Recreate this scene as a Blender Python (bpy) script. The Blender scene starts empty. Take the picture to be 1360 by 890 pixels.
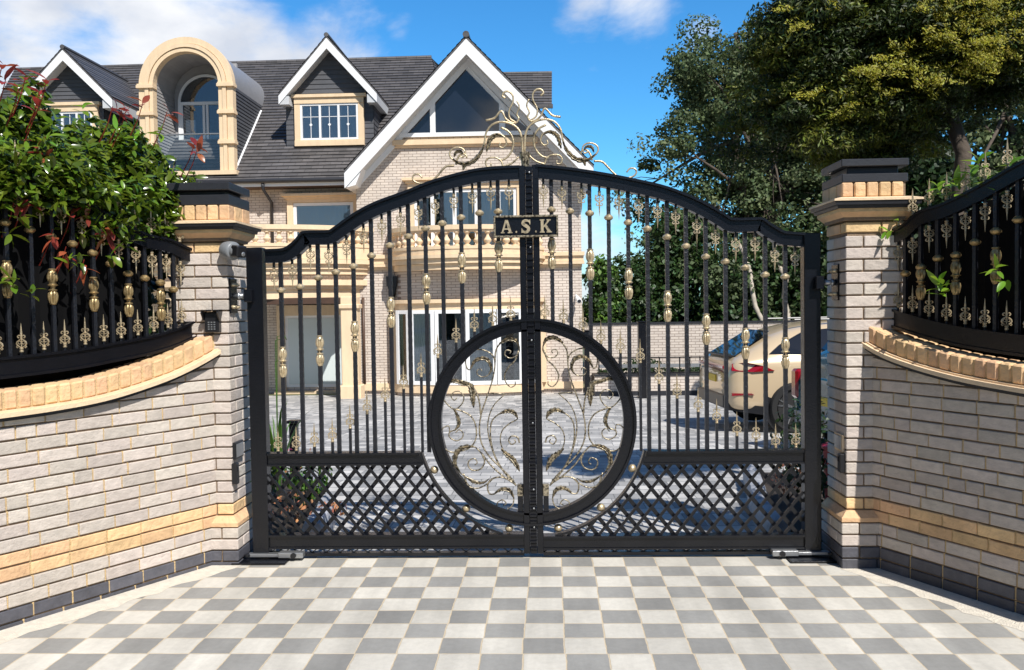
import bpy, math, random
import numpy as np
from mathutils import Vector, Matrix
sc = bpy.context.scene
COL = sc.collection
R_ = math.radians
rnd = random.Random(7)

# ------------------------------------------------------------------ camera
FPX, PITCH, YAW, ROLL, HC = 1182.6, 0.0333, 0.0385, -0.0146, 1.6
GD, GX = 5.612, -0.0965            # gate plane distance and gate centre
cy, sy = math.cos(YAW), math.sin(YAW)
_F = np.array([-sy*math.cos(PITCH), cy*math.cos(PITCH), -math.sin(PITCH)])
_Rt = np.array([cy, sy, 0.0]); _U = np.cross(_Rt, _F)
_r = _Rt*math.cos(ROLL) + _U*math.sin(ROLL)
_u = _U*math.cos(ROLL) - _Rt*math.sin(ROLL)
CAMP = np.array([0, 0, HC])
cam = bpy.data.cameras.new('camera'); camo = bpy.data.objects.new('camera', cam); COL.objects.link(camo)
cam.sensor_width = 36; cam.lens = 36*FPX/1360; cam.clip_start = 0.05; cam.clip_end = 3000
camo.matrix_world = Matrix(((_r[0], _u[0], -_F[0], 0), (_r[1], _u[1], -_F[1], 0), (_r[2], _u[2], -_F[2], HC), (0, 0, 0, 1)))
sc.camera = camo
sc.render.resolution_x, sc.render.resolution_y = 1024, 670

# ------------------------------------------------------------------ light
SUN_EL, SUN_AZ = 48.0, 31.0        # azimuth: degrees to the right of straight behind the camera
S = Vector((math.sin(R_(SUN_AZ))*math.cos(R_(SUN_EL)), -math.cos(R_(SUN_AZ))*math.cos(R_(SUN_EL)), math.sin(R_(SUN_EL))))
sl = bpy.data.lights.new('sun', 'SUN'); sl.energy = 5.0; sl.angle = R_(0.53); sl.color = (1.0, 0.965, 0.91)
so = bpy.data.objects.new('sun', sl); COL.objects.link(so)
so.rotation_euler = S.to_track_quat('Z', 'Y').to_euler()
sc.view_settings.view_transform = 'Standard'; sc.view_settings.look = 'None'
sc.view_settings.exposure = 0.25; sc.view_settings.gamma = 1; sc.view_settings.use_curve_mapping = False

def ray(x, y): return _F + _r*(x-680)/FPX - _u*(y-445)/FPX
def P(x, y, Y):
    d = ray(x, y); q = CAMP + d*Y/d[1]; return (float(q[0]), float(q[1]), float(q[2]))
def G(x, y):                        # gate plane -> (u, z), u measured from the gate centre
    q = P(x, y, GD); return q[0]-GX, q[2]
def unit(v):
    v = np.array(v, float); return v/np.linalg.norm(v)

# world: sky with clouds by direction
w = bpy.data.worlds.new('World'); sc.world = w; w.use_nodes = True
nt = w.node_tree; nt.nodes.clear()
def N(t, **k):
    n = nt.nodes.new(t)
    for a, b in k.items(): setattr(n, a, b)
    return n
L = lambda a, b: nt.links.new(a, b)
tc = N('ShaderNodeTexCoord'); out = N('ShaderNodeOutputWorld'); bg = N('ShaderNodeBackground'); bg.inputs[1].default_value = 0.075
sky = N('ShaderNodeTexSky'); sky.sky_type = 'NISHITA'; sky.sun_disc = False
sky.sun_elevation = R_(SUN_EL); sky.sun_rotation = math.atan2(S.x, S.y)
sky.air_density = 1.0; sky.dust_density = 0.25; sky.ozone_density = 3.0
hs = N('ShaderNodeHueSaturation'); hs.inputs['Saturation'].default_value = 1.22; hs.inputs['Hue'].default_value = 0.497; hs.inputs['Value'].default_value = 1.42
L(sky.outputs[0], hs.inputs['Color'])
def dirn(x, y): return tuple(unit(ray(x, y)))
def blob_dirs():
    b = [(20, 30, 17, .56), (120, 40, 11, .46), (230, 40, 14, .56), (20, 170, 9, .5), (330, 25, 7, .5), (300, 85, 7, .5), (360, 75, 5, .5), (430, 65, 7, .50), (480, 80, 4, .5), (400, 30, 3, .35),
         (790, 0, 4, .40), (850, 6, 5, .46), (895, 10, 3, .36), (788, 95, 1.6, .24), (530, 45, 3.0, .34), (810, 350, 8, .42), (760, 400, 6, .4), (925, 40, 3, .36)]
    o = [(dirn(x, y), r, a) for x, y, r, a in b]
    d = unit(ray(640, 178)); o.append(((d[0]+.02, -d[1], d[2]), 4.6, .55)); d = unit(ray(665, 165)); o.append(((d[0], -d[1], d[2]), 3.4, .5))
    d = unit(ray(600, 172)); o.append(((d[0], -d[1], d[2]), 3.0, .4))
    return o
acc = None
for d, r, a in blob_dirs():
    vm = N('ShaderNodeVectorMath', operation='DISTANCE'); L(tc.outputs['Generated'], vm.inputs[0]); vm.inputs[1].default_value = d
    mr = N('ShaderNodeMapRange'); mr.interpolation_type = 'SMOOTHSTEP'; L(vm.outputs['Value'], mr.inputs[0])
    mr.inputs[1].default_value = 0; mr.inputs[2].default_value = 2*math.sin(R_(r)/2)*1.25; mr.inputs[3].default_value = a; mr.inputs[4].default_value = 0
    if acc is None: acc = mr.outputs[0]
    else:
        m = N('ShaderNodeMath', operation='MAXIMUM'); L(acc, m.inputs[0]); L(mr.outputs[0], m.inputs[1]); acc = m.outputs[0]
mp = N('ShaderNodeMapping'); mp.inputs['Scale'].default_value = (1, 1, 1.9); L(tc.outputs['Generated'], mp.inputs[0])
n1 = N('ShaderNodeTexNoise'); n1.inputs['Scale'].default_value = 6.5; n1.inputs['Detail'].default_value = 9; n1.inputs['Roughness'].default_value = .55; n1.inputs['Distortion'].default_value = .25
L(mp.outputs[0], n1.inputs['Vector'])
ad = N('ShaderNodeMath', operation='ADD'); L(acc, ad.inputs[0]); L(n1.outputs['Fac'], ad.inputs[1])
cm = N('ShaderNodeMapRange'); cm.interpolation_type = 'SMOOTHSTEP'; L(ad.outputs[0], cm.inputs[0]); cm.inputs[1].default_value = .74; cm.inputs[2].default_value = 1.06
n2 = N('ShaderNodeTexNoise'); n2.inputs['Scale'].default_value = 9; n2.inputs['Detail'].default_value = 6; L(mp.outputs[0], n2.inputs['Vector'])
cr = N('ShaderNodeValToRGB'); cr.color_ramp.elements[0].position = .35; cr.color_ramp.elements[0].color = (7.6, 8.2, 9.4, 1); cr.color_ramp.elements[1].position = .62; cr.color_ramp.elements[1].color = (11, 11.2, 11.6, 1)
L(n2.outputs['Fac'], cr.inputs[0])
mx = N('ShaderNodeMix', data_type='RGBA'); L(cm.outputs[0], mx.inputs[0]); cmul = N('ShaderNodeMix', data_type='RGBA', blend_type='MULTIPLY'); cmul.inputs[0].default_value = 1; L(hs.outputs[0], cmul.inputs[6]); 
# deep blue away from the sun, dimmed and greyed towards it to weaken the blue fill
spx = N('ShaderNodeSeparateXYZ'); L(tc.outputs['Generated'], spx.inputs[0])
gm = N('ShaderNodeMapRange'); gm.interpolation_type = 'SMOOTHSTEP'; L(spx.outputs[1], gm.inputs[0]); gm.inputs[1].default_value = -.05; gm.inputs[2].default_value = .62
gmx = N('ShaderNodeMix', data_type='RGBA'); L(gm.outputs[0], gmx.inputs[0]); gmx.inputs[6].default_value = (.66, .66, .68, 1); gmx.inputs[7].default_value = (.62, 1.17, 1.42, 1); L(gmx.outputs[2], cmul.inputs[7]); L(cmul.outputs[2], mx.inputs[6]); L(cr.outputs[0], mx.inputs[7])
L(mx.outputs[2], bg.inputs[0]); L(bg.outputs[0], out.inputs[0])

# ------------------------------------------------------------------ helpers
def tag(o, label=None, cat=None, group=None, kind=None):
    if label: o['label'] = label
    if cat: o['category'] = cat
    if group: o['group'] = group
    if kind: o['kind'] = kind
    return o
def empty(name, loc, label, cat, group=None, rz=0):
    o = bpy.data.objects.new(name, None); COL.objects.link(o); o.location = loc; o.rotation_euler = (0, 0, rz); o.empty_display_size = .1
    return tag(o, label, cat, group)
def chain_mat(o):
    m = Matrix.Identity(4)
    while o is not None:
        m = Matrix.LocRotScale(o.location, o.rotation_euler, o.scale) @ m; o = o.parent
    return m
class MB:
    def __init__(s): s.v = []; s.f = []; s.mi = []
    def add(s, v, f, mi=0):
        b = len(s.v); s.v += [tuple(map(float, p)) for p in v]; s.f += [tuple(b+i for i in q) for q in f]; s.mi += [mi]*len(f); return s
    def box(s, x0, x1, y0, y1, z0, z1, mi=0):
        return s.add([(x0,y0,z0),(x1,y0,z0),(x1,y1,z0),(x0,y1,z0),(x0,y0,z1),(x1,y0,z1),(x1,y1,z1),(x0,y1,z1)],
              [(3,2,1,0),(4,5,6,7),(0,1,5,4),(1,2,6,5),(2,3,7,6),(3,0,4,7)], mi)
    def bbox(s, o, ax, ay, az, lx, ly, lz, b=.004, lz1=None, mi=0):
        # chamfered box: corner o, axes ax (length lx), ay (depth ly, pointing inwards), az (height lz at start, lz1 at end)
        o = np.array(o, float); ax = np.array(ax, float); ay = np.array(ay, float); az = np.array(az, float)
        if lz1 is None: lz1 = lz
        def pt(i, j, k, di, dj, dk):
            x = i*lx + di*b; fx = min(1, max(0, x/lx)); H = lz*(1-fx)+lz1*fx
            return o + ax*x + ay*(j*ly + dj*b) + az*(k*H + dk*min(b, H*.4))
        idx = {}; v = []
        for i in (0, 1):
            for j in (0, 1):
                for k in (0, 1):
                    si, sj, sk = 1-2*i, 1-2*j, 1-2*k
                    for a, (di, dj, dk) in enumerate(((0, sj, sk), (si, 0, sk), (si, sj, 0))):
                        idx[i, j, k, a] = len(v); v.append(pt(i, j, k, di, dj, dk))
        f = []
        I = lambda i, j, k, a: idx[i, j, k, a]
        f += [(I(0,0,0,0), I(0,0,1,0), I(0,1,1,0), I(0,1,0,0)), (I(1,0,0,0), I(1,1,0,0), I(1,1,1,0), I(1,0,1,0))]
        f += [(I(0,0,0,1), I(1,0,0,1), I(1,0,1,1), I(0,0,1,1)), (I(0,1,0,1), I(0,1,1,1), I(1,1,1,1), I(1,1,0,1))]
        f += [(I(0,0,0,2), I(0,1,0,2), I(1,1,0,2), I(1,0,0,2)), (I(0,0,1,2), I(1,0,1,2), I(1,1,1,2), I(0,1,1,2))]
        for j in (0,1):
            for k in (0,1): f.append((I(0,j,k,1), I(1,j,k,1), I(1,j,k,2), I(0,j,k,2)))
        for i in (0,1):
            for k in (0,1): f.append((I(i,0,k,0), I(i,1,k,0), I(i,1,k,2), I(i,0,k,2)))
        for i in (0,1):
            for j in (0,1): f.append((I(i,j,0,0), I(i,j,1,0), I(i,j,1,1), I(i,j,0,1)))
        for i in (0,1):
            for j in (0,1):
                for k in (0,1): f.append((I(i,j,k,0), I(i,j,k,1), I(i,j,k,2)))
        return s.add(v, f, mi)
    def prism(s, poly, y0, y1, mi=0, axis='y'):    # poly in (x,z), extruded in y (or (x,y) extruded in z, (y,z) extruded in x)
        n = len(poly)
        mk = {'y': lambda p, t: (p[0], t, p[1]), 'z': lambda p, t: (p[0], p[1], t), 'x': lambda p, t: (t, p[0], p[1])}[axis]
        v = [mk(p, y0) for p in poly] + [mk(p, y1) for p in poly]
        return s.add(v, [tuple(range(n)), tuple(range(2*n-1, n-1, -1))] + [(i, (i+1) % n, n+(i+1) % n, n+i)[::-1] for i in range(n)], mi)
    def tube(s, pts, r, n=8, closed=False, mi=0, flat=None):
        pts = [np.array(p, float) for p in pts]; m = len(pts)
        rs = r if hasattr(r, '__len__') else [r]*m
        v = []; prev = None
        for i in range(m):
            a = pts[(i-1) % m] if (closed or i > 0) else pts[0]; b = pts[(i+1) % m] if (closed or i < m-1) else pts[-1]
            t = b-a; l = np.linalg.norm(t); t = t/l if l > 1e-9 else np.array([0, 0, 1.])
            if prev is None: up = np.array([0, 1., 0]) if abs(t[1]) < .9 else np.array([1., 0, 0])
            else: up = prev
            nn = up - t*(up@t); nn /= (np.linalg.norm(nn)+1e-12); prev = nn; bb = np.cross(t, nn)
            for k in range(n):
                a_ = 2*math.pi*k/n + (math.pi/4 if n == 4 else 0)
                q = 1.0 if flat is None else flat
                v.append(pts[i] + nn*math.cos(a_)*rs[i]*q + bb*math.sin(a_)*rs[i])
        f = []
        for i in range(m if closed else m-1):
            j = (i+1) % m
            for k in range(n): k2 = (k+1) % n; f.append((i*n+k, i*n+k2, j*n+k2, j*n+k))
        if not closed: f += [tuple(range(n))[::-1], tuple((m-1)*n+k for k in range(n))]
        return s.add(v, f, mi)
    def lathe(s, prof, c=(0, 0, 0), n=16, flute=None, mi=0, axis='z'):
        v = []; m = len(prof)
        for i, (r, z) in enumerate(prof):
            for k in range(n):
                a = 2*math.pi*k/n; rr = r
                if flute and flute[0] < i < flute[1]: rr = r*(1-.16*(k % 2))
                x, y = rr*math.cos(a), rr*math.sin(a)
                p = (c[0]+x, c[1]+y, c[2]+z) if axis == 'z' else ((c[0]+x, c[1]+z, c[2]+y) if axis == 'y' else (c[0]+z, c[1]+x, c[2]+y))
                v.append(p)
        f = [(i*n+k, i*n+(k+1) % n, (i+1)*n+(k+1) % n, (i+1)*n+k) for i in range(m-1) for k in range(n)]
        f += [tuple(range(n))[::-1], tuple((m-1)*n+k for k in range(n))]
        return s.add(v, f, mi)
    def lap(s, a, b, c, d, rows, out, th=.02, mi=0):
        # lapped boards / slates on quad a-b (bottom) d-c (top); out = outward normal
        a, b, c, d = [np.array(p, float) for p in (a, b, c, d)]; o = unit(out)*th
        for i in range(rows):
            t0, t1 = i/rows, min(1, (i+1.15)/rows)
            l0, l1 = a+(d-a)*t0, a+(d-a)*t1; r0, r1 = b+(c-b)*t0, b+(c-b)*t1
            s.add([l0, r0, r0+o, l0+o, r1+o*.1, l1+o*.1], [(0, 1, 2, 3), (3, 2, 4, 5)], mi)
        s.add([a, b, c, d], [(0, 1, 2, 3)], mi)
        return s
    def band(s, T, B, y0, y1, mi=0):               # strip between two (x,z) polylines, extruded in y
        n = len(T)
        v = [(p[0], y0, p[1]) for p in T]+[(p[0], y0, p[1]) for p in B]+[(p[0], y1, p[1]) for p in T]+[(p[0], y1, p[1]) for p in B]
        f = []
        for i in range(n-1):
            f += [(i, i+1, n+i+1, n+i), (2*n+i, 3*n+i, 3*n+i+1, 2*n+i+1), (i, 2*n+i, 2*n+i+1, i+1), (n+i, n+i+1, 3*n+i+1, 3*n+i)]
        f += [(0, n, 3*n, 2*n), (n-1, 3*n-1, 4*n-1, 2*n-1)]
        return s.add(v, f, mi)
    def build(s, name, mats, parent=None, smooth=False, label=None, cat=None, group=None, kind=None, origin=None):
        me = bpy.data.meshes.new(name)
        inv = chain_mat(parent).inverted() if parent else Matrix.Identity(4)
        org = Vector((0, 0, 0))
        vs = [inv @ Vector(p) for p in s.v] if parent else [Vector(p) for p in s.v]
        if origin is not None:
            org = inv @ Vector(origin); vs = [p-org for p in vs]
        elif parent is None:
            xs = np.array(s.v); org = Vector((float((xs[:, 0].min()+xs[:, 0].max())/2), float((xs[:, 1].min()+xs[:, 1].max())/2), float(xs[:, 2].min()))); vs = [p-org for p in vs]
        me.from_pydata(vs, [], s.f)
        if not isinstance(mats, (list, tuple)): mats = [mats]
        for m in mats: me.materials.append(m)
        if len(mats) > 1: me.polygons.foreach_set('material_index', s.mi)
        if smooth: me.polygons.foreach_set('use_smooth', [True]*len(me.polygons))
        if smooth == 'auto':
            me.set_sharp_from_angle(angle=R_(38))
        me.update()
        o = bpy.data.objects.new(name, me); COL.objects.link(o); o.location = org
        if parent: o.parent = parent
        return tag(o, label, cat, group, kind)
def inst(src, loc, parent, name=None, rot=None):    # loc in world space; shares mesh data
    o = src.copy(); COL.objects.link(o); o.parent = parent
    o.location = chain_mat(parent).inverted() @ Vector(loc) if parent else loc
    if rot: o.rotation_euler = rot
    return o
def npmesh(name, V, F4, mats, parent=None, **k):
    me = bpy.data.meshes.new(name); V = np.asarray(V, np.float32); F4 = np.asarray(F4, np.int32)
    if parent is not None:
        inv = np.array(chain_mat(parent).inverted()); V = (V@inv[:3, :3].T + inv[:3, 3]).astype(np.float32)
        org = np.zeros(3)
    else:
        org = np.array([(V[:, 0].min()+V[:, 0].max())/2, (V[:, 1].min()+V[:, 1].max())/2, V[:, 2].min()]); V = (V-org).astype(np.float32)
    me.vertices.add(len(V)); me.vertices.foreach_set('co', V.ravel())
    me.loops.add(F4.size); me.loops.foreach_set('vertex_index', F4.ravel())
    me.polygons.add(len(F4)); me.polygons.foreach_set('loop_start', np.arange(0, F4.size, F4.shape[1], dtype=np.int32))
    me.update(calc_edges=True); me.validate()
    me.materials.append(mats)
    if k.pop('smooth', False): me.polygons.foreach_set('use_smooth', [True]*len(me.polygons))
    o = bpy.data.objects.new(name, me); COL.objects.link(o); o.location = Vector(map(float, org))
    if parent is not None: o.parent = parent
    return tag(o, **k)

# ------------------------------------------------------------------ materials
def newmat(name):
    m = bpy.data.materials.new(name); m.use_nodes = True; t = m.node_tree
    return m, t, t.nodes['Principled BSDF']
def n_(t, ty, **k):
    n = t.nodes.new(ty)
    for a, b in k.items(): setattr(n, a, b)
    return n
def mat(name, col, rough=.5, metal=0, var=0, vscale=4, bump=0, bscale=40, island=0, island_hue=0, coat=0, spec=None, rvar=0, col2=None, mixscale=8, mixlo=.45, mixhi=.6, streak=None, bstreak=None):
    m, t, b = newmat(name); lk = t.links.new
    geo = n_(t, 'ShaderNodeNewGeometry'); pos = geo.outputs['Position']
    b.inputs['Roughness'].default_value = rough; b.inputs['Metallic'].default_value = metal
    if coat: b.inputs['Coat Weight'].default_value = coat; b.inputs['Coat Roughness'].default_value = .05
    if spec is not None: b.inputs['Specular IOR Level'].default_value = spec
    c = n_(t, 'ShaderNodeRGB'); c.outputs[0].default_value = (*col, 1); cur = c.outputs[0]
    if col2:
        nz = n_(t, 'ShaderNodeTexNoise'); nz.inputs['Scale'].default_value = mixscale; nz.inputs['Detail'].default_value = 5; lk(pos, nz.inputs['Vector'])
        mr = n_(t, 'ShaderNodeMapRange'); lk(nz.outputs['Fac'], mr.inputs[0]); mr.inputs[1].default_value = mixlo; mr.inputs[2].default_value = mixhi
        mi = n_(t, 'ShaderNodeMix', data_type='RGBA'); lk(mr.outputs[0], mi.inputs[0]); lk(cur, mi.inputs[6]); mi.inputs[7].default_value = (*col2, 1); cur = mi.outputs[2]
    if var or island or island_hue:
        h = n_(t, 'ShaderNodeHueSaturation'); lk(cur, h.inputs['Color'])
        val = None
        if var:
            nz = n_(t, 'ShaderNodeTexNoise'); nz.inputs['Scale'].default_value = vscale; nz.inputs['Detail'].default_value = 6; nz.inputs['Roughness'].default_value = .6
            if streak:
                mpp = n_(t, 'ShaderNodeMapping'); mpp.inputs['Scale'].default_value = streak; lk(pos, mpp.inputs[0]); lk(mpp.outputs[0], nz.inputs['Vector'])
            else: lk(pos, nz.inputs['Vector'])
            mr = n_(t, 'ShaderNodeMapRange'); lk(nz.outputs['Fac'], mr.inputs[0]); mr.inputs[1].default_value = .25; mr.inputs[2].default_value = .75
            mr.inputs[3].default_value = 1-var; mr.inputs[4].default_value = 1+var; val = mr.outputs[0]
        if island:
            mr = n_(t, 'ShaderNodeMapRange'); lk(geo.outputs['Random Per Island'], mr.inputs[0]); mr.inputs[3].default_value = 1-island; mr.inputs[4].default_value = 1+island
            if val is None: val = mr.outputs[0]
            else:
                mm = n_(t, 'ShaderNodeMath', operation='MULTIPLY'); lk(val, mm.inputs[0]); lk(mr.outputs[0], mm.inputs[1]); val = mm.outputs[0]
        if val is not None: lk(val, h.inputs['Value'])
        if island_hue:
            m2 = n_(t, 'ShaderNodeMath', operation='MULTIPLY'); lk(geo.outputs['Random Per Island'], m2.inputs[0]); m2.inputs[1].default_value = 7.31
            fr = n_(t, 'ShaderNodeMath', operation='FRACT'); lk(m2.outputs[0], fr.inputs[0])
            mr = n_(t, 'ShaderNodeMapRange'); lk(fr.outputs[0], mr.inputs[0]); mr.inputs[3].default_value = .5-island_hue; mr.inputs[4].default_value = .5+island_hue
            lk(mr.outputs[0], h.inputs['Hue'])
        cur = h.outputs[0]
    lk(cur, b.inputs['Base Color'])
    if bump:
        nz = n_(t, 'ShaderNodeTexNoise'); nz.inputs['Scale'].default_value = bscale; nz.inputs['Detail'].default_value = 5; lk(pos, nz.inputs['Vector'])
        if bstreak:
            mpb = n_(t, 'ShaderNodeMapping'); mpb.inputs['Scale'].default_value = bstreak; lk(pos, mpb.inputs[0]); lk(mpb.outputs[0], nz.inputs['Vector']); nz.inputs['Detail'].default_value = 9; nz.inputs['Roughness'].default_value = .68
        bp = n_(t, 'ShaderNodeBump'); bp.inputs['Strength'].default_value = min(1, bump); bp.inputs['Distance'].default_value = .01; lk(nz.outputs['Fac'], bp.inputs['Height']); lk(bp.outputs[0], b.inputs['Normal'])
        if rvar:
            mr = n_(t, 'ShaderNodeMapRange'); lk(nz.outputs['Fac'], mr.inputs[0]); mr.inputs[3].default_value = rough-rvar; mr.inputs[4].default_value = rough+rvar; lk(mr.outputs[0], b.inputs['Roughness'])
    return m
def leafmat(name, col, island=.35, hue=.02, rough=.4, trans=.25):
    m = mat(name, col, rough, island=island, island_hue=hue)
    t = m.node_tree; b = t.nodes['Principled BSDF']; lk = t.links.new
    tr = n_(t, 'ShaderNodeBsdfTranslucent'); src = b.inputs['Base Color'].links[0].from_socket
    hs_ = n_(t, 'ShaderNodeHueSaturation'); hs_.inputs['Value'].default_value = 1.6; hs_.inputs['Hue'].default_value = .485; lk(src, hs_.inputs['Color']); lk(hs_.outputs[0], tr.inputs[0])
    mx_ = n_(t, 'ShaderNodeMixShader'); mx_.inputs[0].default_value = trans; lk(b.outputs[0], mx_.inputs[1]); lk(tr.outputs[0], mx_.inputs[2])
    lk(mx_.outputs[0], t.nodes['Material Output'].inputs[0])
    return m

M = {}
M['black'] = mat('black_paint', (.0045, .0050, .0075), .26, var=.25, vscale=9, bump=.12, bscale=120, spec=.5)
M['hammered'] = mat('hammered_black', (.010, .011, .015), .38, bump=.5, bscale=70, spec=.55)
M['brass'] = mat('aged_brass', (.62, .50, .32), .36, .6, island=.10, col2=(.12, .098, .06), mixscale=34, mixlo=.50, mixhi=.78, bump=.25, bscale=150)
M['bronze'] = mat('antique_gold', (.47, .40, .28), .38, .6, col2=(.04, .034, .026), mixscale=70, mixlo=.42, mixhi=.62, bump=.2, bscale=160)
M['brick'] = mat('pale_grey_brick', (.545, .478, .418), .85, island=.15, island_hue=.012, var=.16, vscale=16, bump=.75, bscale=34, streak=(1, 1, 1.6), bstreak=(1, 1, 1.35))
M['cream'] = mat('buff_brick', (.70, .46, .25), .85, island=.13, island_hue=.01, var=.18, vscale=9, bump=1, bscale=34)
M['stone'] = mat('cast_stone', (.76, .575, .375), .85, var=.10, vscale=2.2, bump=.4, bscale=60, streak=(3, 3, .8))
M['engbrick'] = mat('blue_engineering_brick', (.085, .085, .10), .55, island=.25, var=.25, vscale=18, bump=.4, bscale=50)
M['mortar'] = mat('buff_mortar', (.58, .42, .22), .95, var=.2, vscale=30, bump=.8, bscale=120)
M['mortar_dk'] = mat('raked_mortar', (.24, .17, .11), .95, var=.2, vscale=30, bump=.6, bscale=120)  # buff mortar darkened: shade of the recessed joints put into the colour
M['capblack'] = mat('black_cap', (.020, .021, .026), .45, var=.2, vscale=12, bump=.1, bscale=90)
M['oldgold'] = mat('dull_old_gold', (.40, .29, .14), .38, .7, island=.10, col2=(.09, .062, .03), mixscale=40, mixlo=.48, mixhi=.74, bump=.2, bscale=150)
M['greyplastic'] = mat('grey_plastic', (.20, .21, .22), .4)
M['darkplastic'] = mat('dark_plastic', (.012, .012, .014), .35)
M['lens'] = mat('lens_glass', (.02, .02, .025), .05, spec=.8)
M['galv'] = mat('galvanised_metal', (.42, .43, .44), .35, .8, bump=.15, bscale=90)
M['whitep'] = mat('white_paint', (.82, .82, .82), .4, var=.03, vscale=3)
M['greysoffit'] = mat('grey_soffit', (.55, .56, .57), .6, var=.05)
M['slate'] = mat('slate', (.100, .095, .096), .5, island=.16, var=.22, vscale=3.0, bump=.3, bscale=30, streak=(1, 1, 4))
M['clad'] = mat('slate_cladding', (.075, .077, .086), .6, island=.1, var=.12, vscale=4)
M['cladlight'] = mat('grey_board', (.34, .33, .33), .6, island=.08, var=.1, vscale=4)
M['zinc'] = mat('zinc_sheet', (.30, .30, .31), .45, .2, var=.08)
M['leafd'] = leafmat('photinia_leaf', (.085, .135, .012), .5, .025, .22, .22)
M['leafb'] = leafmat('bright_leaf', (.16, .30, .025), .25, .02, .3, .3)
M['leafr'] = leafmat('red_leaf', (.30, .065, .035), .35, .02, .32, .3)
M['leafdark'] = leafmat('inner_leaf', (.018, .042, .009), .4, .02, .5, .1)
M['ash'] = leafmat('ash_leaf', (.075, .11, .04), .45, .02, .7, .2)
M['ash2'] = leafmat('ash_leaf_light', (.13, .165, .07), .35, .02, .7, .25)
M['con'] = leafmat('conifer_spray', (.034, .055, .007), .6, .03, .6, .15)
M['con2'] = leafmat('olive_spray', (.12, .14, .014), .5, .03, .6, .2)
M['gold'] = leafmat('golden_spray', (.30, .29, .022), .5, .025, .55, .3)
M['hedge'] = leafmat('hedge_leaf', (.030, .065, .014), .45, .03, .5, .15)
M['hedgelight'] = leafmat('light_green_leaf', (.075, .16, .022), .4, .02, .5, .2)
M['bark'] = mat('bark', (.085, .065, .05), .9, var=.3, vscale=8, bump=1, bscale=25)
M['birch'] = mat('pale_bark', (.42, .37, .30), .85, var=.3, vscale=6, bump=.5, bscale=20)
M['soil'] = mat('soil', (.035, .025, .018), .95, var=.4, vscale=6, bump=1, bscale=20)
M['carbeige'] = mat('beige_car_paint', (.62, .48, .31), .3, .15, coat=1)
M['carteal'] = mat('teal_car_paint', (.01, .075, .10), .25, .3, coat=1)
M['carglass'] = mat('car_glass', (.006, .008, .012), .03, spec=.9)
M['tyre'] = mat('tyre_rubber', (.012, .012, .012), .8)
M['rim'] = mat('dark_alloy', (.05, .05, .055), .25, .8)
M['rimb'] = mat('machined_alloy', (.55, .55, .56), .25, .9)
M['redlight'] = mat('red_lens', (.26, .004, .010), .1, coat=1)
M['redplastic'] = mat('red_plastic', (.42, .012, .02), .4)
M['yellow'] = mat('yellow_plate', (.75, .5, .03), .5)
M['rock'] = mat('granite_kerb', (.33, .34, .37), .6, var=.25, vscale=7, bump=.7, bscale=25)
M['screen'] = mat('foliage_shade_black', (.0035, .0035, .004), .9, spec=.15)  # near-black colour standing for the shade inside the foliage
M['terracotta'] = leafmat('terracotta_leaf', (.46, .20, .10), .3, .02, .6, .15)
M['pink'] = leafmat('pink_petal', (.75, .07, .28), .25, .02, .6, .3)
M['brown'] = mat('dark_timber', (.075, .04, .025), .5, var=.2)
M['curtain'] = mat('net_curtain', (.72, .74, .76), .9, var=.05)
M['drape'] = mat('grey_drape', (.30, .29, .27), .9, var=.1)
M['dark'] = mat('dark_interior', (.012, .013, .016), .9)
M['frosted'] = mat('frosted_panel', (.62, .68, .67), .35, var=.03, vscale=2)
M['concrete'] = mat('light_concrete', (.70, .64, .54), .95, var=.14, vscale=22, bump=1, bscale=110)

def glassmat(name, tint, alpha, rough=.015):
    m, t, b = newmat(name); lk = t.links.new
    tr = n_(t, 'ShaderNodeBsdfTransparent'); tr.inputs[0].default_value = (*tint, 1)
    gl = n_(t, 'ShaderNodeBsdfGlossy'); gl.inputs[0].default_value = (.92, .95, 1, 1); gl.inputs[1].default_value = rough
    fr = n_(t, 'ShaderNodeFresnel'); fr.inputs[0].default_value = 1.5
    mr = n_(t, 'ShaderNodeMapRange'); lk(fr.outputs[0], mr.inputs[0]); mr.inputs[3].default_value = alpha; mr.inputs[4].default_value = 1
    ms = n_(t, 'ShaderNodeMixShader'); lk(mr.outputs[0], ms.inputs[0]); lk(tr.outputs[0], ms.inputs[1]); lk(gl.outputs[0], ms.inputs[2])
    lk(ms.outputs[0], t.nodes['Material Output'].inputs[0]); return m
M['glass'] = glassmat('window_glass', (.82, .86, .88), .07)
M['darkglass'] = glassmat('tinted_window_glass', (.25, .28, .32), .22)
M['balglass'] = glassmat('balustrade_glass', (.93, .96, .96), .03)

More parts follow.
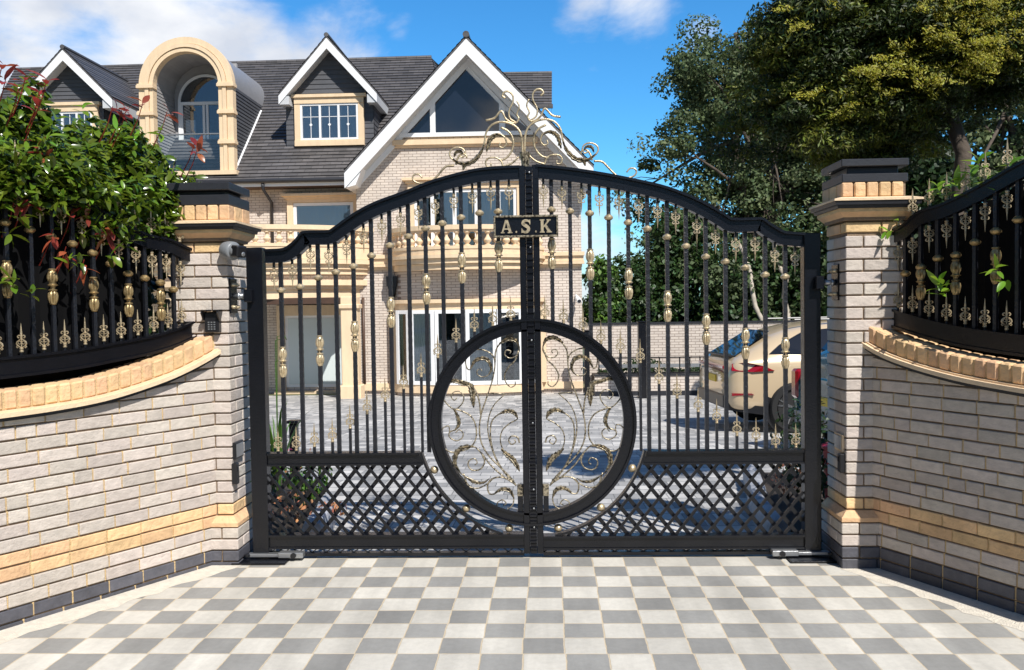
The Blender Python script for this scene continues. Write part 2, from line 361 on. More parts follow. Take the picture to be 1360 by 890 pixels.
def slatemat():
    m = M['slate']; t = m.node_tree; lk = t.links.new; b = t.nodes['Principled BSDF']
    geo = n_(t, 'ShaderNodeNewGeometry'); sp = n_(t, 'ShaderNodeSeparateXYZ'); lk(geo.outputs['Position'], sp.inputs[0])
    cb = n_(t, 'ShaderNodeCombineXYZ'); lk(sp.outputs[0], cb.inputs[0]); lk(sp.outputs[2], cb.inputs[1])
    br = n_(t, 'ShaderNodeTexBrick'); lk(cb.outputs[0], br.inputs['Vector']); br.inputs['Scale'].default_value = 1; br.inputs['Brick Width'].default_value = .34; br.inputs['Row Height'].default_value = .121
    br.inputs['Mortar Size'].default_value = .008; br.inputs['Color1'].default_value = (.72, .72, .72, 1); br.inputs['Color2'].default_value = (1.25, 1.22, 1.2, 1); br.inputs['Mortar'].default_value = (.35, .35, .35, 1)
    mx_ = n_(t, 'ShaderNodeMix', data_type='RGBA', blend_type='MULTIPLY'); mx_.inputs[0].default_value = .8; src = b.inputs['Base Color'].links[0].from_socket
    lk(src, mx_.inputs[6]); lk(br.outputs['Color'], mx_.inputs[7]); lk(mx_.outputs[2], b.inputs['Base Color'])
slatemat()
def housebrick():
    m, t, b = newmat('house_brick'); lk = t.links.new
    geo = n_(t, 'ShaderNodeNewGeometry'); sp = n_(t, 'ShaderNodeSeparateXYZ'); lk(geo.outputs['Position'], sp.inputs[0])
    a = n_(t, 'ShaderNodeMath', operation='ADD'); lk(sp.outputs[0], a.inputs[0]); lk(sp.outputs[1], a.inputs[1])
    cb = n_(t, 'ShaderNodeCombineXYZ'); lk(a.outputs[0], cb.inputs[0]); lk(sp.outputs[2], cb.inputs[1])
    br = n_(t, 'ShaderNodeTexBrick'); lk(cb.outputs[0], br.inputs['Vector']); br.inputs['Scale'].default_value = 1
    br.inputs['Brick Width'].default_value = .225; br.inputs['Row Height'].default_value = .075; br.inputs['Mortar Size'].default_value = .0065; br.inputs['Mortar Smooth'].default_value = .2
    br.inputs['Color1'].default_value = (.66, .575, .495, 1); br.inputs['Color2'].default_value = (.57, .495, .43, 1); br.inputs['Mortar'].default_value = (.28, .21, .17, 1); br.inputs['Bias'].default_value = 0
    nz = n_(t, 'ShaderNodeTexNoise'); nz.inputs['Scale'].default_value = 1.3; nz.inputs['Detail'].default_value = 6; lk(geo.outputs['Position'], nz.inputs['Vector'])
    mr = n_(t, 'ShaderNodeMapRange'); lk(nz.outputs['Fac'], mr.inputs[0]); mr.inputs[1].default_value = .3; mr.inputs[2].default_value = .7; mr.inputs[3].default_value = .9; mr.inputs[4].default_value = 1.1
    h = n_(t, 'ShaderNodeHueSaturation'); lk(br.outputs['Color'], h.inputs['Color']); lk(mr.outputs[0], h.inputs['Value']); lk(h.outputs[0], b.inputs['Base Color'])
    b.inputs['Roughness'].default_value = .9
    bp = n_(t, 'ShaderNodeBump'); bp.invert = True; bp.inputs['Strength'].default_value = .8; bp.inputs['Distance'].default_value = .01; lk(br.outputs['Fac'], bp.inputs['Height']); lk(bp.outputs[0], b.inputs['Normal'])
    return m
M['hbrick'] = housebrick()

def checkermat(name, W, tx, ty, dark, light, joint, jw, sep, stag=.07):
    # square setts laid chequerwise in world X/Y with slightly irregular joints
    m, t, b = newmat(name); lk = t.links.new
    def mth(op, a, b_=None, c=None):
        n = n_(t, 'ShaderNodeMath', operation=op)
        for i, q in enumerate((a, b_, c)):
            if q is None: continue
            if isinstance(q, (int, float)): n.inputs[i].default_value = q
            else: lk(q, n.inputs[i])
        return n.outputs[0]
    geo = n_(t, 'ShaderNodeNewGeometry'); sp = n_(t, 'ShaderNodeSeparateXYZ'); lk(geo.outputs['Position'], sp.inputs[0])
    wob = n_(t, 'ShaderNodeTexNoise'); wob.inputs['Scale'].default_value = 9; wob.inputs['Detail'].default_value = 3; lk(geo.outputs['Position'], wob.inputs['Vector'])
    ws = n_(t, 'ShaderNodeSeparateColor'); lk(wob.outputs['Color'], ws.inputs[0])
    v0 = mth('DIVIDE', mth('SUBTRACT', sp.outputs[1], ty), W)
    v0 = mth('ADD', v0, mth('MULTIPLY', mth('SUBTRACT', ws.outputs[1], .5), .05))
    row = mth('FLOOR', v0)
    wn = n_(t, 'ShaderNodeTexWhiteNoise', noise_dimensions='1D'); lk(row, wn.inputs['W'])
    u0 = mth('ADD', mth('DIVIDE', mth('SUBTRACT', sp.outputs[0], tx), W), mth('MULTIPLY', mth('SUBTRACT', wn.outputs[0], .5), stag))
    u0 = mth('ADD', u0, mth('MULTIPLY', mth('SUBTRACT', ws.outputs[0], .5), .05))
    col = mth('FLOOR', u0)
    par = mth('FLOORED_MODULO', mth('ADD', row, col), 2)
    par = mth('ABSOLUTE', par)
    fu, fv = mth('FRACT', u0), mth('FRACT', v0)
    eu = mth('MINIMUM', fu, mth('SUBTRACT', 1, fu))
    if stag > .5: eu = mth('MULTIPLY', eu, 2.6)
    e = mth('MINIMUM', eu, mth('MINIMUM', fv, mth('SUBTRACT', 1, fv)))
    cb = n_(t, 'ShaderNodeCombineXYZ'); lk(row, cb.inputs[0]); lk(col, cb.inputs[1])
    w2 = n_(t, 'ShaderNodeTexWhiteNoise', noise_dimensions='2D'); lk(cb.outputs[0], w2.inputs['Vector'])
    cA = n_(t, 'ShaderNodeMix', data_type='RGBA'); cA.inputs[6].default_value = (*dark, 1); cA.inputs[7].default_value = (*light, 1)
    ps = mth('ADD', mth('MULTIPLY', par, sep), mth('MULTIPLY', w2.outputs[0], 1-sep)) if sep < 1 else par
    lk(ps, cA.inputs[0])
    nz = n_(t, 'ShaderNodeTexNoise'); nz.inputs['Scale'].default_value = 26; nz.inputs['Detail'].default_value = 8; nz.inputs['Roughness'].default_value = .7; lk(geo.outputs['Position'], nz.inputs['Vector'])
    nb = n_(t, 'ShaderNodeTexNoise'); nb.inputs['Scale'].default_value = 1.6; nb.inputs['Detail'].default_value = 6; lk(geo.outputs['Position'], nb.inputs['Vector'])
    val = mth('MULTIPLY', mth('ADD', .80, mth('MULTIPLY', nz.outputs['Fac'], .4)), mth('ADD', .88, mth('MULTIPLY', w2.outputs[0], .2)))
    val = mth('MULTIPLY', val, mth('ADD', .70, mth('MULTIPLY', nb.outputs['Fac'], .58)))
    ms_ = n_(t, 'ShaderNodeMapping'); ms_.inputs['Scale'].default_value = (2.6, .35, 1); lk(geo.outputs['Position'], ms_.inputs[0])
    nst = n_(t, 'ShaderNodeTexNoise'); nst.inputs['Scale'].default_value = 1.5; nst.inputs['Detail'].default_value = 7; nst.inputs['Roughness'].default_value = .6; lk(ms_.outputs[0], nst.inputs['Vector'])
    stn = n_(t, 'ShaderNodeMapRange'); lk(nst.outputs['Fac'], stn.inputs[0]); stn.inputs[1].default_value = .35; stn.inputs[2].default_value = .62; stn.inputs[3].default_value = .80; stn.inputs[4].default_value = 1.03
    val = mth('MULTIPLY', val, stn.outputs[0])
    h = n_(t, 'ShaderNodeHueSaturation'); lk(cA.outputs[2], h.inputs['Color']); lk(val, h.inputs['Value'])
    je = mth('ADD', e, mth('MULTIPLY', mth('SUBTRACT', nz.outputs['Fac'], .5), .05))
    jm = n_(t, 'ShaderNodeMapRange'); lk(je, jm.inputs[0]); jm.inputs[1].default_value = jw*.5; jm.inputs[2].default_value = jw; jm.inputs[3].default_value = 1; jm.inputs[4].default_value = 0
    cj = n_(t, 'ShaderNodeMix', data_type='RGBA'); lk(jm.outputs[0], cj.inputs[0]); lk(h.outputs[0], cj.inputs[6]); cj.inputs[7].default_value = (*joint, 1)
    lk(cj.outputs[2], b.inputs['Base Color']); b.inputs['Roughness'].default_value = .8
    hgt = mth('SUBTRACT', mth('MULTIPLY', nz.outputs['Fac'], .35), mth('MULTIPLY', jm.outputs[0], .5))
    hgt = mth('ADD', hgt, mth('MULTIPLY', w2.outputs[0], .3))
    bp = n_(t, 'ShaderNodeBump'); bp.inputs['Strength'].default_value = .5; bp.inputs['Distance'].default_value = .006; lk(hgt, bp.inputs['Height']); lk(bp.outputs[0], b.inputs['Normal'])
    return m
TW, TX, TY = .19447, -.1245, 5.5917
M['tiles'] = checkermat('chequered_setts', TW, TX, TY, (.300, .295, .278), (.60, .57, .505), (.56, .46, .32), .022, 1)
M['setts'] = checkermat('grey_block_paving', .235, TX, TY, (.27, .27, .27), (.60, .575, .54), (.12, .12, .12), .05, .25, stag=1.0)
# ------------------------------------------------------------------ ground
def gz(y):
    if y <= 5.8: return 0.0
    return -0.045*(min(y, 24)-5.8)
def sheet(name, x0, x1, ys, m, dz=0.0, xs=None, label=None):
    b = MB()
    for a, c in zip(ys[:-1], ys[1:]):
        b.add([(x0, a, gz(a)+dz), (x1, a, gz(a)+dz), (x1, c, gz(c)+dz), (x0, c, gz(c)+dz)], [(0, 1, 2, 3)])
    return b.build(name, m, kind='structure')
M['ground'] = mat('earth_ground', (.10, .11, .05), .95, var=.3, vscale=2, bump=.8, bscale=12)
sheet('ground', -900, 900, [-900, 5.8, 24, 1500], M['ground'], -.03)
sheet('entrance_paving', -3.4, 3.2, [-1.5, 5.76], M['tiles'], 0)
sheet('driveway_paving', -14, 14, [5.76, 24, 24.5], M['setts'], -.002)
M['asphalt'] = mat('asphalt', (.05, .05, .052), .9, var=.2, vscale=20, bump=.8, bscale=90)
sheet('road', -60, 60, [-9, -1.5], M['asphalt'], -.01)

# ------------------------------------------------------------------ boundary walls beside the gate
CH, Z0 = .0713, .028
class Frame:
    def __init__(s, p0, p1):
        s.o = np.array([*p0, 0.]); t = np.array([p1[0]-p0[0], p1[1]-p0[1], 0.]); s.t = t/np.linalg.norm(t)
        n = np.array([-s.t[1], s.t[0], 0.])
        s.n = n if n @ (-s.o) > 0 else -n          # towards the driveway
    def p(s, a, out=0, z=0): q = s.o+s.t*a+s.n*out; return np.array([q[0], q[1], z])
    def hit(s, x, y, out=0):
        q0 = s.o+s.n*out; d = ray(x, y); k = (q0[:2]@s.n[:2])/(d[:2]@s.n[:2]); Q = CAMP+d*k
        return float((Q-q0)@s.t), float(Q[2])
FL = Frame((-2.10, 5.46), (-2.78, 4.31)); FR = Frame((1.935, 5.386), (2.42, 4.46))
def smooth_interp(pts):
    xs = np.array([p[0] for p in pts]); ys = np.array([p[1] for p in pts])
    g = np.gradient(ys, xs)
    def f(x):
        if x <= xs[0]: return float(ys[0]+g[0]*(x-xs[0]))
        if x >= xs[-1]: return float(ys[-1]+g[-1]*(x-xs[-1])*0.3)
        i = int(np.searchsorted(xs, x)-1); i = max(0, min(i, len(xs)-2)); h = xs[i+1]-xs[i]; t = (x-xs[i])/h
        return float((2*t**3-3*t**2+1)*ys[i]+(t**3-2*t**2+t)*h*g[i]+(-2*t**3+3*t**2)*ys[i+1]+(t**3-t**2)*h*g[i+1])
    return f
def side_wall(F, zc, label, SL, Z0=.028):
    root = empty('boundary_wall', tuple(F.p(.6, -.1)), label, 'wall', 'brick boundary walls flanking the gate')
    grey, cream, eng, mort, mv = MB(), MB(), MB(), MB(), MB()
    nrow = int((1.45-Z0)/CH)+1
    for r in range(-1, nrow):
        z0 = Z0+CH*r; z1 = z0+CH-.0095; s = -.04-rnd.random()*.15 if r % 2 else -.04-.107+rnd.random()*.02
        tgt = eng if r in (-1, 0) else cream if r in (3, 4) else grey
        while s < SL:
            l = rnd.choice([.205, .205, .205, .205, .10]) if tgt is grey else .205
            a, e = max(s, -.03), min(s+l, SL)
            if e-a > .02:
                za, ze = min(z1, zc(a)-.005), min(z1, zc(e)-.005)
                if za-z0 > .006 or ze-z0 > .006:
                    za, ze = max(za, z0+.004), max(ze, z0+.004)
                    oo = rnd.uniform(-.0025, .003); zz = z0+rnd.uniform(-.0012, .0012)
                    tgt.bbox(F.p(a, oo, zz), F.t, -F.n, (0, 0, 1), e-a, .05, za-z0, .0035, ze-z0)
                    if e < SL: mv.bbox(F.p(e-.001, -.0065, z0-.001), F.t, -F.n, (0, 0, 1), .0115, .04, min(CH, max(.01, ze-z0+.004)), .001)
            s += l+.009
    NS = 40
    ss = [-.05+(SL+.05)*i/NS for i in range(NS+1)]
    T = []
    for a, e in zip(ss[:-1], ss[1:]):
        v = []
        for q in (a, e):
            for o in (-.011, -.22): v += [F.p(q, o, -.08), F.p(q, o, zc(q))]
        mort.add(v, [(0, 4, 5, 1), (2, 3, 7, 6), (1, 5, 7, 3)])
    mort.build('mortar_core', M['mortar_dk'], root); mv.build('mortar_joints', M['mortar'], root, kind=None)
    grey.build('grey_brickwork', M['brick'], root, label='pale grey stretcher courses'); cream.build('buff_brick_band', M['cream'], root, label='two courses of buff brick'); eng.build('plinth_course', M['engbrick'], root, label='dark blue bottom courses')
    # coping: black strip, stone lip, bricks on edge
    def strip(mb, o0, o1, h0, h1):
        v = []
        for q in ss: v += [F.p(q, o0, zc(q)+h0), F.p(q, o1, zc(q)+h0), F.p(q, o1, zc(q)+h1), F.p(q, o0, zc(q)+h1)]
        f = [(0, 1, 2, 3)]
        for i in range(len(ss)-1):
            b = i*4
            for k in range(4): k2 = (k+1) % 4; f.append((b+k, b+k2, b+4+k2, b+4+k))
        f.append((len(ss)*4-1, len(ss)*4-2, len(ss)*4-3, len(ss)*4-4)); mb.add(v, f)
    d = MB(); strip(d, .040, -.23, 0, .012); strip(d, .028, -.22, -.008, 0.001); d.build('drip_strip', M['capblack'], root)
    st = MB(); strip(st, .052, -.235, .0125, .036); strip(st, .030, -.235, .036, .046); st.build('stone_lip', M['stone'], root)
    c = MB(); s = -.02
    while s < SL:
        e = s+.063; z0 = zc(s)+.0465; z1 = zc(e)+.0465; sl = (z1-z0)/.063; tt = unit([F.t[0], F.t[1], sl])
        ln = math.hypot(.063, z1-z0)
        c.bbox(F.p(s, .018+rnd.uniform(-.003, .003), z0+rnd.uniform(-.001, .002)), tt, -F.n, (0, 0, 1), ln, .205, .098, .009); s += .0715
    c.build('brick_on_edge_coping', M['cream'], root)
    cj = MB(); strip(cj, .008, -.18, .047, .136); cj.build('coping_mortar', M['mortar'], root)
    return root
zcL = smooth_interp([(-.06, 1.318), (.03, 1.278), (.291, 1.185), (.5, 1.135), (.728, 1.094), (1.018, 1.070), (1.278, 1.062), (2.2, 1.06)])
zcR = smooth_interp([(-.079, 1.338), (.09, 1.265), (.346, 1.197), (.541, 1.162), (.963, 1.117), (1.4, 1.095), (2.0, 1.085)])
side_wall(FL, zcL, 'sunlit pale grey brick wall with buff band, left of the gate below the photinia hedge', 2.2)
side_wall(FR, zcR, 'shaded grey brick wall with buff band, right of the gate', 2.0, .066)

# light mortar bed between the walls and the setts
def bed(F, pts, name='paving_edge_bed'):
    b = MB(); v = [(*p, .0012) for p in pts]; b.add(v, [tuple(range(len(v)))]); b.build(name, M['concrete'], kind='structure')
bl = [(-1.93, 5.35), (-2.09, 5.35), (-2.20, 5.24), (-2.30, 5.08), (-2.47, 4.79), (-2.80, 4.24), (-3.4, 3.2), (-3.30, 3.2), (-2.72, 4.14), (-2.56, 4.44), (-2.43, 4.62), (-2.34, 4.74), (-2.21, 4.90), (-2.14, 5.04), (-2.02, 5.12), (-1.93, 5.22)]
bl = [tuple(F) for F in bl]
def bedpts(F, wd, SL=2.0):
    rr = random.Random(3); inner = []; outer = []
    s = -.10
    while s < SL:
        q = F.p(s, -.05); inner.append((q[0], q[1])); q = F.p(s, wd+rr.uniform(-.025, .03)); outer.append((q[0], q[1])); s += .09
    return inner+outer[::-1]
bed(FL, bedpts(FL, .17)); bed(FR, bedpts(FR, .20))

# ------------------------------------------------------------------ gate pillars
def pillar(xe, sgn, yf, zs, label, Z0=.028):
    # xe: exposed gate-side x of the plinth; sgn: +1 if the pillar body extends to +x from xe (right pillar)
    root = empty('gate_pillar', (xe+sgn*.18, yf+.18, 0), label, 'pillar', 'brick pillars either side of the gate')
    Wd, Dp, IN = .40, .40, .040
    grey, cream, eng, mort = MB(), MB(), MB(), MB()
    X = np.array([sgn, 0, 0.]); Yv = np.array([0, 1., 0]); Z = (0, 0, 1)
    ztopb = zs['flat0']
    def course(mb, z0, h, ins, r, tops=None):
        x0 = xe+sgn*ins; y0 = yf+ins; wd = Wd-ins; dp = Dp-ins; g = .0095
        j = lambda: rnd.uniform(-.002, .002)
        seq = [(0, .205), (.214, wd-.214)] if r % 2 else [(0, .10), (.109, .205), (.323, wd-.323)]
        for a, l in seq:
            if l > .02: mb.bbox((x0+sgn*a, y0+j(), z0), X, Yv, Z, l, .205 if (a == 0 and r % 2 == 0) else .095, h, .004)
        seq = [(0, .10), (.109, dp-.109)] if r % 2 else [(0, .205), (.214, dp-.214)]
        for a, l in seq:
            if a == 0: continue
            mb.bbox((x0+j()*.5, y0+a, z0), Yv, X, Z, l, .095, h, .004)
        # back and far side, plain
        mb.bbox((x0+sgn*.11, y0+dp, z0), X, -Yv, Z, wd-.11, .05, h, .004)
    n = 0; z = Z0-CH
    r = -1
    while True:
        z0 = Z0+CH*r
        if z0+CH > ztopb-.01: break
        h = CH-.0095
        if r <= 0: course(eng, z0, h, 0, r)
        elif r < 3: course(grey, z0, h, 0, r)
        elif r == 3:                                  # sloping plinth bricks
            x0, y0 = xe, yf
            for (a0, a1) in ((0, .39),):
                pass
            pr = [(0, 0), (0, .020), (IN, h), (IN, 0)]
            v = []
            for ins, zz in ((0, 0), (0, .024), (IN-.002, h)):
                v += [(xe+sgn*ins, yf+ins, z0+zz), (xe+sgn*Wd, yf+ins, z0+zz), (xe+sgn*ins, yf+Dp, z0+zz), (xe+sgn*Wd, yf+Dp, z0+zz)]
            f = []
            for k in (0, 4): f += [(k, k+1, k+5, k+4), (k, k+2, k+6, k+4)]
            f += [(8, 9, 11, 10), (0, 1, 3, 2)]
            cream.add(v, f)
        elif r == 4: course(cream, z0, h, IN, r)
        else:
            if z0+h > ztopb: break
            course(grey, z0, h, IN, r)
        r += 1
    zl = Z0+CH*r
    x_a, x_b = sorted((xe+sgn*.012, xe+sgn*(Wd-.01)))
    mort.box(x_a, x_b, yf+.012, yf+Dp-.01, -.05, Z0+CH*3)
    x_a, x_b = sorted((xe+sgn*(IN+.011), xe+sgn*(Wd-.012)))
    mort.box(x_a, x_b, yf+IN+.011, yf+Dp-.012, Z0+CH*3-.001, zs['corb0'])
    # last grey course fills up to the flat buff course
    if ztopb-zl > .02: course(grey, zl, ztopb-zl-.009, IN, r)
    course(cream, ztopb, zs['flat1']-ztopb-.008, IN, 1)
    # corbelled (sloping outwards) buff course
    def ring(mb, ins0, ins1, z0, z1, gaps=()):
        v = []
        for ins, zz in ((ins0, z0), (ins1, z1)):
            v += [(xe+sgn*ins, yf+ins, zz), (xe+sgn*(Wd-min(0, ins)), yf+ins, zz), (xe+sgn*(Wd-min(0, ins)), yf+Dp-min(0, ins), zz), (xe+sgn*ins, yf+Dp-min(0, ins), zz)]
        mb.add(v, [(0, 1, 5, 4), (1, 2, 6, 5), (2, 3, 7, 6), (3, 0, 4, 7), (3, 2, 1, 0), (4, 5, 6, 7)])
    c2 = MB(); ring(c2, IN+.002, -.015, zs['corb0'], zs['corb1']-.02); ring(c2, -.015, -.017, zs['corb1']-.0199, zs['corb1']); 
    gy = MB()
    for a in (.14, .33): gy.box(*sorted((xe+sgn*a-.003, xe+sgn*a+.003)), yf-.0145, yf+.02, zs['corb0']+.018, zs['corb1']-.001)
    for a in (.12, .30): gy.box(*sorted((xe-sgn*.0145, xe+sgn*.02)), yf+a-.003, yf+a+.003, zs['corb0']+.018, zs['corb1']-.001)
    c2.build('corbel_course', M['cream'], root)
    # drip and stone lip
    d = MB(); ring(d, -.028, -.032, zs['corb1']+.0005, zs['corb1']+.018); ring(d, -.046, -.050, zs['corb1']+.019, zs['lip0']); d.build('drip_strip', M['capblack'], root)
    l = MB(); ring(l, -.056, -.056, zs['lip0']+.0005, zs['lip0']+.012); ring(l, -.056, .0, zs['lip0']+.0125, zs['lip1']); l.build('stone_lip', M['stone'], root)
    # soldier course
    so_ = MB(); h = zs['sol1']-zs['lip1']-.002; a = .008
    mort2 = MB(); mort2.box(*sorted((xe+sgn*.02, xe+sgn*(Wd-.02))), yf+.02, yf+Dp-.02, zs['corb0'], zs['sol1']-.004); mort2.build('mortar_core', M['mortar_dk'], root)
    k = 0
    while a < Wd-.03:
        so_.bbox((xe+sgn*a, yf+.006+rnd.uniform(-.003, .002), zs['lip1']+.001), X, Yv, Z, min(.064, Wd-a), .10, h, .006); a += .073; k += 1
    a = .11
    while a < Dp-.03:
        so_.bbox((xe+sgn*.008+rnd.uniform(-.002, .002), yf+a, zs['lip1']+.001), Yv, X, Z, .135, .10, h, .006); a += .144
    so_.build('soldier_course', M['cream'], root)
    cp = MB(); 
    def cap(i, z0, z1): cp.bbox((xe+sgn*i, yf+i, z0), X, Yv, Z, Wd-2*i, Dp-2*i, z1-z0, .004)
    cap(.008, zs['sol1'], zs['t2']); cap(.05, zs['t2'], zs['slab0']); cap(.004, zs['slab0'], zs['top']); cap(.10, zs['top'], zs['top']+.012)
    cp.build('stepped_cap', M['capblack'], root)
    mort.build('mortar_joints', M['mortar_dk'], root)
    grey.build('grey_brickwork', M['brick'], root); cream.build('buff_brickwork', M['cream'], root); eng.build('plinth_course', M['engbrick'], root)
    return root
zR = dict(top=2.431, slab0=2.388, t2=2.345, sol1=2.295, lip1=2.208, lip0=2.182, corb1=2.140, corb0=2.073, flat1=2.071, flat0=2.004)
zL = dict(top=2.387, slab0=2.339, t2=2.311, sol1=2.248, lip1=2.154, lip0=2.130, corb1=2.094, corb0=2.027, flat1=2.025, flat0=1.959)
PL = pillar(-1.940, -1, 5.446, zL, 'sunlit brick gate pillar with dark stepped cap, carrying the camera and keypad')
PR = pillar(1.745, 1, 5.335, zR, 'half shaded brick gate pillar with dark stepped cap, beside the parked cars', .066)

# ------------------------------------------------------------------ ornament prototypes (scroll spear head, collar, fluted knuckle)
def arc2(cx, cz, r0, r1, a0, a1, n):
    return [(cx+(r0+(r1-r0)*i/n)*math.cos(R_(a0+(a1-a0)*i/n)), cz+(r0+(r1-r0)*i/n)*math.sin(R_(a0+(a1-a0)*i/n))) for i in range(n+1)]
def spear_mb(fl=1):
    b = MB(); _tb = b.tube
    b.tube = lambda p, r, n=5: _tb(p, [q*1.12 for q in r] if hasattr(r, '__len__') else r*1.12, n)
    T = lambda pts: [(x, 0, fl*z) for x, z in pts]
    k = 1.12
    b.tube(T([(0, .055), (0, .085), (0, .14)]), [.0032, .0052, .0008], 6)
    b.tube(T([(0, .0), (0, .06)]), .0026, 5)
    for s in (-1, 1):
        c1 = arc2(s*.013, .066, .0115, .004, 200 if s > 0 else -20, (200-300) if s > 0 else 280, 12)
        b.tube(T([(s*.004, .050)]+c1), [.003]*14, 5)
        b.tube(T([(0, .056), (s*.012, .049), (s*.023, .040), (s*.026, .030), (s*.020, .020), (s*.010, .014), (s*.003, .010)]), [.0028, .0034, .004, .004, .0038, .003, .0026], 5)
        b.tube(T(arc2(s*.010, .036, .008, .008, 0, 340, 8)), .0022, 5)
        b.tube(T([(s*.022, .020), (s*.027, .013), (s*.022, .008), (s*.017, .012)]), .0025, 5)
    b.lathe([(.003, fl*.058), (.006, fl*.054), (.003, fl*.050)], n=8)
    b.lathe([(.004, fl*.012), (.0105, fl*.008), (.0105, fl*.001), (.007, fl*-.003), (.0105, fl*-.007), (.0105, fl*-.013), (.006, fl*-.017)], n=10)
    return b
ORN = spear_mb(1); ORNP = spear_mb(-1)
COLLAR = MB().lathe([(.012, -.019), (.022, -.013), (.0285, -.004), (.0285, .004), (.022, .012), (.014, .018), (.012, .02)], n=16)
KPROF = [(.014, -.098), (.018, -.094), (.018, -.090), (.021, -.086), (.026, -.070), (.0285, -.050), (.0255, -.034), (.018, -.025), (.024, -.021), (.024, -.016), (.014, -.012), (.013, -.004), (.016, .002), (.027, .006), (.028, .010), (.020, .014),
         (.019, .022), (.0265, .034), (.0290, .052), (.026, .070), (.019, .086), (.017, .088), (.022, .091), (.022, .096), (.014, .099)]
def knuckle():
    b = MB(); v = []; n = 24
    for i, (r, z) in enumerate(KPROF):
        fl_ = (2 < i < 7) or (16 < i < 20)
        for k in range(n):
            a = 2*math.pi*k/n; rr = r*(1-.20*(k % 2)) if fl_ else r
            v.append((rr*math.cos(a)*.95, rr*math.sin(a)*.95, z))
    m = len(KPROF)
    b.add(v, [(i*n+k, i*n+(k+1) % n, (i+1)*n+(k+1) % n, (i+1)*n+k) for i in range(m-1) for k in range(n)]); return b
KNUCK = knuckle()
PROTO = {}
def ornament(kind, loc, parent, m='brass', name=None):
    # first use builds the mesh, later ones are copies sharing it
    key = (kind, m)
    if key not in PROTO:
        src = {'spear': ORN, 'pendant': ORNP, 'collar': COLLAR, 'knuckle': KNUCK}[kind]
        nm = {'spear': 'scroll_spearhead', 'pendant': 'scroll_drop', 'collar': 'bar_collar', 'knuckle': 'fluted_knuckle'}[kind]
        t = MB(); t.add([(x+loc[0], y+loc[1], z+loc[2]) for x, y, z in src.v], src.f)
        o = t.build(nm, M[m], parent, smooth='auto', origin=loc); PROTO[key] = o; return o
    o = PROTO[key].copy(); COL.objects.link(o); o.parent = parent
    o.location = chain_mat(parent).inverted() @ Vector(loc); return o
def hbar(mb, x, y, z0, z1, w=.0125, fr=None):        # hammered square bar with slightly pinched edges
    n = max(2, int((z1-z0)/.026)); pts = []; rs = []
    for i in range(n+1):
        z = z0+(z1-z0)*i/n; pts.append((x, y, z)); rs.append(w*1.414*(1.0 if i % 2 else .93))
    v = []
    for p, r in zip(pts, rs):
        for k in range(4):
            a = math.pi/4+k*math.pi/2+(fr or 0); v.append((p[0]+r*math.cos(a), p[1]+r*math.sin(a), p[2]))
    f = [(i*4+k, i*4+(k+1) % 4, i*4+4+(k+1) % 4, i*4+4+k) for i in range(n) for k in range(4)]+[(3, 2, 1, 0), (n*4, n*4+1, n*4+2, n*4+3)]
    mb.add(v, f)

# ------------------------------------------------------------------ railings on the walls
def offset_line(T, d):
    T = np.array(T, float); out = []
    for i in range(len(T)):
        t = T[min(i+1, len(T)-1)]-T[max(i-1, 0)]; t /= np.linalg.norm(t); nrm = np.array([t[1], -t[0]])
        if nrm[1] > 0: nrm = -nrm
        out.append(T[i]+nrm*d)
    return [tuple(p) for p in out]
def resample(pts, n):
    pts = np.array(pts, float); d = np.r_[0, np.cumsum(np.linalg.norm(np.diff(pts, axis=0), axis=1))]
    s = np.linspace(0, d[-1], n); return [(float(np.interp(a, d, pts[:, 0])), float(np.interp(a, d, pts[:, 1]))) for a in s]
def crom(pts, k=6):
    P_ = [np.array(p, float) for p in pts]; P_ = [2*P_[0]-P_[1]]+P_+[2*P_[-1]-P_[-2]]; out = []
    for i in range(1, len(P_)-2):
        for j in range(k):
            t = j/k; a, b, c, d = P_[i-1:i+3]
            out.append(.5*((2*b)+(-a+c)*t+(2*a-5*b+4*c-d)*t*t+(-a+3*b-3*c+d)*t**3))
    out.append(P_[-2]); return out
OFS = -.13
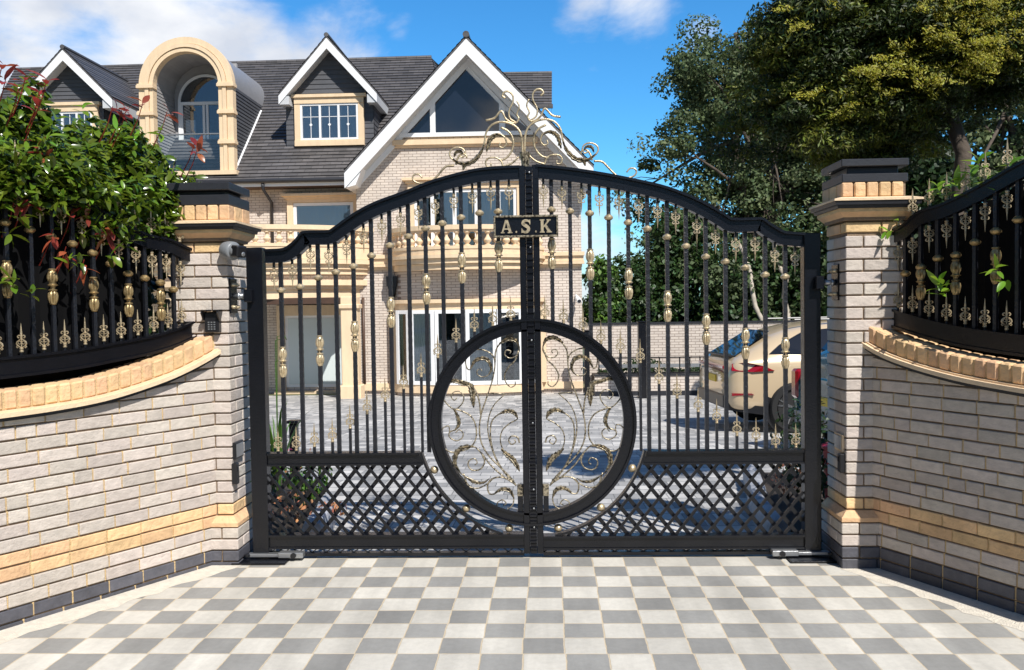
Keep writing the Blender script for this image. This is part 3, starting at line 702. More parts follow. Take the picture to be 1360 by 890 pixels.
def railing(F, top, bot, barS, orn_s, castc, colz, label, S1, pendz=None):
    root = empty('wall_railing', tuple(F.p(.6, OFS, 1.3)), label, 'railing', 'ornamental railings on top of the boundary walls')
    def band(fn_top, th, o0, o1, s0, s1, n=50):
        v = []; ss = [s0+(s1-s0)*i/n for i in range(n+1)]
        for q in ss:
            zt = fn_top(q); sl = (fn_top(q+.01)-fn_top(q-.01))/.02; tt = th*math.sqrt(1+sl*sl)
            v += [F.p(q, o0, zt-tt), F.p(q, o1, zt-tt), F.p(q, o1, zt), F.p(q, o0, zt)]
        f = [(0, 1, 2, 3)]
        for i in range(n):
            for k in range(4): k2 = (k+1) % 4; f.append((i*4+k, i*4+k2, i*4+4+k2, i*4+4+k))
        f.append((n*4, n*4+3, n*4+2, n*4+1)); return v, f
    b = MB(); b.add(*band(top, .075, OFS-.02, OFS+.02, -.05, S1)); b.add(*band(lambda q: top(q)+.006, .014, OFS-.02, OFS+.032, -.05, S1)); b.build('top_rail', M['black'], root)
    b = MB(); b.add(*band(bot, .10, OFS-.02, OFS+.02, -.05, S1)); b.add(*band(lambda q: bot(q)+.006, .014, OFS-.02, OFS+.032, -.05, S1)); b.add(*band(lambda q: bot(q)-.09, .016, OFS-.02, OFS+.034, -.05, S1)); b.build('bottom_rail', M['black'], root)
    b = MB(); 
    q0, q1 = F.p(-.05, OFS+.028), F.p(.0, OFS-.028)
    b.bbox(F.p(-.052, OFS+.028, bot(0)-.11), F.t, -F.n, (0, 0, 1), .055, .056, top(0)-bot(0)+.115, .003); b.build('end_post', M['black'], root)
    fr = math.atan2(F.t[1], F.t[0])
    s = .055; 
    for i, q in enumerate(barS):
        b = MB(); p = F.p(q, OFS); hbar(b, p[0], p[1], bot(q)-.01, top(q)-.07, .0105, fr); bar = b.build('bar', M['hammered'], root)
        ornament('collar', tuple(F.p(q, OFS, colz(q))), bar, 'oldgold')
        if i % 2 == castc[0]: ornament('knuckle', tuple(F.p(q, OFS, castc[1](q))), bar, 'oldgold')
    for q in orn_s:
        b = MB(); p = F.p(q, OFS); b.box(p[0]-.005, p[0]+.005, p[1]-.005, p[1]+.005, bot(q), bot(q)+.022); ks = b.build('spear_stub', M['hammered'], root)
        ornament('spear', tuple(F.p(q, OFS, bot(q)+.035)), ks, 'brass')
        zt = top(q); sl = (top(q+.01)-top(q-.01))/.02; zb = zt-.075*math.sqrt(1+sl*sl)
        b = MB(); b.box(p[0]-.005, p[0]+.005, p[1]-.005, p[1]+.005, zb-.02, zb+.004); ks = b.build('drop_stub', M['hammered'], root)
        ornament('pendant', (p[0], p[1], zb-.032), ks, 'brass')
        b = MB(); b.box(p[0]-.005, p[0]+.005, p[1]-.005, p[1]+.005, zt-.002, zt+.022); ks = b.build('finial_stub', M['hammered'], root)
        ornament('spear', (p[0], p[1], zt+.035), ks, 'brass')
    return root
topL = smooth_interp([(-.05, 1.963), (.05, 1.985), (.169, 2.029), (.333, 2.052), (.494, 2.11), (.769, 2.245), (1.169, 2.34), (1.6, 2.36), (2.1, 2.36)])
botL = smooth_interp([(-.05, 1.56), (.0, 1.537), (.64, 1.405), (1.2, 1.365), (2.1, 1.36)])
topR = smooth_interp([(-.05, 1.995), (.03, 2.01), (.10, 2.02), (.241, 2.10), (.374, 2.123), (.626, 2.20), (.868, 2.291), (1.3, 2.36), (2.0, 2.38)])
botR = smooth_interp([(-.05, 1.575), (.013, 1.555), (.38, 1.465), (.872, 1.405), (1.3, 1.385), (2.0, 1.375)])
barsL = [FL.hit(x, y, OFS)[0] for x, y in [(9.4,371),(42,380),(70,381),(98,390),(124.7,391),(148,395),(171,399),(193,400),(213.8,405),(231,410)]][::-1]
barsL = barsL+[barsL[-1]+.117*i for i in range(1, 8)]
sp_L = [(a+b)/2 for a, b in zip(barsL[:-1], barsL[1:])]; sp_L = [barsL[0]-.055]+sp_L
kL = smooth_interp(sorted([FL.hit(x, y, OFS) for x, y in [(9.4,371),(70,381),(124.7,391),(171,399),(214,405)]]))
cLz = smooth_interp(sorted([FL.hit(x, y, OFS) for x, y in [(9.4,296),(70,315),(124.7,337),(146,350),(171,364),(193,370),(213.8,376),(231,385)]]))
railing(FL, topL, botL, barsL, sp_L, (1, kL), cLz, 'black railing with antique gold knuckles and spear heads, overgrown by the red tipped hedge', 2.1)
spR = [FR.hit(x, y, OFS)[0] for x, y in [(1193,395),(1212,400),(1234,405),(1257,410),(1282,413),(1308,420),(1337,425)]]
spR = spR+[spR[-1]+.122*i for i in range(1, 8)]
barsR = [(a+b)/2 for a, b in zip(spR[:-1], spR[1:])]
kR = smooth_interp([(.2, 1.69), (.47, 1.72), (.75, 1.78), (1.3, 1.86)])
cRz = smooth_interp(sorted([FR.hit(x, y, OFS) for x, y in [(1199.6,364.5),(1220.6,356),(1243,344),(1267.6,339.7),(1294,322.5),(1321,308),(1351.7,292)]]))
railing(FR, topR, botR, barsR, spR, (1, kR), cRz, 'shaded black railing with gold spear heads, fresh green shoots poking through', 1.9)
# ------------------------------------------------------------------ the gate
YF, YB = GD-.03, GD+.03
RC, RO, RI = (0.0, .861), .651, .578
ARCH = {-1: [(353,332),(374,331),(383,328),(393.7,319),(401,309.7),(406,308),(420,307.3),(437,307),(445,302.5),(473,283),(500,269),(540,254.4),(577,240),(627.5,226.6),(660,222.8),(690,221.5)],
        1: [(1068,310.5),(1050.6,309),(1040,307.8),(1031,303),(1021,297),(1014,291.5),(1008,290),(990,290.5),(971,290.5),(962,285),(929,266.5),(886.6,249.5),(845,239.5),(800,230.7),(755,224),(712,220)]}
BARS = {-1: [375,400,424.6,447.8,471.3,495.6,520,545,567.5,590,615,639.5,664], 1: [1043,1016.5,990,964,938,912,887,861,835.7,810,785,759,734.5]}
COLLY = {-1: [385.7,381,369,361.4,353.7,339.5,326,314,303.5,296.7,289,283,281], 1: [367.5,365,355.7,347.5,341,327,315,304,295.6,289,283.4,280.4,278.6]}
KNY = {-1: [481,466,447,415,384,356,341], 1: [469,456.5,437.5,407,377,351.5,337]}
SPX = {-1: [(369,575),(393,567),(417,562),(441,555.6),(464.5,537.6),(487,518.5),(511,502),(535.5,485),(559,469),(581,443.7),(605.4,423),(629.7,408.6),(654,401),(678,396)],
       1: [(1056.8,568),(1030,563),(1004,555),(978.5,547),(951.7,530),(927,515),(899,497),(875,478),(850,450),(823.7,437),(797.8,425),(774,412),(748,399),(723.4,396)]}
MIDZ = {-1: (.675, .601), 1: (.670, .593)}
BOTZ = {-1: (.150, .070), 1: (.136, .058)}
def ringz(u):   # outside top of the ring
    return RC[1]+math.sqrt(max(0, RO*RO-u*u)) if abs(u) < RO else None
# scroll tracings (measured on the left leaf, in units of the photographed detail), mirrored for the right leaf
def RS(pts, k=5): return [G(570+x/3.068, 420+y/3.068) for x, y in crom(pts, k)]
SCROLL = [
 [(355,690),(330,655),(290,615),(245,570),(215,520),(205,465),(212,400),(235,330),(258,260),(268,200),(262,165),(240,145),(205,135),(170,145),(150,175),(152,205),(165,218),(185,190),(210,175),(238,185),(250,210),(242,238),(218,247),(198,238),(196,222),(208,214),(216,224)],
 [(268,190),(272,140),(295,107),(335,95),(362,112),(367,142),(350,165),(325,170),(308,155),(315,138),(332,142),(328,154)],
 [(364,140),(350,180),(325,205),(308,238),(312,268),(332,288),(350,280),(350,264)],
 [(210,400),(205,350),(190,305),(160,272),(115,260),(75,268),(55,300),(60,340),(100,378),(130,362),(142,332),(128,308),(103,308),(90,326),(102,342),(114,332)],
 [(100,378),(130,385),(168,405),(190,445),(190,500),(165,535),(125,550),(85,552),(55,525),(45,485),(58,455),(80,448),(84,475)],
 [(100,378),(112,400),(122,425),(112,458),(84,472),(84,492),(110,507),(134,496),(138,475),(122,462),(108,474)],
 [(345,680),(300,650),(250,605),(215,560),(185,532),(150,530),(112,558),(106,600),(130,640),(175,665),(215,676),(245,662)],
 [(213,555),(226,590),(212,620),(180,628),(160,610),(163,588),(185,580),(196,596),(186,606)],
 [(350,685),(310,640),(272,580),(245,500),(240,430),(262,365),(310,316)],
 [(345,672),(300,625),(265,560),(250,490),(255,430),(285,398),(320,385),(360,415),(330,435),(300,462),(290,500),(300,540),(330,572),(362,602),(368,632)],
 [(368,515),(360,493),(336,488),(324,505),(336,522),(352,512),(346,502)],
 [(345,668),(290,655),(252,665),(238,692),(246,722),(268,722),(300,702),(335,715),(345,745),(335,775),(305,788),(280,775),(280,757),(300,748),(314,762),(302,770)],
 [(140,640),(160,690),(200,700),(240,680),(262,660)],
]
STRAIGHT = [[(310,316),(250,313)]]
LEAVES = [ # spine points, half width
 ([(168,212),(190,178),(232,172),(254,208),(246,238)], 12), ([(285,112),(320,92),(352,97),(366,122)], 13),
 ([(70,270),(105,262),(135,272),(160,282)], 13), ([(135,270),(168,280),(178,310),(180,340),(182,372)], 18),
 ([(104,380),(118,410),(122,440),(104,468)], 12), ([(182,532),(148,532),(115,555),(106,598),(128,635)], 15),
 ([(285,398),(318,384),(348,392),(362,418)], 13), ([(294,540),(318,562),(345,585),(368,630)], 16),
 ([(268,718),(300,702),(330,710),(345,740)], 13), ([(150,655),(185,675),(220,676),(245,662)], 9)]
def CS(pts, k=5): return [G(550+x/4.045, 110+y/4.045) for x, y in crom(pts, k)]
CREST = [
 [(583,395),(578,300),(560,250),(520,220),(465,210),(420,225),(388,265),(378,320),(362,372),(330,420),(285,440),(240,435),(205,410),(190,385),(200,360),(230,347),(262,355),(275,380),(262,400),(245,393)],
 [(465,240),(505,260),(530,300),(530,350),(505,395),(470,415),(440,403),(402,405),(384,425),(392,450),(412,450),(412,432)],
 [(478,452),(470,425),(455,412)], [(475,452),(525,432),(562,398)],
 [(400,355),(395,315),(415,285),(450,275),(485,292),(496,325),(480,348),(458,342),(462,322)],
 [(385,202),(430,190),(468,152),(490,190),(520,213),(548,215),(562,192),(552,168),(565,130),(552,98)],
 [(490,82),(474,70),(485,50),(510,48),(530,70),(530,105),(510,150),(515,190),(545,212)],
 [(215,445),(172,450),(142,480),(110,515),(80,537),(45,542),(10,535),(-8,515),(0,495),(25,492),(44,512)],
 [(225,440),(232,410),(250,385),(275,385),(285,405)],
]
CLEAVES = [([(376,335),(358,378),(325,418),(285,438),(240,432),(208,408)], 17), ([(388,372),(398,330),(412,298),(448,280),(482,292)], 17), ([(262,470),(272,440),(300,425)], 14), ([(214,400),(226,372),(252,368),(266,384)], 12)]
def leafshape(mb, pts, hw, y):
    # acanthus leaf: tapering curled strip with pointed lobes along both edges and a raised rib
    P2 = resample(pts, 4*7+1); P2 = [np.array(p) for p in P2]; n = len(P2); v = []
    for i, p in enumerate(P2):
        t = P2[min(i+1, n-1)]-P2[max(i-1, 0)]; t = t/(np.linalg.norm(t)+1e-9); nn = np.array([-t[1], t[0]])
        q = i/(n-1); f = (math.sin(math.pi*(q*.92+.06)))**.75
        saw = 1-.62*((i % 4)/4.0); wv = hw*f*(.42+.62*saw)
        for a, dy in ((-1, .010), (-.55, .0), (-.12, .004), (0, -.004), (.12, .004), (.45, .0), (.72, .008)):
            c = p+nn*wv*a+t*hw*.25*abs(a)*(1-saw); v.append((c[0], y+dy*min(1, hw/.012), c[1]))
    f = [(i*7+k, i*7+k+1, i*7+8+k, i*7+7+k) for i in range(n-1) for k in range(6)]
    m = len(v); mb.add(v+[(a, b+.003, c) for a, b, c in v], f+[tuple(m+x for x in q)[::-1] for q in f])
def leaf(sd, label):
    X = lambda u: GX+u
    hx = X(sd*1.79)
    root = empty('gate_leaf', (hx, GD, 0), label, 'gate', 'the two leaves of the ornamental driveway gate')
    zpt = G(333, 329.4)[1] if sd < 0 else G(1091, 309.5)[1]
    b = MB(); a0, a1 = sorted((X(sd*1.692), X(sd*1.794)))
    b.bbox((a0, YF-.012, .035), (1,0,0), (0,1,0), (0,0,1), a1-a0, .085, zpt-.035, .004); b.build('hinge_post', M['black'], root)
    # arched top rail
    T = [G(x, y) for x, y in ARCH[sd]]
    T = [(float(p[0]), float(p[1])) for p in crom(T, 4)]
    th = .080
    B = offset_line(T, th)
    Tw = [(X(u), z) for u, z in T]; Bw = [(X(u), z) for u, z in B]
    b = MB(); b.band(Tw, Bw, YF+.008, YB)
    b.band([(x, z+.003) for x, z in Tw], [(X(u), z) for u, z in offset_line(T, .013)], YF-.014, YB+.012)
    b.band([(X(u), z) for u, z in offset_line(T, th-.008)], [(X(u), z) for u, z in offset_line(T, th+.004)], YF-.008, YB+.006)
    b.build('arched_top_rail', M['black'], root)
    Bu = np.array(sorted([(p[0], p[1]) for p in B])); zb = lambda u: float(np.interp(u, Bu[:, 0], Bu[:, 1]))
    # meeting stile
    b = MB(); a0, a1 = sorted((X(sd*.022), X(sd*.062)))
    ztop = T[-1][1]
    b.bbox((a0, YF-.004, .03), (1,0,0), (0,1,0), (0,0,1), a1-a0, .064, ztop-.03+.002, .003); b.build('meeting_stile', M['black'], root)
    # middle rail, bottom rail
    (m1, m0), (b1, b0) = MIDZ[sd], BOTZ[sd]
    RA = .738
    um1 = -math.sqrt(RA**2-(m1-RC[1])**2)-.006; um0 = -math.sqrt(RA**2-(m0-RC[1])**2)-.004
    b = MB(); poly = [(X(sd*1.69), m0), (X(-sd*um0), m0), (X(-sd*um1), m1), (X(sd*1.69), m1)]
    b.prism(poly, YF+.006, YB)
    b.prism([(X(sd*1.69), m1-.010), (X(-sd*um1), m1-.010), (X(-sd*um1), m1+.004), (X(sd*1.69), m1+.004)], YF-.012, YB+.01)
    b.prism([(X(sd*1.69), m0-.004), (X(-sd*um0), m0-.004), (X(-sd*um0), m0+.008), (X(sd*1.69), m0+.008)], YF-.006, YB+.006)
    b.build('middle_rail', M['black'], root)
    b = MB(); x0, x1 = sorted((X(sd*.061), X(sd*1.693)))
    b.box(x0, x1, YF+.006, YB, b0, b1); b.box(x0, x1, YF-.010, YB+.01, b1-.008, b1+.005); b.box(x0, x1, YF-.004, YB+.004, b0-.006, b0+.006)
    b.build('bottom_rail', M['black'], root)
    b = MB(); b.box(x0, x1, YF+.002, YB-.01, .016, .036)
    # little openings strip under the bottom rail
    q = x0
    while q < x1-.05:
        b.tube([(q, GD, .036), (q+.045, GD, b0-.004)], .004, 4); b.tube([(q+.09, GD, .036), (q+.045, GD, b0-.004)], .004, 4); q += .09
    b.build('drop_bar', M['black'], root)
    # half ring and outer quarter arc
    b = MB(); n = 64; T2 = []; B2 = []; T3 = []; B3 = []; T4 = []; B4 = []
    for i in range(n+1):
        a = -math.pi/2+math.pi*i/n; c, s_ = math.cos(a), math.sin(a)
        for Lst, r in ((T2, RO), (B2, RI), (T3, RO+.004), (B3, RO-.012), (T4, RI+.010), (B4, RI-.004)): Lst.append((X(sd*r*c), RC[1]+r*s_))
    b.band(T2, B2, YF+.008, YB); b.band(T3, B3, YF-.012, YB+.008); b.band(T4, B4, YF-.004, YB+.004); b.build('ring_frame', M['black'], root)
    b = MB(); T2 = []; B2 = []; a0 = math.atan2(b1-RC[1], math.sqrt(RA**2-min(RA**2, (b1-RC[1])**2))); a1 = math.atan2(m1-RC[1], -um1)
    for i in range(33):
        a = a0+(a1-a0)*i/32; T2.append((X(sd*RA*math.cos(a)), RC[1]+RA*math.sin(a))); B2.append((X(sd*(RA-.014)*math.cos(a)), RC[1]+(RA-.014)*math.sin(a)))
    b.band(T2, B2, YF, YB); b.build('outer_arc', M['black'], root)
    for ang in (-25.5, -52, -77):
        a = R_(ang); r = .694; b = MB(); cx_, cz_ = X(sd*r*math.cos(a)), RC[1]+r*math.sin(a)
        b.lathe([(.001, -.026), (.014, -.022), (.024, -.010), (.027, 0), (.024, .010), (.014, .022), (.001, .026)], (cx_, GD, cz_), 14, axis='y')
        b.build('brass_ball', M['brass'], root, smooth=True)
    # lattice
    b = MB(); t50 = math.tan(R_(51)); sp = .0965
    def inside(u, z): return u < 1.69 and z > b1-.004 and z < m0+.004 and math.hypot(u, z-RC[1]) > RA-.006
    for layer, sg, y0, y1, w_ in ((0, 1, GD-.020, GD-.010, .0088), (1, -1, GD+.004, GD+.014, .0125)):
        k = -12
        while k < 36:
            u0 = .02+k*sp; seg = []
            for i in range(120):
                z = b1-.002+(m0-b1+.004)*i/119; u = u0+sg*(z-b1)/t50
                if inside(u, z) and u > 0: seg.append((u, z))
            if len(seg) > 3:
                (ua, za), (ub, zb_) = seg[0], seg[-1]
                if math.hypot(ub-ua, zb_-za) > .03:
                    d = np.array([ub-ua, zb_-za]); d /= np.linalg.norm(d); nn = np.array([-d[1], d[0]])*w_
                    b.prism([(X(sd*(ua+nn[0])), za+nn[1]), (X(sd*(ub+nn[0])), zb_+nn[1]), (X(sd*(ub-nn[0])), zb_-nn[1]), (X(sd*(ua-nn[0])), za-nn[1])], y0, y1)
            k += 1
    b.build('lattice_panel', M['black'], root)
    # bars with collars and knuckles
    us = [G(x, 450)[0] for x in BARS[sd]]
    for i, u in enumerate(us):
        zr = ringz(u); z0 = m1 if zr is None else zr-.01
        b = MB(); hbar(b, X(u), GD, z0, zb(u)+.01, .0125); o = b.build('bar', M['hammered'], root)
        zc_ = P(BARS[sd][i]+0, COLLY[sd][i], GD)[2]
        ornament('collar', (X(u), GD, zc_), o, 'brass')
        if i % 2 == 0: ornament('knuckle', (X(u), GD, G(BARS[sd][i], KNY[sd][i//2])[1]), o, 'brass')
    for i, (x, yt) in enumerate(SPX[sd]):
        u, zt = G(x, yt); 
        # keep spears midway between their neighbouring bars
        full = sorted(abs(q) for q in us); 
        au = abs(u)
        zr = ringz(u); z0 = m1 if zr is None or (zr < m1) else zr-.01
        if i == 0: zt = max(zt, z0+.15)
        if zt-.16 < z0: zt = z0+.165
        if i == 13: zt = max(zt, z0+.165)
        b = MB(); hbar(b, X(u), GD, z0, zt-.152, .0085); o = b.build('spear_bar', M['hammered'], root)
        ornament('spear', (X(u), GD, zt-.138), o, 'brass')
        z1 = zb(u)
        b = MB(); hbar(b, X(u), GD, z1-.034, z1+.008, .007); o = b.build('drop_bar_stub', M['hammered'], root)
        ornament('pendant', (X(u), GD, z1-.046), o, 'brass')
    # scrollwork inside the ring
    k = 1 if sd < 0 else -1
    mu = lambda pts: [(X(p[0]*k), p[1]) for p in pts]
    b = MB()
    for c in SCROLL:
        pts = mu(RS(c)); n = len(pts); rs = [.0058*(1-.35*i/n) for i in range(n)]
        b.tube([(x, GD-.006, z) for x, z in pts], rs, 6)
    for c in STRAIGHT: b.tube([(x, GD-.006, z) for x, z in mu(RS(c, 2))], .005, 6)
    sw = b.build('ring_scrollwork', M['bronze'], root, smooth=True)
    for spine, hw in LEAVES:
        b = MB(); leafshape(b, mu(RS(spine, 5)), hw/3.068*GD/FPX*.95, GD-.016); b.build('acanthus_leaf', M['bronze'], sw)
    uc, zcu = G(570+364/3.068, 420+706/3.068)
    b = MB(); a0, a1 = sorted((X(-k*.062), X(-k*.10))); b.bbox((a0, GD-.022, zcu-.04), (1,0,0), (0,1,0), (0,0,1), a1-a0, .044, .075, .004); b.build('scroll_socket', M['bronze'], root)
    b = MB(); b.box(a0+.002, a1-.002, GD-.018, GD+.018, .27, zcu-.04); b.build('socket_post', M['black'], root)
    # crest scrolls
    b = MB()
    for c in CREST:
        pts = CS(c); 
        off = 0
        pts = [(X(p[0]*k), p[1]) for p in pts] if sd < 0 else [(X(-(p[0]))-0.060, p[1]+.010) for p in pts]
        n = len(pts); rs = [.0075*(1-.3*i/n) for i in range(n)]
        b.tube([(x, GD, z) for x, z in pts], rs, 6)
    cs_ = b.build('crest_scrollwork', M['brass'], root, smooth=True)
    for spine, hw in CLEAVES:
        pts = CS(spine, 5); pts = [(X(p[0]), p[1]) for p in pts] if sd < 0 else [(X(-p[0])-.060, p[1]+.010) for p in pts]
        b = MB(); leafshape(b, pts, hw/4.045*GD/FPX*.95, GD-.014); b.build('acanthus_leaf', M['bronze'], cs_)
    return root
gl = leaf(-1, 'left leaf of the black wrought iron gate, nearest the camera pillar, carrying the name sign')
gr = leaf(1, 'right leaf of the black wrought iron gate, in front of the parked cars')
# ribbed cover strip on the left leaf
b = MB(); zt = G(698, 222)[1]; z = .05
b.box(GX-.0205, GX+.0205, YF-.002, YB, .03, zt)
while z < zt-.03:
    b.add([(GX-.020, YF-.002, z), (GX+.020, YF-.002, z), (GX+.020, YF-.013, z+.008), (GX-.020, YF-.013, z+.008), (GX+.020, YF-.013, z+.020), (GX-.020, YF-.013, z+.020), (GX+.020, YF-.002, z+.027), (GX-.020, YF-.002, z+.027)],
          [(0,1,2,3),(3,2,4,5),(5,4,6,7),(0,3,5,7),(1,2,4,6)]); z += .0415
cs = b.build('ribbed_cover_strip', M['black'], gl)
for zz in (.20, .32, .44, .86, 1.38, 2.02-.06, zt-.04):
    b = MB(); b.lathe([(.006, 0), (.006, -.004), (.003, -.006)], (GX+.004, YF-.013, zz), 8, axis='y'); b.build('screw', M['galv'], cs, smooth=True)
# fluted cup on top of the meeting stile
u0, z0 = G(550+597/4.045, 110+447/4.045); u1, z1 = G(550+597/4.045, 110+364/4.045)
cb = MB(); n = 24; prof = [(.023, -.02), (.024, .0), (.026, .03), (.031, .06), (.036, .080), (.033, .084), (.030, .0845), (.001, .083)]
v = []
for i, (r, zz) in enumerate(prof):
    for j in range(n):
        a = 2*math.pi*j/n; rr = r*(1-.08*(j % 2)) if 0 < i < 5 else r; v.append((X0+rr*math.cos(a) if False else GX+u0+rr*math.cos(a), GD+rr*math.sin(a), z0+zz))
cb.add(v, [(i*n+j, i*n+(j+1) % n, (i+1)*n+(j+1) % n, (i+1)*n+j) for i in range(len(prof)-1) for j in range(n)]); cb.build('fluted_cup', M['bronze'], gl)

# name sign: A.S.K
sx0, sz1 = P(655.5, 286.5, GD-.05)[0], P(655.5, 286.5, GD-.05)[2]; sx1, sz0 = P(741.5, 313.5, GD-.05)[0], P(741.5, 313.5, GD-.05)[2]
zmid = (P(698, 301, GD-.05)[2]); H_ = .068
b = MB(); b.bbox((sx0, YF-.045, zmid-H_), (1,0,0), (0,1,0), (0,0,1), sx1-sx0, .028, 2*H_, .003)
b = MB(); f_ = .012
for x0, x1, z0_, z1_ in ((sx0, sx1, zmid-H_, zmid-H_+f_), (sx0, sx1, zmid+H_-f_, zmid+H_), (sx0, sx0+f_, zmid-H_+f_, zmid+H_-f_), (sx1-f_, sx1, zmid-H_+f_, zmid+H_-f_)):
    b.bbox((x0, YF-.052, z0_), (1,0,0), (0,1,0), (0,0,1), x1-x0, .036, z1_-z0_, .003)
sgn_ = b.build('name_sign', M['bronze'], gl, label='aged brass frame round the black A.S.K name panel')
b = MB(); b.box(sx0+f_-.001, sx1-f_+.001, YF-.036, YF-.018, zmid-H_+f_-.001, zmid+H_-f_+.001); b.build('sign_panel', M['black'], sgn_)
def glyph(ch, cx, h):
    s = h; out = []
    if ch == 'A':
        out = [[(-.46,0),(-.46,.07),(-.38,.09),(-.10,1),(.10,1),(.41,.09),(.48,.07),(.48,0),(.10,0),(.10,.07),(.17,.09),(.105,.30),(-.165,.30),(-.23,.09),(-.15,.07),(-.15,0)], 'hole', [(-.135,.40),(.075,.40),(-.03,.74)]]
        polys = [[(-.46,0),(-.15,0),(-.15,.07),(-.24,.09),(-.02,.80),(-.10,1),(-.38,.09),(-.46,.07)], [(-.10,1),(-.02,.80),(.19,.09),(.10,.07),(.10,0),(.48,0),(.48,.07),(.41,.09),(.12,1)], [(-.19,.27),(.14,.27),(.12,.36),(-.17,.36)]]
    elif ch == 'K':
        polys = [[(-.46,0),(-.08,0),(-.08,.08),(-.16,.10),(-.16,.90),(-.08,.92),(-.08,1),(-.46,1),(-.46,.92),(-.38,.90),(-.38,.10),(-.46,.08)],
                 [(-.16,.36),(-.16,.50),(.16,.90),(.08,.92),(.08,1),(.42,1),(.42,.93),(.32,.90),(.07,.60),(-.02,.50)],
                 [(.05,.62),(-.05,.46),(.14,.10),(.07,.08),(.07,0),(.50,0),(.50,.08),(.42,.10)]]
    elif ch == 'S':
        c = crom([(.30,.80),(.20,.90),(.02,.93),(-.18,.86),(-.22,.70),(-.06,.57),(.12,.47),(.22,.32),(.16,.14),(-.02,.06),(-.20,.10),(-.30,.22)], 5)
        wd = lambda t: .055+.075*math.sin(math.pi*t)**1.0
        Lp, Rp = [], []
        for i, p in enumerate(c):
            t = c[min(i+1, len(c)-1)]-c[max(i-1, 0)]; t /= np.linalg.norm(t); q = wd(i/(len(c)-1)); Lp.append(tuple(p+np.array([-t[1], t[0]])*q)); Rp.append(tuple(p-np.array([-t[1], t[0]])*q))
        polys = [('band', Lp, Rp), [(.25,.98),(.36,1.0),(.36,.64),(.30,.64),(.25,.78)], [(-.36,.0),(-.25,.02),(-.25,.24),(-.30,.36),(-.36,.36)]]
    else:
        polys = [[(.07*math.cos(a*math.pi/6), .09+.08*math.sin(a*math.pi/6)) for a in range(12)]]
    b = MB()
    tr = lambda p: (cx+p[0]*s*.95, zmid-s/2+p[1]*s)
    for i, pl in enumerate(polys):
        yy = YF-.044-.0006*i
        if pl[0] == 'band': b.band([tr(p) for p in pl[1]], [tr(p) for p in pl[2]], yy, YF-.0355)
        else: b.prism([tr(p) for p in pl], yy, YF-.0355)
    return b
cw = (sx1-sx0); hh = .082
for ch, fx in (('A', .20), ('.', .352), ('S', .50), ('.', .655), ('K', .805)):
    glyph(ch, sx0+cw*fx, hh).build('letter' if ch != '.' else 'letter_stop', M['brass'], sgn_)

# hinges between pillars and gate
def hinge(x, y, z, xg, pil):
    s = 1 if xg > x else -1
    b = MB(); b.bbox((x-.006, y-.06, z-.11), (1,0,0), (0,1,0), (0,0,1), .012, .12, .22, .003)
    r = b.build('hinge', M['black'], pil, label='black hinge plate with dome nuts')
    for dz in (-.07, .07):
        for dy in (-.035, .035):
            b = MB(); b.lathe([(.013, 0), (.013, .015), (.009, .03), (.001, .033)], (x, y+dy, z+dz), 10, axis='x')
            if s < 0: b.v = [(2*x-a, q, c) for a, q, c in b.v]
            b.build('dome_nut', M['brass'], r, smooth=True)
    b = MB(); b.tube([(x, y, z), (xg, y, z)], .016, 12); b.lathe([(.022, 0), (.024, .01), (.020, .02)], (x+s*.03, y, z), 12, axis='x'); b.build('hinge_bolt', M['galv'], r, smooth=True)
    b = MB(); b.bbox((min(xg, xg+s*.05), y-.03, z-.04), (1,0,0), (0,1,0), (0,0,1), .05, .06, .08, .004); b.build('hinge_block', M['black'], r)
zh = P(325, 393, 5.55)[2]
hinge(-1.974, 5.56, zh, GX-1.80, PL)
zh = P(1100, 375, 5.5)[2]
hinge(1.780, 5.55, zh, GX+1.80, PR)
# floor closers
def closer(xc, s, label):
    r = empty('gate_motor', (xc, 5.5, 0), label, 'gate motor', 'underground gate motors with arms at the gate corners')
    b = MB(); b.bbox((xc-.17, 5.44, .004), (1,0,0), (0,1,0), (0,0,1), .34, .30, .010, .003); b.build('cover_plate', M['black'], r)
    b = MB(); b.bbox((xc-.10 if s > 0 else xc-.16, 5.535, .024), (1,0,0), (0,1,0), (0,0,1), .26, .05, .020, .003); b.build('drive_arm', M['galv'], r)
    b = MB(); b.bbox((xc+.10 if s > 0 else xc-.26, 5.525, .020), (1,0,0), (0,1,0), (0,0,1), .16, .06, .035, .004); b.build('arm_shoe', M['galv'], r)
    b = MB(); b.lathe([(.02, 0), (.02, .012), (.012, .016)], (xc-s*.1, 5.54, .03), 12); b.lathe([(.018, 0), (.018, -.01)], (xc+s*.20, 5.525, .038), 12, axis='y'); b.build('pivot_bolt', M['darkplastic'], r)
closer(GX-1.72, 1, 'steel gate motor plate and arm at the foot of the sunlit pillar')
closer(GX+1.74, -1, 'steel gate motor plate and arm at the foot of the shaded pillar')

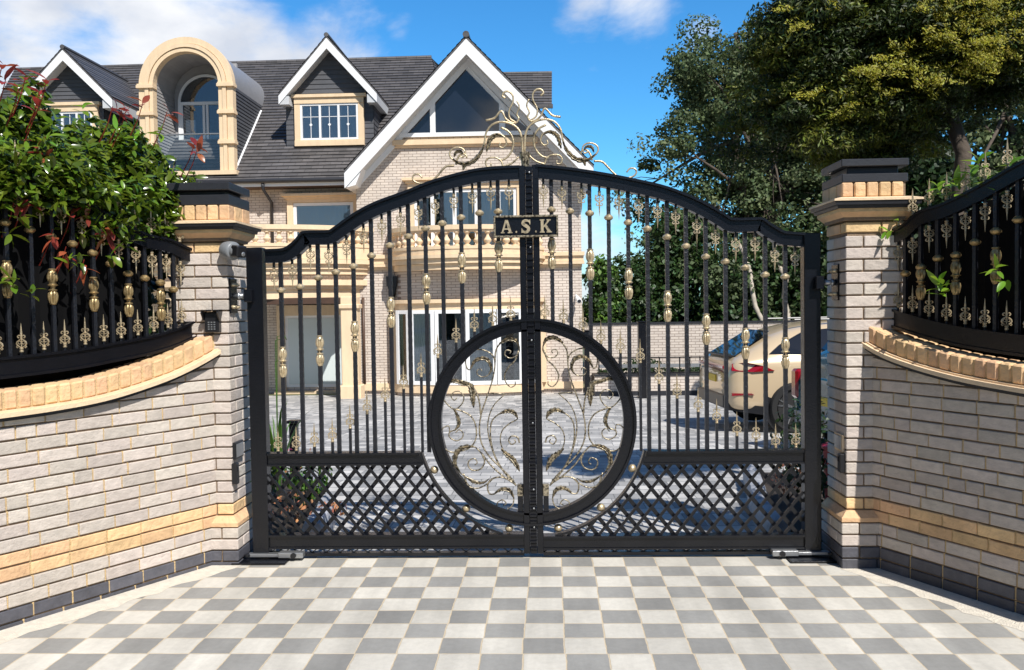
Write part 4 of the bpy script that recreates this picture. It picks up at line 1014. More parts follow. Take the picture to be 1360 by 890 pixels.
# surveillance camera on the left pillar
cxn = (-1.972, 5.50)
zc_ = P(312, 333, 5.47)[2]
r = empty('surveillance_camera', (-1.97, 5.47, zc_), 'grey turret surveillance camera on the corner of the sunlit pillar, aimed at the gate', 'camera')
ax = unit([.80, -.55, -.12]); c0 = np.array([-1.955, 5.45, zc_])
def along(ax, prof, c0, n=20):
    ax = unit(ax); e1 = unit(np.cross(ax, [0, 0, 1])); e2 = np.cross(ax, e1); v = []
    for rr, t in prof:
        for k in range(n):
            a = 2*math.pi*k/n; v.append(c0+ax*t+e1*rr*math.cos(a)+e2*rr*math.sin(a))
    m = len(prof)
    return MB().add(v, [(i*n+k, i*n+(k+1) % n, (i+1)*n+(k+1) % n, (i+1)*n+k) for i in range(m-1) for k in range(n)]+[tuple(range(n))[::-1], tuple((m-1)*n+k for k in range(n))])
along(ax, [(.040, -.04), (.052, -.03), (.058, .0), (.058, .045), (.052, .055), (.047, .058)], c0).build('camera_housing', M['greyplastic'], r, smooth='auto')
hd = along(ax, [(.040, .05), (.042, .075), (.038, .085)], c0).build('camera_ball', M['greyplastic'], r, smooth='auto')
e1 = unit(np.cross(ax, [0, 0, 1])); e2 = np.cross(e1, ax)
b = MB(); b.bbox(c0+ax*.135-e1*.036-e2*.034, e1, -ax, e2, .072, .07, .072, .008); b.build('camera_face', M['darkplastic'], r)
b = along(ax, [(.013, .132), (.013, .137), (.009, .139)], c0-e2*.012-e1*.008); b.build('camera_lens', M['galv'], r)

# keypad on the left pillar
kx0, kz1 = P(268, 415, 5.40)[0], P(268, 415, 5.40)[2]; kx1, kz0 = P(288, 442, 5.40)[0], P(288, 442, 5.40)[2]
r = empty('keypad', ((kx0+kx1)/2, 5.47, kz0), 'small black entry keypad with hood on the sunlit pillar beside the railing end', 'keypad')
b = MB(); b.bbox((kx0, 5.435, kz0), (1,0,0), (0,1,0), (0,0,1), kx1-kx0, .05, kz1-kz0, .006); b.build('keypad_body', M['darkplastic'], r)
b = MB(); b.prism([(5.485, kz1+.004), (5.405, kz1+.010), (5.395, kz1-.004), (5.43, kz1-.05), (5.45, kz1-.05)], kx0-.008, kx0-.001, axis='x'); b.prism([(5.485, kz1+.004), (5.405, kz1+.010), (5.395, kz1-.004), (5.43, kz1-.05), (5.45, kz1-.05)], kx1+.001, kx1+.008, axis='x')
b.box(kx0-.008, kx1+.008, 5.40, 5.485, kz1+.0105, kz1+.015); b.build('keypad_hood', M['darkplastic'], r)
kk = MB()
for i in range(3):
    for j in range(4):
        x = kx0+.028+i*.018; z = kz0+.022+j*.014
        kk.box(x-.005, x+.005, 5.432, 5.4355, z-.004, z+.004)
kk.build('number_keys', M['galv'], r)

# side plates and boxes on both pillars (gate-side faces)
def side_fit(sgn, x, y0, y1, z0, z1, nm, m, label, cat, th=.012, grp=None):
    b = MB(); b.bbox((x, y0, z0), (0,1,0), (sgn,0,0), (0,0,1), y1-y0, th, z1-z0, .003)
    o = b.build(nm, m, label=label, cat=cat, group=grp); return o
zz = lambda x, y, Y: P(x, y, Y)[2]
r = empty('letter_plate', (-1.97, 5.6, zz(325, 608, 5.6)), 'small silver intercom plate in black frame on the sunlit pillar', 'intercom')
z0, z1 = zz(325, 607, 5.6), zz(325, 585, 5.6)
b = MB(); b.bbox((-1.982, 5.50, z0), (0,1,0), (1,0,0), (0,0,1), .15, .02, z1-z0, .003); b.build('plate_frame', M['darkplastic'], r)
b = MB(); b.bbox((-1.961, 5.512, z0+.012), (0,1,0), (1,0,0), (0,0,1), .126, .004, z1-z0-.024, .001); b.build('plate_face', M['galv'], r)
z0, z1 = zz(320, 642, 5.52), zz(320, 614, 5.52)
r = empty('photocell', (-1.97, 5.52, z0), 'narrow black photocell box on the sunlit pillar below the silver plate', 'photocell')
b = MB(); b.bbox((-1.982, 5.475, z0), (0,1,0), (1,0,0), (0,0,1), .045, .035, z1-z0, .005); b.build('photocell_body', M['darkplastic'], r)
b = MB(); b.bbox((-1.9468, 5.485, z1-.05), (0,1,0), (1,0,0), (0,0,1), .025, .002, .03, .0005); b.build('photocell_window', M['lens'], r)
z0, z1 = zz(1108, 598, 5.5), zz(1108, 575, 5.5)
r = empty('letter_plate', (1.785, 5.5, z0), 'small silver plate in stone frame on the shaded pillar', 'intercom')
b = MB(); b.bbox((1.787, 5.41, z0), (0,1,0), (-1,0,0), (0,0,1), .15, .014, z1-z0, .003); b.build('plate_frame', M['stone'], r)
b = MB(); b.bbox((1.772, 5.424, z0+.014), (0,1,0), (-1,0,0), (0,0,1), .12, .004, z1-z0-.028, .001); b.build('plate_face', M['galv'], r)
z0, z1 = zz(1113, 627, 5.42), zz(1113, 602, 5.42)
r = empty('photocell', (1.785, 5.42, z0), 'narrow black photocell box on the shaded pillar', 'photocell')
b = MB(); b.bbox((1.787, 5.39, z0), (0,1,0), (-1,0,0), (0,0,1), .05, .035, z1-z0, .005); b.build('photocell_body', M['darkplastic'], r)
b = MB(); b.bbox((1.7518, 5.40, z1-.05), (0,1,0), (-1,0,0), (0,0,1), .03, .002, .03, .0005); b.build('photocell_window', M['lens'], r)
# ------------------------------------------------------------------ the house
YG, YW = 24.4, 25.4
house = empty('house', (-2, YG, gz(24)), 'large pale brick house with slate roof, arched dormer and curved balconies behind the gate', 'house')
def rect(x0, y0, x1, y1, Y):      # photographed rectangle -> world x0,x1,z0,z1 at depth Y
    xm, ym = (x0+x1)/2, (y0+y1)/2
    return P(x0, ym, Y)[0], P(x1, ym, Y)[0], P(xm, y1, Y)[2], P(xm, y0, Y)[2]
ZG = gz(24)-.05
# gable block wall
gx0, gx1 = P(476, 400, YG)[0], P(773, 400, YG)[0]
xc_ = P(619, 60, YG)[0]; zap = P(619, 84, YG)[2]
zl = P(476, 244, YG)[2]; slope = (P(619, 47, YG-.6)[2]-P(457, 228, YG-.6)[2])/(P(619, 47, YG-.6)[0]-P(457, 228, YG-.6)[0])
b = MB(); zs_ = zap-(xc_-gx0)*slope; zs2 = zap-(gx1-xc_)*slope
b.prism([(gx0, ZG), (gx1, ZG), (gx1, zs2), (xc_, zap), (gx0, zs_)], YG, YG+7)
b.build('gable_wall', M['hbrick'], house)
# main wall left
wx0 = P(-60, 400, YW)[0]
b = MB(); b.box(wx0, gx0+.02, YW, YW+6.5, ZG, P(300, 246, YW)[2]); b.build('main_wall', M['hbrick'], house)
# gable roof: two slabs + fascia
YR = YG-.62
za = P(619, 47, YR)[2]; xa = P(619, 47, YR)[0]; xl = P(457, 228, YR)[0]; zl_ = P(457, 226, YR)[2]; xr = xa+(xa-xl); 
m_ = (za-zl_)/(xa-xl)
gr_ = MB()
for sgn, xe_ in ((-1, xl), (1, xr)):
    gr_.lap((xe_, YR-.02, zl_), (xe_, YG+6.5, zl_), (xa, YG+6.5, za), (xa, YR-.02, za), 26, (sgn*m_, 0, 1), .02)
    gr_.add([(xe_, YR-.02, zl_-.02), (xe_, YG+6.5, zl_-.02), (xa, YG+6.5, za-.02), (xa, YR-.02, za-.02), (xe_, YR-.02, zl_-.10), (xe_, YG+6.5, zl_-.10), (xa, YG+6.5, za-.10), (xa, YR-.02, za-.10)], [(0,1,2,3), (4,5,6,7), (0,3,7,4), (0,4,5,1)])
gr_.tube([(xa, YR-.05, za+.02), (xa, YG+6.5, za+.02)], .09, 10)
groof = gr_.build('gable_roof', M['slate'], house)
def vee(x_a, z_a, xe0, dz0, dz1, y0, y1, m, name, parent, slope_):
    # inverted V board: outer apex z_a-dz0, inner z_a-dz1, half width xe0
    b = MB(); b.prism([(x_a-xe0, z_a-dz0-xe0*slope_), (x_a, z_a-dz0), (x_a+xe0, z_a-dz0-xe0*slope_), (x_a+xe0, z_a-dz1-xe0*slope_), (x_a, z_a-dz1), (x_a-xe0, z_a-dz1-xe0*slope_)], y0, y1)
    return b.build(name, m, parent)
hwid = xa-xl
vee(xa, za, hwid-.01, .10, .50, YR-.04, YR, M['whitep'], 'bargeboard', house, m_)
vee(xa, za, hwid-.04, .42, .46, YR, YG-.002, M['greysoffit'], 'soffit', house, m_)
vee(xa, za, hwid-.30, .46, .66, YG-.07, YG-.003, M['whitep'], 'verge_frame', house, m_)
for s in (-1, 1):   # boxed ends of the verge
    b = MB(); xx0, xx1 = sorted((xa+s*(hwid-.02), xa+s*(hwid-.55))); b.prism([(xa+s*(hwid-.02), zl_-.08), (xa+s*(hwid-.02), zl_-.47), (xa+s*(hwid-.30), zl_-.40), (xa+s*(hwid-.55), zl_+.2)], YR+.002, YG+.9); b.build('verge_box', M['whitep'], house)
# gable window
wz0 = P(620, 180, YG)[2]; yg0, yg1 = YG-.05, YG-.01
gw = MB(); 
tz = P(620, 84, YG)[2]; xL0 = P(530, 180, YG)[0]; xR0 = P(709, 180, YG)[0]; xC = (xL0+xR0)/2; ms = (tz-wz0)/(xC-xL0)
gw.prism([(xL0, wz0-.02), (xR0, wz0-.02), (xC, tz)], YG-.03, YG-.004); gwin = gw.build('gable_window', M['whitep'], house)
def zat(x, d=.0): return tz-abs(x-xC)*ms-d
fr = .17
def pane(x0, x1, zb, name='pane', m='darkglass'):
    pts = [(x0, zb), (x1, zb)]
    if zat(x1)-fr > zb+.02: pts.append((x1, zat(x1)-fr))
    if x0 < xC < x1: pts.append((xC, tz-fr))
    if zat(x0)-fr > zb+.02: pts.append((x0, zat(x0)-fr))
    b = MB(); b.prism(pts, YG-.045, YG-.031); b.build(name, M[m], gwin, label=None)
M['gableglass'] = mat('dark_reflective_glass', (.010, .014, .024), .02, spec=.5)
M['gableglass'].node_tree.nodes['Principled BSDF'].inputs['IOR'].default_value = 1.75
xm1, xm2 = P(575, 160, YG)[0], P(667, 160, YG)[0]
pane(P(537, 178, YG)[0], xm1-.08, wz0+.09, m='gableglass'); pane(xm1+.08, xm2-.09, wz0+.09, m='gableglass'); pane(xm2+.09, P(704, 178, YG)[0], wz0+.09, m='gableglass')
b = MB(); b.box(xL0+.02, xR0-.02, YG-.10, YG-.03, wz0-.03, wz0+.08); 
for xm in (xm1, xm2): b.prism([(xm-.07, wz0+.08), (xm+.07, wz0+.08), (xm+.07, zat(xm+.07)-.05), (xm-.07, zat(xm-.07)-.05)], YG-.075, YG-.03)
b.build('window_frame', M['whitep'], gwin)
x0, x1, z0, z1 = rect(522, 185, 714, 192, YG); b = MB(); b.box(x0, x1, YG-.12, YG-.001, z0, z1); b.box(x0+.05, x1-.05, YG-.07, YG-.001, z0-.06, z0-.001); b.build('gable_sill', M['stone'], house)

def window(parent, x0, y0, x1, y1, Y, panes, name='window', surround=12, head=None, sill=None, curtain='curtain', sash=.06, glass='glass', gath=True, back='dark'):
    """window standing on wall plane Y (frame proud): white frame, panes, curtains behind glass, cream surround"""
    X0, X1, Z0_, Z1_ = rect(x0, y0, x1, y1, Y)
    b = MB(); b.box(X0, X1, Y-.006, Y-.002, Z0_, Z1_); w_ = b.build(name, M[back], parent)
    fb = MB(); f = .075
    fb.box(X0-f*.2, X1+f*.2, Y-.10, Y-.006, Z1_-f, Z1_+.01); fb.box(X0-f*.2, X1+f*.2, Y-.11, Y-.006, Z0_-.01, Z0_+f)
    fb.box(X0-f*.2, X0+f, Y-.10, Y-.006, Z0_+f, Z1_-f); fb.box(X1-f, X1+f*.2, Y-.10, Y-.006, Z0_+f, Z1_-f)
    edges = [X0+f]
    tot = sum(panes); acc_ = 0
    for i, p in enumerate(panes[:-1]):
        acc_ += p; xm = X0+(X1-X0)*acc_/tot; fb.box(xm-f*.7, xm+f*.7, Y-.095, Y-.006, Z0_+f, Z1_-f); edges += [xm-f*.7, xm+f*.7]
    edges.append(X1-f)
    fb.build('window_frame', M['whitep'], w_)
    for i in range(0, len(edges), 2):
        a, c = edges[i], edges[i+1]
        g = MB(); g.box(a, c, Y-.065, Y-.060, Z0_+f, Z1_-f); g.build('pane', M[glass], w_)
    if curtain:
        cb = MB(); n = int((X1-X0)/.045); v = []
        for i in range(n+1):
            x = X0+(X1-X0)*i/n; yy = Y-.025+.012*math.sin(i*1.9)+.006*math.sin(i*.7)
            v += [(x, yy, Z0_+.03), (x, yy, Z1_-.05)]
        f_ = [(2*i, 2*i+2, 2*i+3, 2*i+1) for i in range(n)]
        if gath == 'part': f_ = [q for i, q in enumerate(f_) if (i//8) % 3 != 1]
        cb.add(v, f_); cb.build('curtain', M[curtain], w_, smooth=True)
    sw_ = surround*.0206
    if surround:
        s = MB(); s.box(X0-sw_, X0-.02, Y-.14, Y-.001, Z0_-.02, Z1_+.02); s.box(X1+.02, X1+sw_, Y-.14, Y-.001, Z0_-.02, Z1_+.02)
        s.box(X0-sw_, X1+sw_, Y-.145, Y-.001, Z1_+.021, Z1_+.021+(head or .18)); s.build('window_surround', M['stone'], w_)
        h0 = Z1_+.022+(head or .18)
        s = MB(); s.box(X0-sw_-.06, X1+sw_+.06, Y-.20, Y-.001, h0, h0+.07); s.box(X0-sw_-.14, X1+sw_+.14, Y-.28, Y-.001, h0+.071, h0+.14); s.build('window_cornice', M['stone'], w_)
        s = MB(); s.box(X0-sw_-.05, X1+sw_+.05, Y-.24, Y-.001, Z0_-.02-(sill or .14), Z0_-.021); s.build('window_sill', M['stone'], w_)
    return w_
window(house, 552, 252, 686, 330, YG, [1, 1.25, 1.25, 1.25, 1], surround=9, head=.16, gath='part')
window(house, 392, 270, 470, 330, YW, [1], surround=9, head=.10)

# string course over the gable wall
def hb(x0, y0, x1, y1, Y, dep, mb): X0, X1, z0, z1 = rect(x0, y0, x1, y1, Y); mb.box(X0, X1, Y-dep, Y-.001, z0, z1)
b = MB(); hb(476, 337, 776, 342, YG, .16, b); hb(476, 342.3, 775, 349, YG, .10, b); hb(476, 349.3, 776, 353, YG, .14, b); hb(476, 353.3, 773, 357, YG, .07, b); b.build('string_course', M['stone'], house)
b = MB(); X0, X1, z0, z1 = rect(476, 508, 773, 517, YG); b.box(X0, X1+.03, YG-.08, YG-.001, z0, z1); b.build('plinth_band', M['stone'], house)

# curved bay and balconies: arcs in plan
def arcpts(cx, y_back, a, bdep, n=28, a0=180, a1=360):
    return [(cx+a*math.cos(R_(a0+(a1-a0)*i/n)), y_back+bdep*math.sin(R_(a0+(a1-a0)*i/n))) for i in range(n+1)]
def slab(mb, pts, z0, z1): mb.prism(pts, z0, z1, axis='z')
def balcony(cx, yb, a, dep, zr, zb, zs0, mould, nb, label, rng):
    root_b = MB(); slab(root_b, arcpts(cx, yb, a, dep), zs0, zb); bal = root_b.build('balcony', M['stone'], house, label=label)
    for i, (da, z0, z1) in enumerate(mould):
        b = MB(); slab(b, arcpts(cx, yb, a+da, dep+da), z0, z1); b.build('moulding', M['stone'], bal)
    b = MB(); pts = arcpts(cx, yb, a-.08, dep-.08, 36)
    def rail_(pts, z0, z1, hw):
        v = []; n = len(pts)
        for i, p in enumerate(pts):
            t = np.array(pts[min(i+1, n-1)])-np.array(pts[max(i-1, 0)]); t /= np.linalg.norm(t); nn = np.array([-t[1], t[0]])*hw
            for s, z in ((1, z0), (-1, z0), (-1, z1), (1, z1)): v.append((p[0]+s*nn[0], p[1]+s*nn[1], z))
        f = [(i*4+k, i*4+(k+1) % 4, i*4+4+(k+1) % 4, i*4+4+k) for i in range(n-1) for k in range(4)]+[(0,1,2,3), (n*4-1,n*4-2,n*4-3,n*4-4)]
        b.add(v, f)
    rail_(pts, zr-.12, zr, .12); rail_(pts, zr-.17, zr-.121, .08); rail_(pts, zb, zb+.08, .10); b.build('handrail', M['stone'], bal)
    h = zr-.17-zb-.08
    src = None
    for i in range(nb):
        a_ = R_(rng[0]+(rng[1]-rng[0])*(i+.5)/nb); x, y = cx+(a-.08)*math.cos(a_), yb+(dep-.08)*math.sin(a_)
        if src is None:
            b = MB(); pr = [(.085, 0), (.085, .08), (.045, .10), (.05, .16), (.095, .30), (.10, .40), (.07, .52), (.04, .66), (.038, .78), (.055, .82), (.04, .86), (.08, .92), (.08, 1)]
            b.lathe([(r_*1.0, z*h+zb+.08) for r_, z in pr], (x, y, 0), 10); src = b.build('baluster', M['stone'], bal, smooth='auto', origin=(x, y, zb))
        else:
            o = src.copy(); COL.objects.link(o); o.parent = bal; o.location = chain_mat(bal).inverted() @ Vector((x, y, zb))
    return bal
# right balcony over the gable bay
cxb = P(620, 330, YG)[0]; ab = P(722, 330, YG)[0]-cxb; dp = 1.5
yf_ = YG-dp
zr = P(622, 298, yf_)[2]; zb_ = P(622, 330, yf_)[2]
mo = [(-.10, P(622, 357, yf_)[2], P(622, 349.3, yf_)[2]-.001), (-.02, P(622, 349, yf_)[2], P(622, 342.3, yf_)[2]-.001), (.05, P(622, 342, yf_)[2], P(622, 337.2, yf_)[2])]
balcony(cxb, YG-.001, ab, dp, zr, zb_, P(622, 337, yf_)[2], mo, 22, 'curved stone balcony under the gable', (186, 354))
# bay wall and its window
bd = .75
bp = arcpts(cxb, YG-.002, ab-.12, bd, 28)
zbt = P(622, 366, YG-bd)[2]
b = MB(); slab(b, bp, ZG, zbt-.001+.35); b.build('bay_wall', M['hbrick'], house)
def bandarc(mb, a, dep, z0, z1): slab(mb, arcpts(cxb, YG-.003, a, dep, 28), z0, z1)
yb_ = YG-bd
z_head0, z_head1 = P(622, 411, yb_)[2], P(622, 397, yb_)[2]; z_s0, z_s1 = P(622, 522, yb_)[2], P(622, 511, yb_)[2]
b = MB(); bandarc(b, ab-.08, bd+.05, z_head0, z_head1-.10); bandarc(b, ab+.02, bd+.14, z_head1-.099, z_head1); bandarc(b, ab-.04, bd+.10, z_s0, z_s1); b.build('bay_surround', M['stone'], house)
# bay windows follow the arc: five flat lights
bay = MB(); ang = [200, 222, 246, 270, 294, 318, 340]
A = lambda th, o=0: (cxb+(ab-.12+o)*math.cos(R_(th)), YG-.002+(bd+o)*math.sin(R_(th)))
baywin = None
for i in range(len(ang)-1):
    p0, p1 = np.array(A(ang[i], .012)), np.array(A(ang[i+1], .012)); t = unit(p1-p0); ln = np.linalg.norm(p1-p0); nrm = np.array([t[1], -t[0]])
    T3 = np.array([t[0], t[1], 0]); N3 = np.array([nrm[0], nrm[1], 0]); 
    zw0, zw1 = z_s1+.002, z_head0-.002; hh_ = zw1-zw0
    o0 = np.array([p0[0], p0[1], zw0])
    b = MB(); mid = .09
    b.bbox(o0+N3*.05, T3, -N3, (0,0,1), ln, .02, hh_, .002)
    wdw = b.build('bay_window', M['dark'], house)
    b = MB()
    for a_, l_ in ((0, .10), (ln-.10, .10)): b.bbox(o0+T3*a_+N3*.12, T3, -N3, (0,0,1), l_, .06, hh_, .004)
    b.bbox(o0+N3*.118+T3*.10, T3, -N3, (0,0,1), ln-.2, .05, .10, .004); b.bbox(o0+N3*.118+T3*.10+np.array([0,0,hh_-.10]), T3, -N3, (0,0,1), ln-.2, .05, .10, .004)
    b.build('window_frame', M['whitep'], wdw)
    b = MB(); b.bbox(o0+N3*.10+T3*.10+np.array([0,0,.1]), T3, -N3, (0,0,1), ln-.2, .006, hh_-.2, .001); b.build('pane', M['glass'], wdw)
    b = MB(); n = 26; v = []
    for k in range(n+1):
        q = o0+T3*(.08+(ln-.16)*k/n)+N3*(.075+.014*math.sin(k*1.7)); v += [tuple(q+np.array([0,0,.05])), tuple(q+np.array([0,0,hh_-.06]))]
    fs = [(2*k, 2*k+2, 2*k+3, 2*k+1) for k in range(n) if (i % 2 == 1) or k < 8 or k > 17]
    b.add(v, fs); b.build('curtain', M['drape'] if i % 2 == 0 else M['frosted'], wdw, smooth=True)
for th in (187, 353):
    q = A(th, .06); b = MB(); b.box(q[0]-.11, q[0]+.11, q[1]-.10, YG-.004, z_s1, z_head0); b.build('bay_jamb', M['stone'], house)

# left porch: curved balcony on entablature with column, door behind
cxl = P(290, 330, 23)[0]; al = P(505, 330, 24.0)[0]-cxl; dl = 2.7; yfl = YW-dl
Yl = lambda x: YW-dl*math.sqrt(max(0, 1-((x-cxl)/al)**2))
def zof(px, py):
    # height of a photographed point on the curved front
    Yg_ = YW-dl
    for _ in range(12): X = P(px, py, Yg_)[0]; Yg_ = Yl(X)
    return P(px, py, Yg_)[2]
zr2, zb2 = zof(350, 298), zof(350, 327)
print('balcony z', zr2, zb2, zof(440, 303))
mo = [(-.12, zof(380, 364), zof(380, 357)-.001), (-.05, zof(380, 357), zof(380, 350)-.001), (.05, zof(380, 350), zof(380, 344)-.0)]
balcony(cxl, YW-.001, al, dl, zr2, zb2, zof(380, 343.6), mo, 30, 'curved stone balcony above the entrance', (215, 350))
b = MB(); slab(b, arcpts(cxl, YW-.002, al-.25, dl-.25), zof(380, 372), zof(380, 364)-.001); b.build('porch_wall', M['hbrick'], house)
b = MB(); 
for da, y1_, y0_ in ((-.02, 379, 371.5), (-.12, 384, 379), (-.2, 397, 384)):
    slab(b, arcpts(cxl, YW-.003, al+da-.12, dl+da-.1), zof(380, y1_), zof(380, y0_)-.001)
b.build('porch_entablature', M['stone'], house)
b = MB(); X0, X1, z0, z1 = rect(330, 396, 452, 404, 23.6); b.box(X0, X1, 23.2, YW-.01, z0, z1); b.build('timber_soffit', M['brown'], house)
xcol = P(466, 450, 23.3)[0]; zc0 = gz(23.3); zc1 = P(466, 399, 23.3)[2]
b = MB(); b.bbox((xcol-.22, 23.1, zc0+.25), (1,0,0), (0,1,0), (0,0,1), .44, .40, zc1-zc0-.25+.1, .02); b.bbox((xcol-.29, 23.03, zc0-.1), (1,0,0), (0,1,0), (0,0,1), .58, .54, .45, .02); b.bbox((xcol-.27, 23.05, zc1-.22), (1,0,0), (0,1,0), (0,0,1), .54, .5, .12, .02); b.build('porch_column', M['stone'], house)
# door / glazed screen under the porch
X0, X1, Z0_, Z1_ = rect(380, 419, 458, 514, YW)
b = MB(); b.box(X0, X1, YW-.05, YW-.002, Z0_, Z1_); dr = b.build('entrance_screen', M['whitep'], house)
b = MB(); b.box(X0+.09, X1-.06, YW-.07, YW-.051, Z0_+.09, Z1_-.08); b.build('frosted_panel', M['frosted'], dr)
b = MB(); b.box(X0-.22, X0-.001, YW-.12, YW-.002, Z0_-.1, Z1_+.3); b.box(X1+.001, X1+.3, YW-.12, YW-.002, Z0_-.1, Z1_+.3); b.box(X0-.001, X1+.001, YW-.14, YW-.002, Z1_+.001, Z1_+.3); b.box(X0-.3, X1+.3, YW-.25, YW-.002, Z0_-.22, Z0_-.101); b.build('entrance_surround', M['stone'], dr)

# eaves: fascia, gutter, downpipe
ye = YW-.5; ze = P(360, 241, ye)[2]
b = MB(); b.box(wx0, gx0-.05, ye, ye+.03, ze-.14, ze); b.build('fascia', M['whitep'], house)
b = MB(); b.box(wx0, gx0, ye+.03, YW, ze-.16, ze-.13); b.build('soffit', M['brown'], house)
b = MB(); b.tube([(wx0, ye-.06, ze+.01), (gx0-.1, ye-.06, ze+.01)], .065, 10); b.build('gutter', M['capblack'], house)
xd = P(362, 280, YW)[0]; b = MB(); b.tube([(xd-.1, ye-.04, ze-.05), (xd-.1, ye, ze-.22), (xd, YW-.07, ze-.55), (xd, YW-.07, ze-3.0)], .045, 8); b.build('downpipe', M['capblack'], house, smooth=True)
xd = P(484, 460, YG)[0]; b = MB(); b.tube([(xd, YG-.06, P(484, 395, YG)[2]), (xd, YG-.06, P(484, 510, YG)[2])], .04, 8); b.build('downpipe', M['brown'], house, smooth=True)

# main roof
YRD = 30.2
def roofz(Y): return ze+(Y-ye)*(zrd-ze)/(YRD-ye)
zrd = P(360, 84, YRD)[2]
eL, eR = (wx0+.3, ye, ze+.02), (P(610, 240, ye)[0], ye, ze+.02)
rL, rR = P(20, 97, YRD), P(573, 75, YRD)
rL = (rL[0], YRD, zrd); rR = (rR[0], YRD, zrd+.06)
b = MB(); b.lap(eL, eR, rR, rL, 40, (0, -1, .85), .035)
hipE = P(640, 150, 27.0)
b.lap(eR, (eR[0]+3.5, YRD+2, ze), (rR[0]+.05, YRD+.3, zrd), rR, 40, (1, 0, 1), .035)
b.tube([rL, rR], .07, 8)
b.build('main_roof', M['slate'], house)
# back wing roof to the right of the gable
a0, a1 = P(640, 139, 28.0), P(733, 139, 28.0); a2, a3 = P(733, 97, 29.6), P(640, 98.5, 29.6)
b = MB(); b.lap(a0, a1, a2, a3, 12, (0, -1, .85), .035); b.add([a1, a2, (a1[0], 31, a1[2])], [(0,1,2)]); b.tube([a3, a2], .06, 8)
b.box(a0[0], a1[0]+.03, 27.9, 28.0, a1[2]-.12, a1[2]-.0); b.build('rear_roof', M['slate'], house)
b = MB(); b.box(a0[0], a1[0]-.4, 28.3, 31, ZG, a1[2]-.05); b.build('rear_wall', M['hbrick'], house)

def Yroof(x, y):
    d = ray(x, y); # intersect with main roof plane
    k = (zrd-ze)/(YRD-ye); # z = ze+(Y-ye)*k
    t = (ze-k*ye-HC)/(d[2]-k*d[1]); return float(t*d[1])
